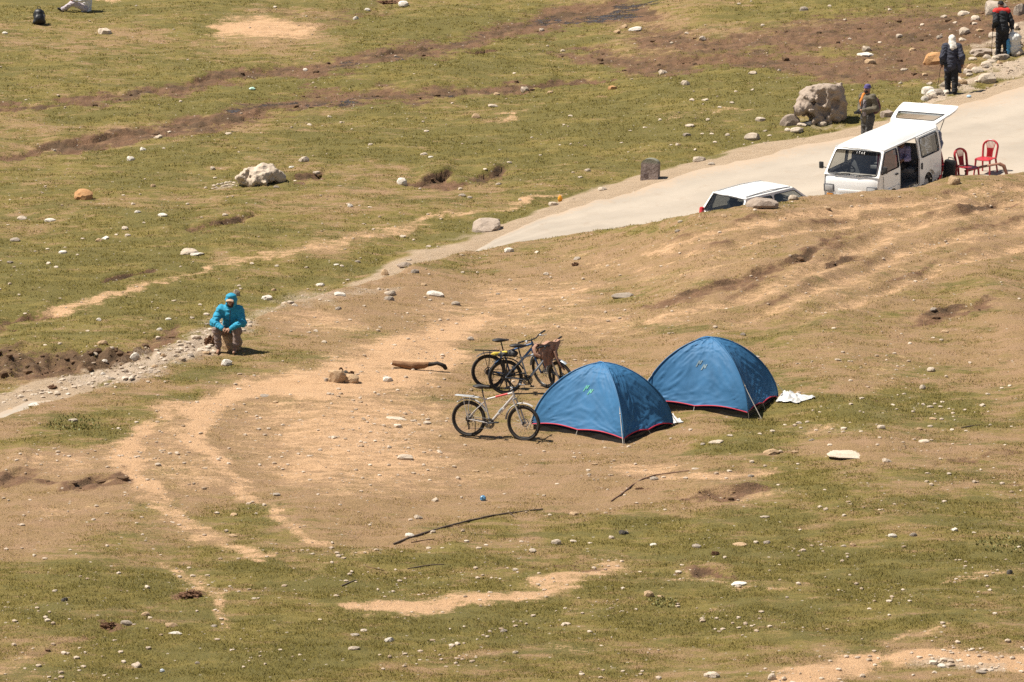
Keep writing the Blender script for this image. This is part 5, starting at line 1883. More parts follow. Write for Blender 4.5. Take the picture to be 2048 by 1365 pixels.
        fender(fa, 60, 175, .385, .030, S).build('mudguard', M_SIL if guards == 'silver' else M_GRY, B)
    cb = MB()
    p0 = Vector(c + np.array([.03, .17, .02]))
    p0 = S @ p0
    cb.tube([p0, p0 + Vector((.08, -.04, -.02)), Vector(crown) + Vector((.08, .03, .02)), Vector(bb * .45 + crown * .55)], .004, 5)
    p1 = S @ Vector(c + np.array([.03, -.17, .02]))
    cb.tube([p1, p1 + Vector((.10, .04, -.05)), Vector(crown) + Vector((.06, -.03, -.10)), Vector(fa) + Vector((-.06, -.06, .2))], .004, 5)
    cb.build('cable', M_BLK, B)
    return B


def wheel_base(u, v):
    return np.array(place(u, v))


def put_bike(label, rear, front, lean, **k):
    a, b = wheel_base(*rear), wheel_base(*front)
    rz = math.atan2(b[1] - a[1], b[0] - a[0])
    m = (a + b) / 2
    o = m[:2] - .54 * np.array([math.cos(rz), math.sin(rz)])
    return bicycle(label, (o[0], o[1], m[2] - .003), rz, lean, **k)


bike1 = put_bike('silver grey bicycle with a red striped top tube, nearest the front tent', (931, 875), (1053, 881), R(-3), frame_mat=M_SIL, steer=-6, rack='light', guards='silver', crank=15, decal=M_REDP)
MB().tube([(.60, 0, .50), (.66, 0, .57)], .032, 10).tube([(.66, 0, .57), (.672, 0, .585)], .018, 8).build('bottle', M_GRY, bike1)
bike2 = put_bike('blue bicycle with a black rack at the back of the parked pair', (978, 777), (1087, 777), R(-3), frame_mat=M_BLUE, steer=-56, rack='black', guards=True, crank=70)
bike3 = put_bike('grey bicycle with black five spoke wheels under the brown jacket', (1012, 789), (1122, 789), R(-3), frame_mat=M_GRY, steer=-46, mag=True, rack='black', guards=True, crank=120)
for n_, xs in (('bungee_cord', [(-.22, -.05), (-.02, .05), (.18, -.04)]),):
    pts = [(x, y, .775) for x, y in xs]
    MB().tube(pts, .012, 6).build(n_, plain('yellow_cord', (.62, .45, .02), .6), bike3)
bag = sdf_mb([('e', (.14, 0, .80), (.10, .07, .07)), ('e', (-.02, .0, .79), (.12, .06, .045))], h=.012, k=.04, disp=lambda P: .02 * fbm3(P, 16, 2, 5))
sdf_mb([('e', (-.20, 0, .785), (.075, .06, .035)), ('c', (-.12, .03, .80), (.02, -.03, .83), .025, .02)], h=.012, k=.03, disp=lambda P: .012 * fbm3(P, 18, 2, 5)).build('yellow_bundle', plain('yellow_cloth', (.55, .42, .05), .8, var=.3), bike3)
bag.build('strapped_bundle', plain('dark_bundle', (.03, .03, .032), .7, var=.4), bike3)

# the brown jacket thrown over the handlebar
jl = place(1122, 789)
JC = np.array([jl[0] - .26, jl[1] + .0, jl[2] + .985])
jd = np.array([.84, .50, .10])
jd /= np.linalg.norm(jd)
jn = np.array([.50, -.86, 0])
jk = MB()
for off_ in (0, .012):
    P = []
    for t in np.linspace(-1, 1, 41):
        row = []
        for s_ in np.linspace(-1, 1, 31):
            a = abs(t)
            hang = max(0, a - .10) * (.40 if t > 0 else .30) * (1 + .25 * math.sin(3 * s_ + 1.2 + t) + .10 * math.sin(9 * s_))
            fold = (.022 * math.sin(s_ * 9 + t * 2) + .012 * math.sin(s_ * 21 + 4 * t)) * min(1, a * 2.2)
            out = math.copysign(min(a, .10) / .10 * .035, t) + fold * (1 if t > 0 else -1) + t * .03
            p = JC + jd * (s_ * .245 * (1 - .18 * a) + .02 * math.sin(7 * t)) + jn * (out + math.copysign(off_, t)) + np.array([0, 0, .03 - hang + off_ * (a < .12) + .018 * math.sin(6 * s_ + 1)])
            row.append(p)
        P.append(row)
    jk.grid(P, bool(off_))
for a_, q_ in (((.10, -.02, -.12), [(.04, -.02, -.12), (.07, -.02, -.14), (.08, .0, -.10)]), ((-.24, -.02, .02), [(-.06, -.04, -.06), (.02, -.05, -.12), (.10, -.04, -.04)])):
    pts = [JC + jn * .07 + np.array(a_)]
    for d_ in q_:
        pts.append(pts[-1] + np.array(d_))
    jk.tube(pts, [.050, .055, .048, .038], 14, flat=.45)
jc = np.mean(np.array(jk.v), axis=0)
jk.v = [tuple(np.array(p) - jc) for p in jk.v]
tag(jk.build('jacket', plain('brown_cloth', (.33, .185, .125), .9, var=.2, scale=10, bump=.2), angle=60, loc=jc), 'brown jacket thrown over the handlebar of the grey bicycle', 'jacket')

# ------------------------------------------------------------------ vehicles
def thin_glass(name, tint, gloss=.12):
    t = NT(name)
    tr = t.n('BsdfTransparent')
    tr.inputs[0].default_value = tint + (1,)
    gl = t.n('BsdfGlossy')
    gl.inputs['Roughness'].default_value = .03
    lw = t.n('LayerWeight')
    lw.inputs[0].default_value = .5
    mx = t.n('MixShader')
    t.t.links.new(t.math('ADD', t.math('MULTIPLY', t.math('POWER', lw.outputs['Facing'], 5.0), .9), gloss, True), mx.inputs[0])
    t.t.links.new(tr.outputs[0], mx.inputs[1])
    t.t.links.new(gl.outputs[0], mx.inputs[2])
    t.t.links.new(mx.outputs[0], t.out.inputs[0])
    t.t.nodes.remove(t.b)
    return t.m


M_GLASS = thin_glass('window_glass', (.80, .81, .79), .12)
M_GLASSD = thin_glass('dark_window_glass', (.42, .44, .44), .08)
M_WPAINT = plain('white_car_paint', (.80, .79, .77), .28, var=.03, scale=3, spec=.5, dirt=((.55, .46, .36), .22), coat=.3)
M_RUB = plain('black_rubber_trim', (.02, .02, .022), .6, var=.2)
M_GTRIM = plain('grey_plastic_trim', (.10, .10, .105), .5, var=.15)
M_SEATG = plain('grey_seat_cloth', (.16, .165, .175), .9, var=.2, scale=14)
M_SEATR = plain('red_seat_cloth', (.30, .03, .035), .9, var=.2, scale=14)
M_LINING = plain('grey_lining', (.14, .13, .125), .9, var=.2)
M_DASH = plain('dashboard', (.46, .42, .38), .7, var=.15)
M_LENS = plain('lamp_lens', (.42, .41, .40), .12, var=.15, scale=40, spec=.8)
M_TAIL = plain('red_lens', (.48, .02, .02), .15, var=.15, scale=30, spec=.8)
M_PLATE = plain('number_plate', (.72, .70, .62), .5, var=.05)
M_HUB = plain('steel_wheel', (.40, .40, .41), .4, .6, var=.15)


def car_wheel(parent, pos, r=.26, w=.15):
    o = MB().ring((0, 0, 0), (0, 1, 0), r - .065, .065, 36, 10, w / .13).build('wheel', M_TYRE, parent, loc=pos)
    s = 1 if pos[1] > 0 else -1
    d = MB()
    d.tube([(0, s * .03, 0), (0, s * .055, 0), (0, s * .06, 0)], [r - .08, r - .09, r - .15], 28)
    d.tube([(0, s * .055, 0), (0, s * .075, 0)], [.05, .04], 16)
    d.build('rim', M_HUB, o)


def arch(cx, r, z0, n=9):
    return [(cx - r * math.cos(math.pi * i / (n - 1)), z0 + r * math.sin(math.pi * i / (n - 1))) for i in range(n)]


def rounded(pts, r=.05, n=4):
    out = []
    N = len(pts)
    for i in range(N):
        p, a, b = np.array(pts[i], float), np.array(pts[i - 1], float), np.array(pts[(i + 1) % N], float)
        da, db = a - p, b - p
        ra, rb = min(r, np.linalg.norm(da) * .4), min(r, np.linalg.norm(db) * .4)
        p0, p1 = p + da / np.linalg.norm(da) * ra, p + db / np.linalg.norm(db) * rb
        for k in range(n + 1):
            t = k / n
            out.append(tuple((1 - t) ** 2 * p0 + 2 * t * (1 - t) * p + t * t * p1))
    return out


def fit_stand(rot, loc_pt, u, v, h):
    """ground point for a thing whose corner loc_pt (metres, own axes) shows at photo pixel (u, v)"""
    x, y, _ = place_low(u, v, h)
    q = rot @ Vector(loc_pt)
    x, y = x - q.x, y - q.y
    for _ in range(25):
        z = ground_at(x, y) + .01
        pu_, pv_ = project(x + q.x, y + q.y, z + q.z)
        s_ = px_per_m(y, z)
        x += (u - float(pu_)) / s_ * .8
        y -= (v - float(pv_)) / s_ / .22 * .5
    return x, y, ground_at(x, y) + .01


def van():
    rz = math.atan2(-.853, -.522)
    pitch = R(4.2)
    # the roof's front corner on the open side fixes where the van stands
    rotm = Matrix.Rotation(rz, 3, 'Z') @ Matrix.Rotation(pitch, 3, 'Y')
    ox, oy, oz = fit_stand(rotm, (1.15 * 1.09, .60 * 1.09, 1.53 * 1.09), 1768, 298, 1.66)
    print('van at', ox, oy, oz, edge_s(ox, oy))
    V = thing('van', 'white microvan with its side door slid open and tailgate raised, parked on the road', 'van', (ox, oy, oz), (0, 0, 0))
    V.scale = (1.09, 1.09, 1.09)
    V.rotation_euler = (Matrix.Rotation(rz, 3, 'Z') @ Matrix.Rotation(pitch, 3, 'Y')).to_euler()

    def hw(z):
        return float(np.interp(z, [.25, .40, .60, .95, 1.25, 1.50, 1.56], [.675, .70, .708, .700, .662, .612, .585]))

    def side(s, o=0.0):
        return lambda x, z: (x, s * (hw(z) + o - .03 * max(0, (x - 1.35) / .3) ** 2 - .03 * max(0, (-x - 1.45) / .2) ** 2), z)
    WB, WT = (1.625, .94), (1.175, 1.49)                  # foot and head of the windscreen
    open_a, open_b = .50, -.44                            # the door opening
    wz0, wz1 = 1.00, 1.435
    for s in (1, -1):
        m = side(s)
        body = MB()
        low_f = [(open_a, .27), (.62, .27)] + arch(.94, .30, .27) + [(1.30, .27), (1.62, .30), (1.675, .45), (1.68, .62), (1.66, .80), (1.63, .94), (open_a, .95)]
        low_r = [(-1.66, .30), (-1.25, .27)] + arch(-.92, .30, .27) + [(-.58, .27), (open_b, .27), (open_b, .95), (-1.67, .95), (-1.685, .60)]
        body.panel(low_f, [], m)
        body.panel(low_r, [], m)
        body.panel([(open_a, .27), (open_a, .40), (open_b, .40), (open_b, .27)], [], m)
        win_f = rounded([(open_a + .07, wz0), (1.50, wz0 - .01), (1.165, wz1), (open_a + .07, wz1)], .05)
        body.panel([(open_a, .95), (1.63, .94), WT, (open_a, 1.50)], [win_f], m)
        win_r = rounded([(-1.56, wz0), (open_b - .10, wz0), (open_b - .10, wz1), (-1.53, wz1)], .06)
        body.panel([(-1.67, .95), (open_b, .95), (open_b, 1.50), (-1.62, 1.50)], [win_r], m)
        body.panel([(open_b, 1.46), (open_a, 1.46), (open_a, 1.50), (open_b, 1.50)], [], m)
        nm = 'side_panel'
        if s < 0:
            win_m = rounded([(open_b + .06, wz0), (open_a - .06, wz0), (open_a - .06, wz1), (open_b + .06, wz1)], .05)
            body.panel([(open_b, .40), (open_a, .40), (open_a, .95), (open_b, .95)], [], m)
            body.panel([(open_b, .95), (open_a, .95), (open_a, 1.46), (open_b, 1.46)], [win_m], m)
        pn = body.build(nm, M_WPAINT, V, angle=50)
        for w in [win_f, win_r] + ([win_m] if s < 0 else []):
            g = MB().panel(w, [], side(s, -.012)).build('window', M_GLASS, V)
            MB().tube([side(s, .003)(*p) for p in w], .011, 6, closed=True).build('seal', M_RUB, g)
        hn = MB().rbox((.72, s * (hw(.86) + .012), .86), (.13, .022, .035), .008).build('door_handle', M_RUB, V)
        # shut lines
        for xx, z0, z1 in ((open_a + .005, .42, 1.47), (1.40, .62, .93)):
            MB().tube([side(s, .001)(xx, z) for z in np.linspace(z0, z1, 8)], .006, 4).build('shut_line', M_RUB, pn)
        MB().tube([side(s, .004)(x, .60) for x in np.linspace(.55, 1.6, 8)], .006, 4).build('crease', M_WPAINT, pn)
    # roof with a crown and rolled edges
    P = []
    for x in np.linspace(-1.64, 1.19, 30):
        zr = float(np.interp(x, [-1.66, -1.55, -1.0, 0, .8, 1.05, 1.20], [1.50, 1.575, 1.615, 1.635, 1.62, 1.58, 1.495]))
        row = []
        for e in np.linspace(-1, 1, 25):
            w = hw(1.50) + .004
            drop = (zr - 1.495) * abs(e) ** 6 + .03 * e * e * (zr > 1.52)
            row.append((x, e * w, max(1.49, zr - drop)))
        P.append(row)
    roof = MB().grid(P).build('roof', M_WPAINT, V, angle=70)
    for s in (-1, 1):
        MB().tube([(x, s * (hw(1.5) + .012), 1.492) for x in np.linspace(-1.62, 1.16, 12)], .012, 6).build('drip_rail', M_WPAINT, roof)
    # screen frame and windscreen
    def scr(a, t):                                        # a: -1..1 across, t: 0 foot .. 1 head
        x, z = WB[0] + (WT[0] - WB[0]) * t, WB[1] + (WT[1] - WB[1]) * t
        return (x + .045 * (1 - a * a), a * hw(z) * .995, z + .01 * (1 - a * a))
    win = rounded([(-.90, .06), (.90, .06), (.905, .93), (-.905, .93)], .09)
    sub = []
    for i in range(len(win)):
        a, b = np.array(win[i]), np.array(win[(i + 1) % len(win)])
        for k in range(6 if np.linalg.norm(b - a) > .3 else 1):
            sub.append(tuple(a + (b - a) * k / 6))
    outer = [(a, 0) for a in np.linspace(-1, 1, 13)] + [(a, 1) for a in np.linspace(1, -1, 13)]
    MB().panel(outer, [sub], scr).build('windscreen_frame', M_WPAINT, V, angle=60)
    W = MB().grid([[np.array(scr(a, t)) + np.array([-.01, 0, -.004]) for a in np.linspace(-.92, .92, 15)] for t in np.linspace(.05, .94, 6)]).build('windscreen', M_GLASS, V)
    MB().tube([np.array(scr(*p)) + np.array([.004, 0, .003]) for p in sub], .013, 6, closed=True).build('seal', M_RUB, W)
    # sun strip with small pale letters along the head of the screen
    MB().grid([[np.array(scr(a, t)) + np.array([.004, 0, .003]) for a in np.linspace(-.88, .88, 13)] for t in (.80, .86, .91)]).build('sun_strip', thin_glass('strip_tint', (.38, .36, .33), .02), W)
    let = MB()
    for i, ch in enumerate(('I', 'T', 'A', 'K')):
        c = -.02 + i * .10
        segs = {'I': [((0, 0), (0, 1))], 'T': [((0, 0), (0, 1)), ((-.4, 1), (.4, 1))], 'A': [((-.4, 0), (0, 1)), ((.4, 0), (0, 1)), ((-.2, .4), (.2, .4))], 'K': [((-.3, 0), (-.3, 1)), ((-.3, .5), (.35, 1)), ((-.3, .5), (.35, 0))]}[ch]
        for p, q in segs:
            let.tube([np.array(scr(c + d[0] * .045, .815 + d[1] * .075)) + np.array([.009, 0, .006]) for d in (p, q)], .006, 4)
    let.build('lettering', M_WHT, W)
    for y0, y1 in ((-.42, -.02), (.15, .52)):
        wp = MB().tube([scr(y0 / .7, .0), np.array(scr((y0 + y1) / 1.4, .05)) + [.02, 0, .02], np.array(scr(y1 / .7, .07)) + [.02, 0, .02]], [.010, .008, .006], 6)
        wp.build('wiper', M_RUB, V)
    # nose
    P = []
    for z in np.linspace(.30, .945, 18):
        xf = float(np.interp(z, [.30, .42, .60, .75, .85, .945], [1.645, 1.68, 1.70, 1.695, 1.68, 1.632]))
        row = []
        for e in np.linspace(-1, 1, 31):
            row.append((xf - .055 * abs(e) ** 7 - .012 * e * e, e * (hw(z) - .012), z))
        P.append(row)
    MB().grid(P).build('nose', M_WPAINT, V, angle=60)
    MB().rbox((1.70, 0, .40), (.09, 1.36, .13), .03).build('bumper', M_WPAINT, V)
    MB().rbox((1.752, 0, .42), (.012, .48, .10), .004).build('number_plate', M_PLATE, V)
    MB().rbox((1.700, 0, .60), (.02, .62, .07), .01).build('grille', M_WPAINT, V)
    for s in (-1, 1):
        h = MB().rbox((1.682, s * .545, .645), (.05, .27, .185), .02).build('headlight', M_GTRIM, V)
        MB().rbox((1.702, s * .535, .645), (.03, .20, .135), .015).build('lens', M_LENS, h)
        MB().rbox((1.695, s * .52, .50), (.03, .16, .05), .01).build('indicator', plain('amber_lens', (.55, .22, .03), .2), h)
        a = MB().tube([(1.48, s * .68, 1.05), (1.52, s * .78, 1.08)], .010, 6).build('mirror_arm', M_RUB, V)
        MB().rbox((1.53, s * .81, 1.12), (.05, .11, .16), .02).build('mirror', M_RUB, a)
    # open rear end and raised tailgate
    rf = MB()
    for s in (-1, 1):
        rf.tube([(-1.685, s * .66, .35), (-1.685, s * .665, .95), (-1.64, s * .60, 1.49)], [.03, .035, .03], 8)
    rf.tube([(-1.64, -.60, 1.50), (-1.64, .60, 1.50)], .03, 8)
    rf.rbox((-1.69, 0, .42), (.08, 1.36, .16), .03)
    rf.build('rear_frame', M_WPAINT, V)
    for s in (-1, 1):
        MB().rbox((-1.70, s * .62, .72), (.05, .10, .30), .02).build('tail_light', M_TAIL, V)
    th = R(17)
    def gate(y, d, o=0.0):                                 # d metres from the hinge, o proud of the panel
        b = .12 * math.sin(min(1, d / 1.05) * math.pi * .5) ** 2
        return (-1.655 - d * math.cos(th) - o * math.sin(th) * 1.0, y, 1.575 + d * math.sin(th) + .05 * math.sin(math.pi * min(1, d / .5)) * .5 - b * .5 + o)
    gw = lambda d: .60 + .14 * min(1, d / .75)
    go = rounded([(-.60, 0), (.60, 0), (.70, .50), (.735, .80), (.72, 1.02), (-.72, 1.02), (-.735, .80), (-.70, .50)], .06)
    gwn = rounded([(-.50, .08), (.50, .08), (.60, .50), (-.60, .50)], .06)
    G = MB().panel(go, [gwn], lambda y, d: gate(y, d), .045, (-math.sin(th), 0, math.cos(th))).build('tailgate', M_WPAINT, V, angle=30)
    gg = MB().panel(gwn, [], lambda y, d: gate(y, d, -.015)).build('rear_window', M_GLASS, G)
    MB().tube([gate(y, d, .004) for y, d in gwn], .010, 6, closed=True).build('seal', M_RUB, gg)
    MB().rbox(gate(0, .78, .0), (.10, .42, .03), .01, Matrix.Rotation(th, 3, 'Y')).build('plate_recess', M_WPAINT, G)
    for s in (-1, 1):
        MB().tube([gate(s * .62, .45, -.05), (-1.66, s * .60, 1.20)], [.009, .013], 6).build('gas_strut', M_RUB, V)
    # the door, slid back along the flank
    dm = side(1, .055)
    d0, d1 = open_b + .03, -1.56
    dw = rounded([(d0 - .10, wz0 - .01), (d1 + .10, wz0 - .01), (d1 + .12, wz1), (d0 - .10, wz1)], .06)
    dlow = [(d0, .36), (d0, .95), (d1, .95), (d1, .50), (-1.33, .50)] + [(-.92 + .34 * math.cos(a), .30 + .34 * math.sin(a)) for a in np.linspace(R(150), R(40), 6)] + [(-.62, .36)]
    D = MB().panel(dlow, [], dm, .04, (0, 1, 0)).panel([(d0, .95), (d1, .95), (d1 + .02, 1.48), (d0, 1.48)], [dw], dm, .03, (0, 1, 0)).build('sliding_door', M_WPAINT, V, angle=40)
    dg = MB().panel(dw, [], side(1, .04)).build('door_window', M_GLASS, D)
    MB().tube([side(1, .060)(*p) for p in dw], .012, 6, closed=True).build('seal', M_RUB, dg)
    MB().rbox((d0 - .09, hw(.80) + .065, .80), (.06, .02, .15), .008).build('door_handle', M_RUB, D)
    # cabin
    MB().box((0, 0, .42), (3.2, 1.32, .04)).build('floor_pan', M_LINING, V)
    ln = MB()
    ln.grid([[(x, e * .57, 1.475 + .04 * (1 - e * e)) for e in np.linspace(-1, 1, 7)] for x in (-1.6, 0, 1.1)])
    ln.grid([[(x, -(hw(z) - .05), z) for x in (-1.6, 1.5)] for z in (.42, .95)])
    ln.grid([[(x, hw(z) - .05, z) for x in (-1.6, open_b)] for z in (.42, .95)])
    ln.grid([[(x, hw(z) - .05, z) for x in (open_a, 1.5)] for z in (.42, .95)])
    ln.build('lining', M_LINING, V)
    ds = MB().rbox((1.40, 0, .86), (.30, 1.22, .16), .05).build('dashboard', M_DASH, V)
    MB().ring((1.14, -.33, 1.0), (-.75, 0, .66), .17, .014, 28, 6).tube([(1.14, -.33, 1.0), (1.28, -.33, .88)], .02, 6).tube([(1.14, -.49, 1.0), (1.14, -.17, 1.0)], .012, 5).build('steering_wheel', M_RUB, V)
    for y, mt in ((-.33, M_SEATG), (.33, M_SEATR)):
        st = MB().rbox((.72, y, .70), (.50, .50, .14), .05).build('seat', mt, V)
        MB().rbox((.47, y, .98), (.13, .48, .54), .05, Matrix.Rotation(R(-10), 3, 'Y')).build('backrest', mt, st)
        MB().rbox((.40, y, 1.31), (.09, .26, .15), .04, Matrix.Rotation(R(-10), 3, 'Y')).build('headrest', mt, st)
    st = MB().rbox((-.62, 0, .68), (.46, 1.16, .13), .05).build('bench_seat', M_SEATG, V)
    MB().rbox((-.86, 0, .98), (.13, 1.14, .52), .05, Matrix.Rotation(R(-10), 3, 'Y')).build('backrest', M_SEATG, st)
    for x in (.94, -.92):
        for s in (-1, 1):
            car_wheel(V, (x, s * .60, .262), .262)
    return V, rz


VAN, VAN_RZ = van()


def to_world(obj, p):
    M = Matrix.LocRotScale(obj.location, obj.rotation_euler, None)
    return M @ Vector(p)


def hatchback():
    rz = R(42)
    rotm = Matrix.Rotation(rz, 3, 'Z') @ Matrix.Rotation(R(-3.5), 3, 'Y') @ Matrix.Rotation(R(2.0), 3, 'X')
    ox, oy, oz = fit_stand(rotm, (-1.36, -.55, 1.39), 1492, 397, 1.39)
    print('car at', ox, oy, oz, edge_s(ox, oy))
    C = thing('car', 'white hatchback whose roof and rear window show above the bank', 'car', (ox, oy, oz))
    C.rotation_euler = (Matrix.Rotation(rz, 3, 'Z') @ Matrix.Rotation(R(-3.5), 3, 'Y') @ Matrix.Rotation(R(2.0), 3, 'X')).to_euler()

    def hw(z):
        return float(np.interp(z, [.20, .40, .60, .88, 1.0, 1.25, 1.40], [.66, .72, .74, .715, .685, .61, .555]))
    side = lambda s, o=0.0: (lambda x, z: (x, s * (hw(z) + o - .10 * max(0, (x - 1.2) / .5) ** 2 - .05 * max(0, (-x - 1.4) / .3) ** 2), z))
    RT, RB = (-1.36, 1.385), (-1.66, .93)
    FT, FB = (.28, 1.385), (.92, .90)
    wins = [rounded([(-1.28, .93), (-.52, .915), (-.52, 1.325), (-1.20, 1.325)], .06), rounded([(-.44, .915), (.78, .905), (.27, 1.325), (-.44, 1.325)], .06)]
    for s in (1, -1):
        m = side(s)
        low = [(-1.66, .30), (-1.40, .24)] + arch(-1.10, .31, .24) + [(-.79, .22), (.85, .22)] + arch(1.16, .31, .24) + [(1.47, .26), (1.66, .32), (1.70, .50), (1.62, .70), (.95, .885), (-1.66, .905), (-1.70, .60)]
        b = MB().panel(low, [], m)
        b.panel([(-1.66, .905), (.95, .885), FT, RT], wins, m)
        pn = b.build('side_panel', M_WPAINT, C, angle=50)
        for w in wins:
            g = MB().panel(w, [], side(s, -.01)).build('window', M_GLASSD, C)
            MB().tube([side(s, .003)(*p) for p in w], .010, 6, closed=True).build('seal', M_RUB, g)
        for xx in (-.30, -.95):
            MB().rbox((xx, s * (hw(.82) + .015), .82), (.14, .025, .03), .008).build('door_handle', M_WPAINT, pn)
        MB().rbox((.72, s * .80, .93), (.10, .16, .11), .03).build('mirror', M_WPAINT, C)
    P = []
    for x in np.linspace(-1.40, .31, 26):
        zr = float(np.interp(x, [-1.42, -1.34, -1.0, -.5, 0, .25, .34], [1.375, 1.415, 1.445, 1.46, 1.45, 1.41, 1.375]))
        P.append([(x, e * (hw(1.39) + .006), max(1.372, zr - (zr - 1.378) * abs(e) ** 7 - .025 * e * e)) for e in np.linspace(-1, 1, 27)])
    roof = MB().grid(P).build('roof', M_WPAINT, C, angle=70)
    for s in (-1, 1):
        MB().tube([(x, s * .485, float(np.interp(x, [-1.3, -.5, .2], [1.408, 1.441, 1.408])) - .004) for x in np.linspace(-1.30, .22, 14)], .011, 6).build('roof_channel', plain('pale_grey_trim', (.45, .45, .45), .5), roof)

    def quad(A, B, bow):
        return lambda a, t: (A[0] + (B[0] - A[0]) * t + bow * (1 - a * a), a * hw(A[1] + (B[1] - A[1]) * t), A[1] + (B[1] - A[1]) * t)
    for nm, A, B, bow in (('rear_window', RB, RT, -.04), ('windscreen', FB, FT, .05)):
        q = quad(A, B, bow)
        w = rounded([(-.88, .10), (.88, .10), (.90, .92), (-.90, .92)], .09)
        outer = [(a, 0) for a in np.linspace(-1, 1, 11)] + [(a, 1) for a in np.linspace(1, -1, 11)]
        MB().panel(outer, [w], q).build('window_frame', M_WPAINT, C, angle=60)
        g = MB().panel(w, [], lambda a, t: np.array(q(a, t)) - np.array([bow * .2, 0, .004])).build(nm, M_GLASSD if nm == 'rear_window' else M_GLASS, C)
        MB().tube([q(*p) for p in w], .012, 6, closed=True).build('seal', M_RUB, g)
    P = []
    for z in np.linspace(.28, .935, 12):
        xr = float(np.interp(z, [.28, .45, .65, .93], [-1.66, -1.72, -1.715, -1.665]))
        P.append([(xr + .06 * abs(e) ** 6, e * (hw(z) - .02), z) for e in np.linspace(-1, 1, 21)])
    tg_ = MB().grid(P).build('tailgate', M_WPAINT, C, angle=60)
    MB().rbox((-1.73, 0, .62), (.012, .5, .11), .004).build('number_plate', M_PLATE, tg_)
    for s in (-1, 1):
        MB().rbox((-1.665, s * .655, .87), (.12, .11, .34), .035, Matrix.Rotation(R(8), 3, 'Y')).build('tail_light', M_TAIL, C)
        MB().rbox((1.60, s * .55, .62), (.14, .26, .15), .04).build('headlight', M_LENS, C)
    P = []
    for x in np.linspace(.90, 1.66, 12):
        zz = float(np.interp(x, [.9, 1.3, 1.55, 1.66], [.905, .86, .78, .66]))
        P.append([(x + .03 * (1 - e * e), e * (hw(.85) - .01 - .10 * max(0, (x - 1.2) / .5) ** 2), zz - .03 * e * e) for e in np.linspace(-1, 1, 17)])
    MB().grid(P).build('bonnet', M_WPAINT, C, angle=60)
    MB().rbox((1.66, 0, .42), (.12, 1.30, .34), .06).build('bumper', M_WPAINT, C)
    MB().rbox((-1.70, 0, .40), (.12, 1.34, .24), .05).build('bumper', M_WPAINT, C)
    ln = MB().box((0, 0, .30), (3.0, 1.3, .04))
    ln.grid([[(x, e * .50, 1.355 + .03 * (1 - e * e)) for e in np.linspace(-1, 1, 5)] for x in (-1.3, .2)])
    ln.build('lining', M_LINING, C)
    for x in (-.75, .15):
        for y in (-.33, .33):
            st = MB().rbox((x + .2, y, .52), (.46, .48, .14), .05).build('seat', M_SEATG, C)
            MB().rbox((x - .06, y, .84), (.12, .46, .54), .05, Matrix.Rotation(R(-12), 3, 'Y')).build('backrest', M_SEATG, st)
            MB().rbox((x - .14, y, 1.17), (.08, .24, .14), .04).build('headrest', M_SEATG, st)
    MB().rbox((.72, 0, .80), (.30, 1.2, .18), .05).build('dashboard', M_LINING, C)
    for x in (-1.10, 1.16):
        for s in (-1, 1):
            car_wheel(C, (x, s * .62, .265), .265)
    return C


hatchback()

# ------------------------------------------------------------------ red plastic chairs
M_CHAIR = plain('red_plastic', (.46, .035, .045), .38, var=.08, scale=6, spec=.5, dirt=((.40, .22, .16), .2))


def chair(label, x, y, rz):
    z = ground_at(x, y)
    Cc = thing('chair', label, 'chair', (x, y, z), (0, 0, rz), 'red plastic chairs')
    # faces -Y; seat with a rolled front
    P = []
    for t in np.linspace(0, 1, 9):
        yy = -.21 + .42 * t
        w = .215 - .02 * t
        P.append([(e * w, yy, .435 - .03 * max(0, .2 - t) * 5 * .6 - .012 * (1 - e * e) + .008 * t) for e in np.linspace(-1, 1, 9)])
    s = MB().grid(P)
    P2 = [[(p[0] * .99, p[1], p[2] - .018) for p in r_] for r_ in P]
    s.grid(P2, True)
    rim = [P[0][i] for i in range(9)] + [r_[-1] for r_ in P[1:]] + P[-1][::-1][1:] + [r_[0] for r_ in P[::-1][1:-1]]
    s.tube([(p[0], p[1], p[2] - .010) for p in rim], .014, 6, closed=True)
    s.build('seat', M_CHAIR, Cc)
    for sx in (-1, 1):
        MB().tube([(sx * .195, -.19, .43), (sx * .205, -.205, .25), (sx * .225, -.235, 0)], [.034, .029, .024], 6, flat=.8).build('leg', M_CHAIR, Cc)
        MB().tube([(sx * .18, .19, .44), (sx * .195, .225, .25), (sx * .215, .275, 0)], [.034, .029, .024], 6, flat=.8).build('leg', M_CHAIR, Cc)
    by = lambda zz: .20 + .11 * ((zz - .43) / .45)
    fr = []
    for a in np.linspace(0, math.pi, 15):
        zz = .70 + .165 * math.sin(a)
        fr.append((-.205 * math.cos(a) * (1 + .02 * math.sin(a)), by(zz), zz))
    pts = [(-.185, by(.44), .43), (-.195, by(.55), .55)] + fr + [(.195, by(.55), .55), (.185, by(.44), .43)]
    B = MB().tube(pts, .040, 8, flat=.65).build('backrest', M_CHAIR, Cc)
    fan = MB()
    for k in range(7):
        e = (k - 3) / 3
        xt, xb = e * .125, e * .072
        zt = .70 + .165 * math.sqrt(max(0, 1 - (xt / .205) ** 2)) - .01
        fan.tube([(xb, by(.45), .44), (xb * 1.05, by(.58), .58), ((xt + xb) / 2, by(.70), .70), (xt, by(zt), zt)], [.013, .013, .012, .010], 5, flat=.6)
        if abs(e) == 1:
            fan.tube([(xb, by(.45), .44), (xb * 1.05, by(.58), .58), ((xt + xb) / 2, by(.70), .70), (xt, by(zt), zt)], .012, 5)
    fan.grid([[(e * (.082 + .02 * (zz - .44)), by(zz) + .003, zz) for e in np.linspace(-1, 1, 5)] for zz in np.linspace(.44, .67, 4)])
    fan.build('splat', M_CHAIR, B)
    return Cc


def seat_spot(u, v, h):
    x, y, z = place_low(u, v, h)
    return x, y


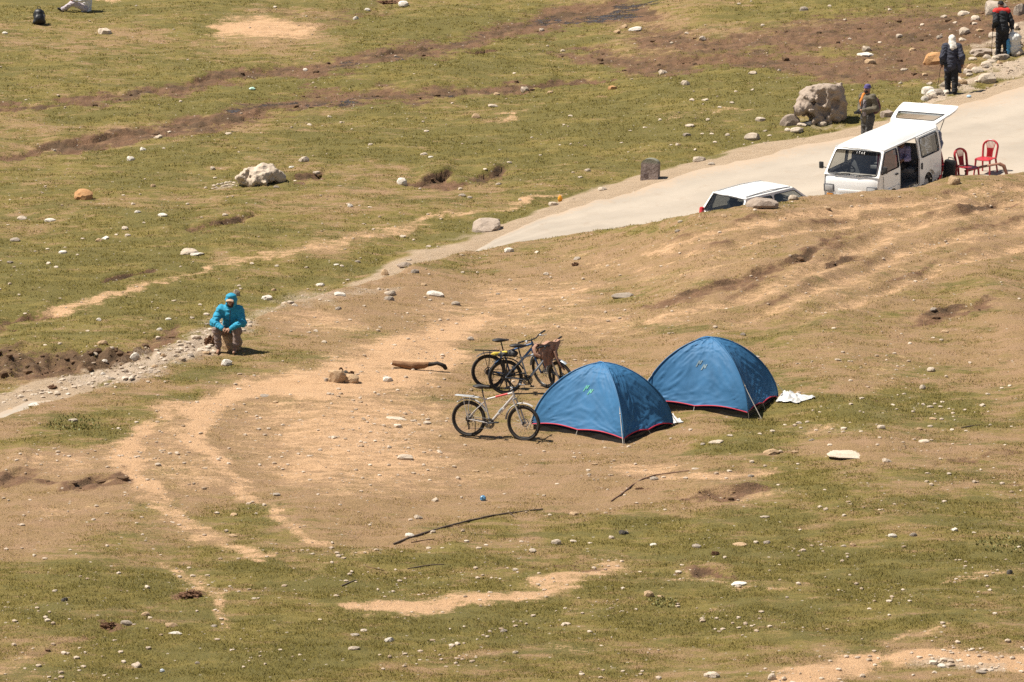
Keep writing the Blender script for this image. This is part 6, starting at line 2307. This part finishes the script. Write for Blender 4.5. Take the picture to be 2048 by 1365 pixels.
cx, cy = seat_spot(1972, 317, .43)
chair('red plastic chair standing farther right, seat turned to the left', cx, cy, R(-32))
cx, cy = seat_spot(1935, 334, .43)
chair('red plastic chair in the middle, half hidden by the bank, seat turned right', cx, cy, R(38))
cx, cy = seat_spot(1899, 332, .43)
chair('red plastic chair close behind the van, mostly hidden by the black case', cx, cy, R(75))
M_BCASE = plain('black_case', (.012, .012, .013), .5, var=.3)
bx_, by_ = seat_spot(1901, 335, .40)
by_ -= .38
bz_ = ground_at(bx_, by_)
Bc = thing('case', 'tall black case leaning beside the red chairs behind the van', 'case', (bx_ - .10, by_ + .10, bz_), (0, R(6), R(-25)))
MB().rbox((0, 0, .34), (.30, .18, .64), .04).build('body', M_BCASE, Bc)
MB().tube([(-.07, 0, .66), (-.06, 0, .72), (.06, 0, .72), (.07, 0, .66)], .012, 6).build('handle', M_BCASE, Bc)

# wooden bench on the bank, white sacks and box by the van
wb0, wb1 = np.array(place_low(1930, 343, .30)), np.array(place_low(1998, 328, .38))
print('bench', wb0, wb1)
Bn = thing('bench', 'low bent wooden bench in front of the red chairs', 'bench', tuple(wb0))
d = wb1 - wb0
M_BENCH = plain('brown_bench_wood', (.28, .13, .085), .75, var=.25, scale=8)
MB().tube([(0, 0, 0), d * .5 + np.array([0, 0, .02]), d], [.055, .055, .05], 8, flat=.6).build('plank', M_BENCH, Bn)
MB().tube([d, d + np.array([.12, -.02, -.05]), d + np.array([.24, -.05, -.36])], [.05, .05, .035], 8).build('leg', M_BENCH, Bn)
MB().tube([np.array([.05, 0, 0]), np.array([.0, -.02, -.26])], [.045, .035], 8).build('leg', M_BENCH, Bn)

M_SACK = plain('white_sack', (.66, .65, .62), .7, var=.08, scale=12, bump=.3)


def sack(name, label, x, y, prims, mat=M_SACK, seed=1, extra=None):
    z = ground_at(x, y)
    mb = sdf_mb(prims, h=.016, k=.06, disp=lambda P: .022 * fbm3(P, 7, 3, seed) + .012 * np.abs(np.sin(P[:, 2] * 30 + 5 * fbm3(P, 4, 2, seed))))
    o = mb.build(name, mat, angle=60, loc=(x, y, z))
    return tag(o, label, 'sack')


sx_, sy_, _ = place_low(1849, 363, .85)
sack('sack', 'white plastic sack on the bank top below the open van door', sx_, sy_, [('e', (0, 0, .22), (.22, .16, .24)), ('e', (.10, 0, .46), (.16, .12, .14)), ('e', (-.1, 0, .40), (.12, .1, .1)), ('c', (.12, 0, .52), (.16, 0, .62), .06, .03)], seed=3)
kx, ky, kz = place_low(1898, 353, .45)
kz = ground_at(kx, ky)
tag(MB().rbox((0, 0, .16), (.20, .18, .30), .02).rbox((0, 0, .325), (.22, .20, .05), .015).build('box', plain('white_box', (.70, .67, .60), .6, var=.08), loc=(kx, ky, kz)), 'small white box on the ground behind the van', 'box')

# ------------------------------------------------------------------ milestone
mx_, my_, mz_ = place(1300, 358)
MS = thing('milestone', 'weathered grey milestone with a rounded top on the far road edge', 'milestone', (mx_, my_, mz_), (R(-2), R(2), R(-14)))
tm = NT('old_cement')
Pm = tm.coords()
na, nb = tm.noise(Pm, 5, 5, .65), tm.noise(Pm, 22, 4, .6)
cm = tm.mix(tm.ramp(na, .35, .65), (.17, .13, .115), (.36, .29, .26))
cm = tm.mix(tm.math('MULTIPLY', tm.ramp(nb, .5, .7), .6), cm, (.42, .36, .33))
sepz = tm.n('SeparateXYZ')
tm.t.links.new(Pm, sepz.inputs[0])
cm = tm.mix(tm.math('MULTIPLY', tm.ramp(tm.math('ADD', sepz.outputs[2], tm.math('MULTIPLY', na, .12)), .45, .52), .8), cm, (.20, .205, .15))
tm.set(color=cm, rough=.92, spec=.2)
tm.bump(nb, .7, .02)
prof = [(-.235, -.06), (.235, -.06), (.235, .40)] + [(.235 * math.cos(a), .40 + .15 * math.sin(a)) for a in np.linspace(.12, math.pi - .12, 12)] + [(-.235, .40)]
ms = MB().panel(prof, [], lambda x, z: (x, -.13, z), .27, (0, -1, 0))
ms.build('slab', tm.m, MS, angle=35)
MB().ring((-.10, -.133, .10), (0, 1, 0), .045, .012, 20, 5, .35).build('painted_figure', plain('faded_mark', (.12, .085, .085), .8), MS)

# ------------------------------------------------------------------ people
def skin(name, col):
    return plain(name, col, .6, var=.1, scale=30)


M_SKIN = skin('brown_skin', (.24, .125, .08))
def cloth(name, col, var=.15):
    return plain(name, col, .85, var=var, scale=16, bump=.25)


A3 = lambda *p: np.array(p, float)


def hand_mesh(w, d, n, side, curl=.5, s=1.0):
    """five fingers from wrist w, pointing along d, palm facing n"""
    d, n = A3(*d), A3(*n)
    d /= np.linalg.norm(d)
    n = n - d * (n @ d)
    n /= np.linalg.norm(n)
    t = np.cross(d, n) * side
    w = A3(*w)
    pr = [('c', w, w + d * .05 * s, .024 * s, .028 * s), ('c', w + d * .045 * s + t * .022 * s, w + d * .085 * s + t * .028 * s, .022 * s, .016 * s), ('c', w + d * .045 * s - t * .022 * s, w + d * .08 * s - t * .028 * s, .022 * s, .016 * s)]
    for k, (o, L) in enumerate(((.030, .068), (.010, .078), (-.010, .072), (-.030, .056))):
        b = w + d * .088 * s + t * o * s
        a1, a2 = curl * .7, curl * 1.8
        m = b + (d * math.cos(a1) + n * math.sin(a1)) * L * .55 * s
        e = m + (d * math.cos(a2) + n * math.sin(a2)) * L * .5 * s
        pr += [('c', b, m, .0098 * s, .0092 * s), ('c', m, e, .0092 * s, .0075 * s)]
    b = w + d * .03 * s + t * .030 * s
    m = b + (d * .6 + t * .7 + n * .35) * .045 * s
    e = m + (d * .85 + t * .15 + n * .5) * .038 * s
    pr += [('c', b, m, .013 * s, .011 * s), ('c', m, e, .011 * s, .008 * s)]
    return sdf_shape(pr, h=.0075, k=.008)


def person(label, loc, J, wear, rz=0, head_turn=0, hair=None, hand_curl=(.6, .6), group=None, skin_m=None, mask=None, look=(0, -1, 0), ribs=0.0, fine=.013):
    """J: joints in metres from loc; wear: list of garments"""
    S = skin_m or M_SKIN
    T = thing('person', label, 'person', loc, (0, 0, rz), group)
    J = {k: A3(*v) for k, v in J.items()}
    hd = J['head']
    f = A3(*look)
    f /= np.linalg.norm(f)
    up = A3(0, 0, 1) - f * f[2]
    up /= np.linalg.norm(up)
    sd = np.cross(f, up)
    Rm = np.stack([sd, f, up], 1)
    body = [('c', J['pelvis'] - [0, 0, .02], J['belly'], .125, .115), ('c', J['belly'], J['chest'], .115, .13), ('c', J['shL'] * .8 + J['chest'] * .2, J['shR'] * .8 + J['chest'] * .2, .07, .07),
            ('c', J['hipL'], J['hipR'], .10, .10), ('c', J['chest'] + [0, 0, .06], J['neck'], .07, .052), ('c', J['neck'], hd - up * .05, .050, .05),
            ('e', hd, (.074, .093, .112), Rm), ('e', hd + f * .022 - up * .045, (.058, .068, .068), Rm),
            ('c', hd + f * .085 + up * .008, hd + f * .108 - up * .026, .010, .015), ('e', hd + sd * .076 - up * .01, (.012, .022, .032), Rm), ('e', hd - sd * .076 - up * .01, (.012, .022, .032), Rm),
            ('c', hd + f * .085 - up * .060 - sd * .018, hd + f * .085 - up * .060 + sd * .018, .010, .010)]
    for s in 'LR':
        body += [('c', J['sh' + s], J['el' + s], .050, .040), ('c', J['el' + s], J['wr' + s], .040, .027),
                 ('c', J['hip' + s], J['kn' + s], .082, .056), ('c', J['kn' + s], J['kn' + s] * .6 + J['an' + s] * .4, .056, .052), ('c', J['kn' + s] * .6 + J['an' + s] * .4, J['an' + s], .052, .036),
                 ('c', J['an' + s] + [0, 0, -.02], J['to' + s], .036, .026)]
    V, Q = sdf_shape(body, h=fine, k=.035)
    mb = MB().add(V, Q)
    for s, sg, cu in (('L', 1, hand_curl[0]), ('R', -1, hand_curl[1])):
        d = J.get('hd' + s, J['wr' + s] - J['el' + s])
        n = J.get('pn' + s, A3(0, .3, -1))
        hv, hq = hand_mesh(J['wr' + s], d, n, sg, cu)
        mb.add(hv, hq)
    bo = mb.build('body', S, T, angle=80)
    ey = MB()
    for e in (-1, 1):
        ey.ball(hd + f * .082 + up * .018 + sd * .030 * e, .012, 8, 6)
    ey.build('eyes', plain('eye_dark', (.02, .015, .012), .3), bo)
    for g in wear:
        kind, mat = g[0], g[1]
        o = g[2] if len(g) > 2 else {}
        pad = o.get('pad', .03)
        fold = lambda P: .010 * fbm3(P, 9, 2, 3) + .006 * np.sin(P[:, 2] * 55 + 6 * fbm3(P, 5, 2, 4))
        if kind == 'top':
            hem = o.get('hem', -.10)
            p = [('c', J['pelvis'] + (J['belly'] - J['pelvis']) * (hem / .2), J['belly'], .13 + pad, .12 + pad, ribs), ('c', J['belly'], J['chest'], .12 + pad, .13 + pad, ribs),
                 ('c', J['shL'] * .85 + J['chest'] * .15, J['shR'] * .85 + J['chest'] * .15, .075 + pad, .075 + pad), ('c', J['chest'] + [0, 0, .06], J['neck'] * .7 + J['chest'] * .3, .09 + pad, .07)]
            if o.get('skirt'):
                for s in 'LR':
                    p.append(('c', J['hip' + s], J['hip' + s] + (J['kn' + s] - J['hip' + s]) * o['skirt'], .11 + pad, .11 + pad))
                p.append(('c', J['hipL'], J['hipR'], .12 + pad, .12 + pad))
            for s in 'LR':
                p += [('c', J['sh' + s], J['el' + s], .055 + pad, .045 + pad, ribs), ('c', J['el' + s], J['el' + s] + (J['wr' + s] - J['el' + s]) * o.get('sleeve', .95), .045 + pad, .030 + pad * .7, ribs)]
            for q in o.get('extra', ()):
                p.append(q)
            sdf_mb(p, h=fine, k=.045, disp=fold).build(o.get('name', 'jacket'), mat, T, angle=70)
        elif kind == 'legs':
            p = [('c', J['hipL'], J['hipR'], .115 + pad * .5, .115 + pad * .5), ('c', J['pelvis'], J['pelvis'] + [0, 0, .06], .13 + pad * .4, .125 + pad * .4)]
            for s in 'LR':
                p += [('c', J['hip' + s], J['kn' + s], .088 + pad, .062 + pad), ('c', J['kn' + s], J['kn' + s] + (J['an' + s] - J['kn' + s]) * o.get('len', .95), .062 + pad, .045 + pad)]
            sdf_mb(p, h=fine, k=.04, disp=fold).build('trousers', mat, T, angle=70)
        elif kind == 'shoes':
            for s in 'LR':
                a, t_ = J['an' + s], J['to' + s]
                p = [('c', a + [0, 0, -.025], t_ + [0, 0, .004], .046, .036), ('c', a + (a - t_) * .25 + [0, 0, -.045], t_ + [0, 0, -.008], .038, .032)]
                sdf_mb(p, h=.011, k=.02).build('shoe', mat, T, angle=70)
        elif kind == 'beanie':
            p = [('e', hd + up * .035 - f * .012, (.088, .105, .100), Rm)]
            sdf_mb(p, h=.011, k=.02, cuts=[(hd + up * o.get('cut', .022), -up - f * .15)], disp=lambda P: .004 * np.sin(P[:, 2] * 90)).build('beanie', mat, T, angle=70)
        elif kind == 'hood':
            p = [('e', hd + up * .018 - f * .025, (.122, .128, .152), Rm), ('c', J['neck'] - f * .02, J['chest'] + [0, 0, .10] - f * .02, .095, .12), ('c', hd - up * .09 - f * .01, J['neck'], .09, .095)]
            sdf_mb(p, h=.011, k=.04, subtract=[('e', hd + f * .075 - up * .028, (.072, .115, .098), Rm)], disp=lambda P: .006 * np.sin(P[:, 2] * 70)).build('hood', mat, T, angle=70)
        elif kind == 'scarf_head':
            p = [('e', hd + up * .02 - f * .01, (.108, .118, .128), Rm), ('c', hd - up * .06 - f * .02, J['neck'] - f * .03, .095, .11), ('c', J['neck'] - f * .05, J['chest'] - f * .10 + [0, 0, .05], .10, .09), ('c', J['neck'] - f * .05 + sd * .06, J['chest'] - f * .10 + sd * .10 + [0, 0, .08], .07, .05)]
            sdf_mb(p, h=.012, k=.04, subtract=[('e', hd + f * .09 - up * .02, (.06, .08, .085), Rm)], disp=lambda P: .014 * fbm3(P, 10, 2, 2)).build('head_scarf', mat, T, angle=70)
        elif kind == 'mask':
            sdf_mb([('e', hd + f * .038 - up * .052, (.072, .070, .062), Rm)], h=.011, k=.02, cuts=[(hd + up * .000, up + f * .2)]).build('face_mask', mat, T, angle=70)
        elif kind == 'hair':
            sdf_mb([('e', hd + up * .026 - f * .022, (.086, .098, .105), Rm)], h=.011, k=.02, cuts=[(hd + f * .045 + up * .02, f - up * .5)]).build('hair', mat, T, angle=70)
        elif kind == 'peak':
            c = hd + f * .095 + up * .070
            P = [[c + sd * (.075 * e) + f * (.075 * t * (1 - .35 * e * e)) - up * (.022 * t + .02 * e * e) for e in np.linspace(-1, 1, 9)] for t in np.linspace(0, 1, 5)]
            P2 = [[p - up * .008 for p in r_] for r_ in P]
            MB().grid(P).grid(P2, True).build('cap_peak', mat, T)
        elif kind == 'mesh':
            g[2]['mb'].build(g[2]['name'], mat, T, angle=70)
    return T


def standing(h=1.68, facing=(0, -1), stride=0.0, lean=0.0, arms=None):
    k = h / 1.70
    f = A3(facing[0], facing[1], 0)
    f /= np.linalg.norm(f)
    l = A3(-f[1], f[0], 0)
    z = A3(0, 0, 1)
    fw = f * lean
    J = dict(pelvis=z * .90, belly=z * 1.06 + fw * .15, chest=z * 1.30 + fw * .4, neck=z * 1.47 + fw * .6, head=z * 1.60 + fw * .75 + f * .015)
    for s, g in (('L', 1), ('R', -1)):
        J['sh' + s] = z * 1.40 + l * .19 * g + fw * .5
        J['el' + s] = z * 1.13 + l * .25 * g + fw * .4 - f * .02
        J['wr' + s] = z * .90 + l * .24 * g + fw * .4 + f * .06
        J['hip' + s] = z * .88 + l * .09 * g
        st = stride * g
        J['kn' + s] = z * .48 + l * .10 * g + f * (st * .55 + .03)
        J['an' + s] = z * .085 + l * .10 * g + f * st
        J['to' + s] = J['an' + s] + f * .16 - z * .045
    J.update(arms(f, l, z) if arms else {})
    return {q: tuple(np.array(v) * k) for q, v in J.items()}


# the person in blue, sitting on a stone at the edge of the terrace
sx, sy, sz = place(454, 706)
J = dict(pelvis=(.06, .42, .40), belly=(.06, .36, .56), chest=(.06, .25, .78), neck=(.075, .19, .92), head=(.085, .15, 1.03),
         shL=(.245, .23, .84), shR=(-.125, .23, .84), elL=(.315, .08, .60), elR=(-.255, .08, .60), wrL=(.085, -.10, .51), wrR=(-.085, -.09, .51),
         hipL=(.15, .40, .37), hipR=(-.03, .40, .37), knL=(.215, .02, .47), knR=(-.20, .02, .46), anL=(.165, -.02, .085), anR=(-.165, .00, .075), toL=(.145, -.17, .035), toR=(-.18, -.16, .03),
         hdL=(-1, -.25, -.25), hdR=(1, -.2, -.2), pnL=(0, .2, -1), pnR=(0, .2, -1))
M_BLUEJ = plain('bright_blue_quilted_nylon', (.030, .265, .42), .72, var=.16, scale=20, bump=.3, spec=.2)
zipm = MB().tube([(.072, .055, .86), (.068, .045, .76), (.062, .095, .60), (.06, .16, .48)], .009, 6)
person('person in a bright blue hooded quilted jacket sitting on a stone, hands clasped', (sx, sy, sz), J,
       [('top', M_BLUEJ, dict(pad=.034, hem=.0, sleeve=.93)), ('hood', M_BLUEJ), ('legs', cloth('mauve_grey_trousers', (.20, .145, .125)), dict(pad=.022, len=.82)),
        ('peak', cloth('beige_cap', (.42, .28, .19))), ('mask', cloth('dark_face_cover', (.035, .022, .02))), ('mesh', plain('dark_zip', (.02, .03, .05), .6), dict(mb=zipm, name='zip'))],
       look=(-.15, -1, -.10), ribs=.009, fine=.011, skin_m=skin('tanned_skin', (.30, .16, .10)))
seat_stone = stone_at(466, 690, 46, 32, 'tan', 'stone', seed=3, sub=3, depth=.42)
seat_stone.location = (sx + .07, sy + .40, sz + .13)
seat_stone.scale = (.25, .22, .20)
tag(seat_stone, 'reddish tan stone the person in blue is sitting on', 'stone')

# person with a camera beside the cratered boulder
bx, by, bz = place(1734, 303)
def arms_cam(f, l, z):
    return dict(elL=z * 1.12 + l * .27 - f * .02, wrL=z * 1.08 + f * .26 + l * .07, elR=z * 1.12 - l * .27 - f * .02, wrR=z * 1.06 + f * .26 - l * .05, hdL=f * .6 - l * .8, hdR=f * .6 + l * .8)
J = standing(1.80, (-.75, -.66), .06, .02, arms_cam)
fc = A3(-.75, -.66, 0)
lc = A3(.66, -.75, 0)
strap = MB().tube([A3(*J['neck']) + lc * .09 - [0, 0, .03], A3(*J['chest']) + fc * .16 + lc * .06, fc * .30 + [0, 0, 1.12]], .012, 6).tube([A3(*J['neck']) - lc * .09 - [0, 0, .03], A3(*J['chest']) + fc * .16 - lc * .06, fc * .30 + [0, 0, 1.12]], .012, 6)
scarf = sdf_mb([('c', A3(*J['neck']) + fc * .06 - lc * .08 - [0, 0, .02], A3(*J['chest']) + fc * .15 - lc * .10 - [0, 0, .02], .05, .045), ('c', A3(*J['chest']) + fc * .15 - lc * .10, A3(*J['chest']) + fc * .16 - lc * .09 - [0, 0, .14], .04, .025)], h=.012, k=.03)
shirt = sdf_mb([('c', A3(*J['chest']) + fc * .115 + lc * .02, A3(*J['belly']) + fc * .115 - [0, 0, .1], .06, .075)], h=.014, k=.03)
cm_p = person('person in a khaki jacket and purple beanie holding a camera behind the van', (bx, by, bz), J,
              [('top', cloth('khaki_jacket', (.105, .088, .060)), dict(pad=.028, hem=-.04)), ('legs', cloth('dark_grey_trousers', (.06, .055, .05)), dict(pad=.03)), ('shoes', cloth('brown_boots', (.06, .04, .03))),
               ('beanie', cloth('purple_knit', (.075, .06, .19)), dict(cut=.012)), ('mask', cloth('black_mask', (.012, .012, .013))), ('mesh', cloth('orange_scarf', (.62, .20, .03)), dict(mb=scarf, name='scarf')),
               ('mesh', cloth('grey_shirt', (.24, .21, .22)), dict(mb=shirt, name='shirt')), ('mesh', M_BLK, dict(mb=strap, name='strap'))], look=(-.85, -.5, -.12))
cp = A3(bx, by, bz) + fc * .35 + A3(0, 0, 1.09)
K = thing('camera', 'black camera in the hands of the person in khaki', 'camera', tuple(cp), (0, 0, math.atan2(fc[1], fc[0])))
MB().rbox((0, 0, 0), (.07, .14, .10), .015).rbox((0, 0, .06), (.05, .06, .04), .012).build('body', M_BLK, K)
MB().tube([(.03, 0, 0), (.09, 0, 0), (.15, 0, 0)], [.036, .038, .042], 16).build('lens', M_BLK, K)
bp = sdf_mb([('e', (0, 0, 0), (.17, .12, .24)), ('e', (0, -.10, -.06), (.12, .07, .13))], h=.015, k=.05)
tag(bp.build('backpack', cloth('maroon_pack', (.09, .03, .035)), angle=70, loc=(bx - fc[0] * .27, by - fc[1] * .27, bz + 1.22)), 'dark maroon pack on the back of the person in khaki', 'backpack').rotation_euler = (0, 0, math.atan2(fc[1], fc[0]) - math.pi / 2)


def walking_stick(label, top, foot):
    o = MB().tube([(0, 0, 0), A3(*foot) - A3(*top)], [.011, .008], 6)
    o.tube([(0, 0, .02), (0, 0, -.10)], .017, 8)
    return tag(o.build('walking_stick', plain('dark_pole', (.05, .035, .03), .5), loc=tuple(top)), label, 'walking stick')


# walker with a white head scarf
wx, wy, wz = place(1902, 189)
def arms_w(f, l, z):
    return dict(elL=z * 1.10 + l * .27 - f * .03, wrL=z * .90 + l * .28 + f * .14, elR=z * 1.12 - l * .30 - f * .10, wrR=z * .93 - l * .30 + f * .02)
J = standing(1.66, (.10, 1), .13, .14, arms_w)
extra = [('c', A3(*J['hipR']) + [.05, -.02, .10], A3(*J['hipR']) + [.16, -.06, -.20], .10, .05), ('c', A3(*J['hipL']) + [-.03, 0, .08], A3(*J['hipL']) + [-.04, 0, -.16], .10, .09)]
wk = person('walker seen from behind in a dark coat with a white head scarf', (wx, wy, wz), J,
            [('top', cloth('navy_coat', (.028, .030, .048)), dict(pad=.045, hem=-.06, extra=extra, name='coat')), ('legs', cloth('black_trousers', (.012, .012, .014)), dict(pad=.035)), ('shoes', cloth('black_boots', (.015, .013, .012))),
             ('scarf_head', cloth('white_scarf', (.66, .61, .54)))], look=(.05, 1, -.25))
hl = A3(wx, wy, wz) + A3(*J['wrL']) + A3(-.01, .06, -.03)
sfx, sfy = hl[0] - .10, hl[1] + .10
walking_stick('walking stick in the hand of the white scarf walker', hl + A3(0, 0, .05), (sfx, sfy, ground_at(sfx, sfy)))

# walker in red and black with a white sack
rx_, ry_, rz_ = place(2004, 114)
def arms_r(f, l, z):
    return dict(elL=z * 1.12 + l * .25 - f * .02, wrL=z * .92 + l * .24 + f * .16, elR=z * 1.10 - l * .28, wrR=z * .86 - l * .32 + f * .02)
J = standing(1.64, (-.25, 1), .07, .26, arms_r)
yoke = sdf_mb([('c', A3(*J['shL']) * .92 + A3(*J['chest']) * .08 + [0, 0, .01], A3(*J['shR']) * .92 + A3(*J['chest']) * .08 + [0, 0, .01], .118, .118), ('c', A3(*J['chest']) + [0, 0, .06], A3(*J['neck']) - [0, 0, .03], .12, .085)], h=.013, k=.03, cuts=[((0, 0, A3(*J['chest'])[2] + .0), (0, 0, -1))])
band = MB()
person('walker seen from behind in a red and black jacket and black cap', (rx_, ry_, rz_), J,
       [('top', cloth('black_jacket', (.014, .016, .020)), dict(pad=.038, hem=-.05)), ('mesh', cloth('red_yoke', (.56, .028, .022)), dict(mb=yoke, name='yoke')), ('legs', cloth('black_trousers', (.012, .012, .014)), dict(pad=.03)),
        ('shoes', cloth('black_boots', (.015, .013, .012))), ('beanie', cloth('black_knit', (.010, .010, .010)), dict(cut=-.05))], look=(-.55, .7, -.35))
hl = A3(rx_, ry_, rz_) + A3(*J['wrL']) + A3(-.01, .06, -.02)
sfx, sfy = hl[0] - .03, hl[1] + .05
walking_stick('walking stick in the hand of the walker in red and black', hl + A3(0, 0, .05), (sfx, sfy, ground_at(sfx, sfy)))
ux, uy = rx_ + .36, ry_ + .0
sack('sack', 'large white and blue sack at the right hand of the walker in red and black', ux, uy,
     [('e', (0, 0, .24), (.20, .16, .28)), ('e', (.0, 0, .50), (.22, .17, .20)), ('c', (-.08, 0, .62), (-.05, .02, .74), .08, .04)], seed=6)
tag(sack('sack', 'bright blue patch bag against the white sack', ux - .19, uy - .10, [('e', (0, 0, .30), (.07, .06, .26))], plain('blue_sack', (.06, .27, .50), .5), 7), 'narrow blue bag squeezed between the walker in red and the white sack', 'bag')

# someone sitting on the grass at the top left, cut by the picture's edge
tx_, ty_, tz_ = place(172, 24)
s_ = lambda du, dv=0: du / px_per_m(ty_, tz_)
J = dict(pelvis=(.0, .08, .13), belly=(.02, .08, .30), chest=(.06, .07, .55), neck=(.05, .06, .73), head=(.03, .05, .87), shL=(.05, -.12, .64), shR=(.07, .26, .64),
         elL=(-.12, -.20, .42), elR=(-.10, .30, .42), wrL=(-.36, -.10, .42), wrR=(-.36, .20, .42), hipL=(-.03, -.02, .12), hipR=(-.03, .18, .12),
         knL=(-.42, -.06, .30), knR=(-.40, .20, .36), anL=(-.80, -.06, .08), anR=(-.72, .24, .08), toL=(-.92, -.08, .12), toR=(-.84, .24, .12))
person('person in white sitting on the grass with legs stretched out, at the top left edge', (tx_, ty_, tz_), J,
       [('top', cloth('white_shirt', (.66, .66, .68)), dict(pad=.05, hem=-.05)), ('legs', cloth('pale_mauve_trousers', (.46, .40, .43)), dict(pad=.028)), ('shoes', cloth('black_shoes', (.02, .018, .02))), ('hair', cloth('black_hair', (.012, .010, .010)))], look=(-1, -.1, -.1))
px_, py_, pz_ = place(78, 50)
BP = thing('backpack', 'black backpack standing on the grass near the seated person at the top left', 'backpack', (px_, py_ + .12, pz_), (R(-8), 0, R(20)))
BP.scale = (1.25, 1.25, 1.1)
sdf_mb([('c', (0, 0, .12), (0, 0, .34), .15, .13), ('e', (-.02, -.12, .16), (.12, .07, .12)), ('e', (.0, 0, .06), (.18, .13, .08))], h=.013, k=.05, disp=lambda P: .008 * fbm3(P, 9, 2, 2)).build('sack', M_BCASE, BP, angle=70)
MB().tube([(.06, .12, .44), (.16, .14, .40), (.20, .14, .25), (.12, .14, .10)], .018, 6, flat=.5).tube([(-.06, .12, .44), (-.12, .16, .30), (-.08, .14, .10)], .018, 6, flat=.5).build('strap', M_BCASE, BP)
MB().tube([(-.04, 0, .47), (-.03, 0, .53), (.04, 0, .53), (.05, 0, .47)], .012, 6).build('handle', M_BCASE, BP)
MB().rbox((.10, -.12, .20), (.06, .02, .16), .01).build('pocket', plain('grey_pocket', (.22, .20, .20), .7), BP)

# someone sitting in the van's open doorway, and someone standing at its rear
vm = Matrix.LocRotScale(VAN.location, VAN.rotation_euler, VAN.scale)
VR = VAN_RZ
def vj(**k):
    q = Matrix.Rotation(VR, 3, 'Z')
    return {n: tuple(q @ Vector(p)) for n, p in k.items()}
pv = vm @ Vector((-.52, .18, .45))
J = vj(pelvis=(0, 0, .42), belly=(.02, 0, .58), chest=(.02, .02, .80), neck=(.04, .03, .93), head=(.08, .04, 1.03) if False else (.07, .05, .99), shL=(.02, .20, .84), shR=(.04, -.16, .84),
       elL=(.14, .28, .62), elR=(.16, -.20, .62), wrL=(.36, .20, .58), wrR=(.36, -.06, .58), hipL=(.02, .10, .38), hipR=(.02, -.08, .38), knL=(.42, .14, .44), knR=(.42, -.10, .44),
       anL=(.44, .15, .08), anR=(.44, -.10, .08), toL=(.60, .16, .03), toR=(.60, -.10, .03))
for q in ('neck', 'head', 'chest', 'shL', 'shR', 'belly', 'elL', 'elR', 'wrL', 'wrR', 'pelvis', 'hipL', 'hipR', 'knL', 'knR'):
    v3 = A3(*J[q])
    v3[2] *= .90
    J[q] = tuple(v3)
lk = Matrix.Rotation(VR, 3, 'Z') @ Vector((1, .7, -.15))
person('person in a lilac patterned shirt sitting inside the open van door', tuple(pv), J,
       [('top', plain('lilac_shirt', (.34, .31, .52), .8, var=.5, scale=26), dict(pad=.03, hem=.0, sleeve=.5)), ('legs', cloth('black_trousers', (.012, .012, .014)), dict(pad=.03)), ('shoes', cloth('black_boots', (.015, .013, .012))), ('hair', cloth('black_hair', (.012, .010, .010)))], look=tuple(lk))
pr_ = vm @ Vector((-1.98, .28, 0))
gz = ground_at(pr_.x, pr_.y)
def arms_b(f, l, z):
    return {}
J = standing(1.62, (-.5, -.85), .03, .10, arms_b)
person('person in a blue grey shirt standing at the open tailgate, mostly hidden by the van', (pr_.x, pr_.y, gz), J,
       [('top', cloth('blue_grey_shirt', (.17, .19, .27)), dict(pad=.03, hem=-.04)), ('legs', cloth('black_trousers', (.012, .012, .014)), dict(pad=.03)), ('shoes', cloth('black_boots', (.015, .013, .012))), ('hair', cloth('black_hair', (.012, .010, .010)))], look=(-.5, -.8, -.4))
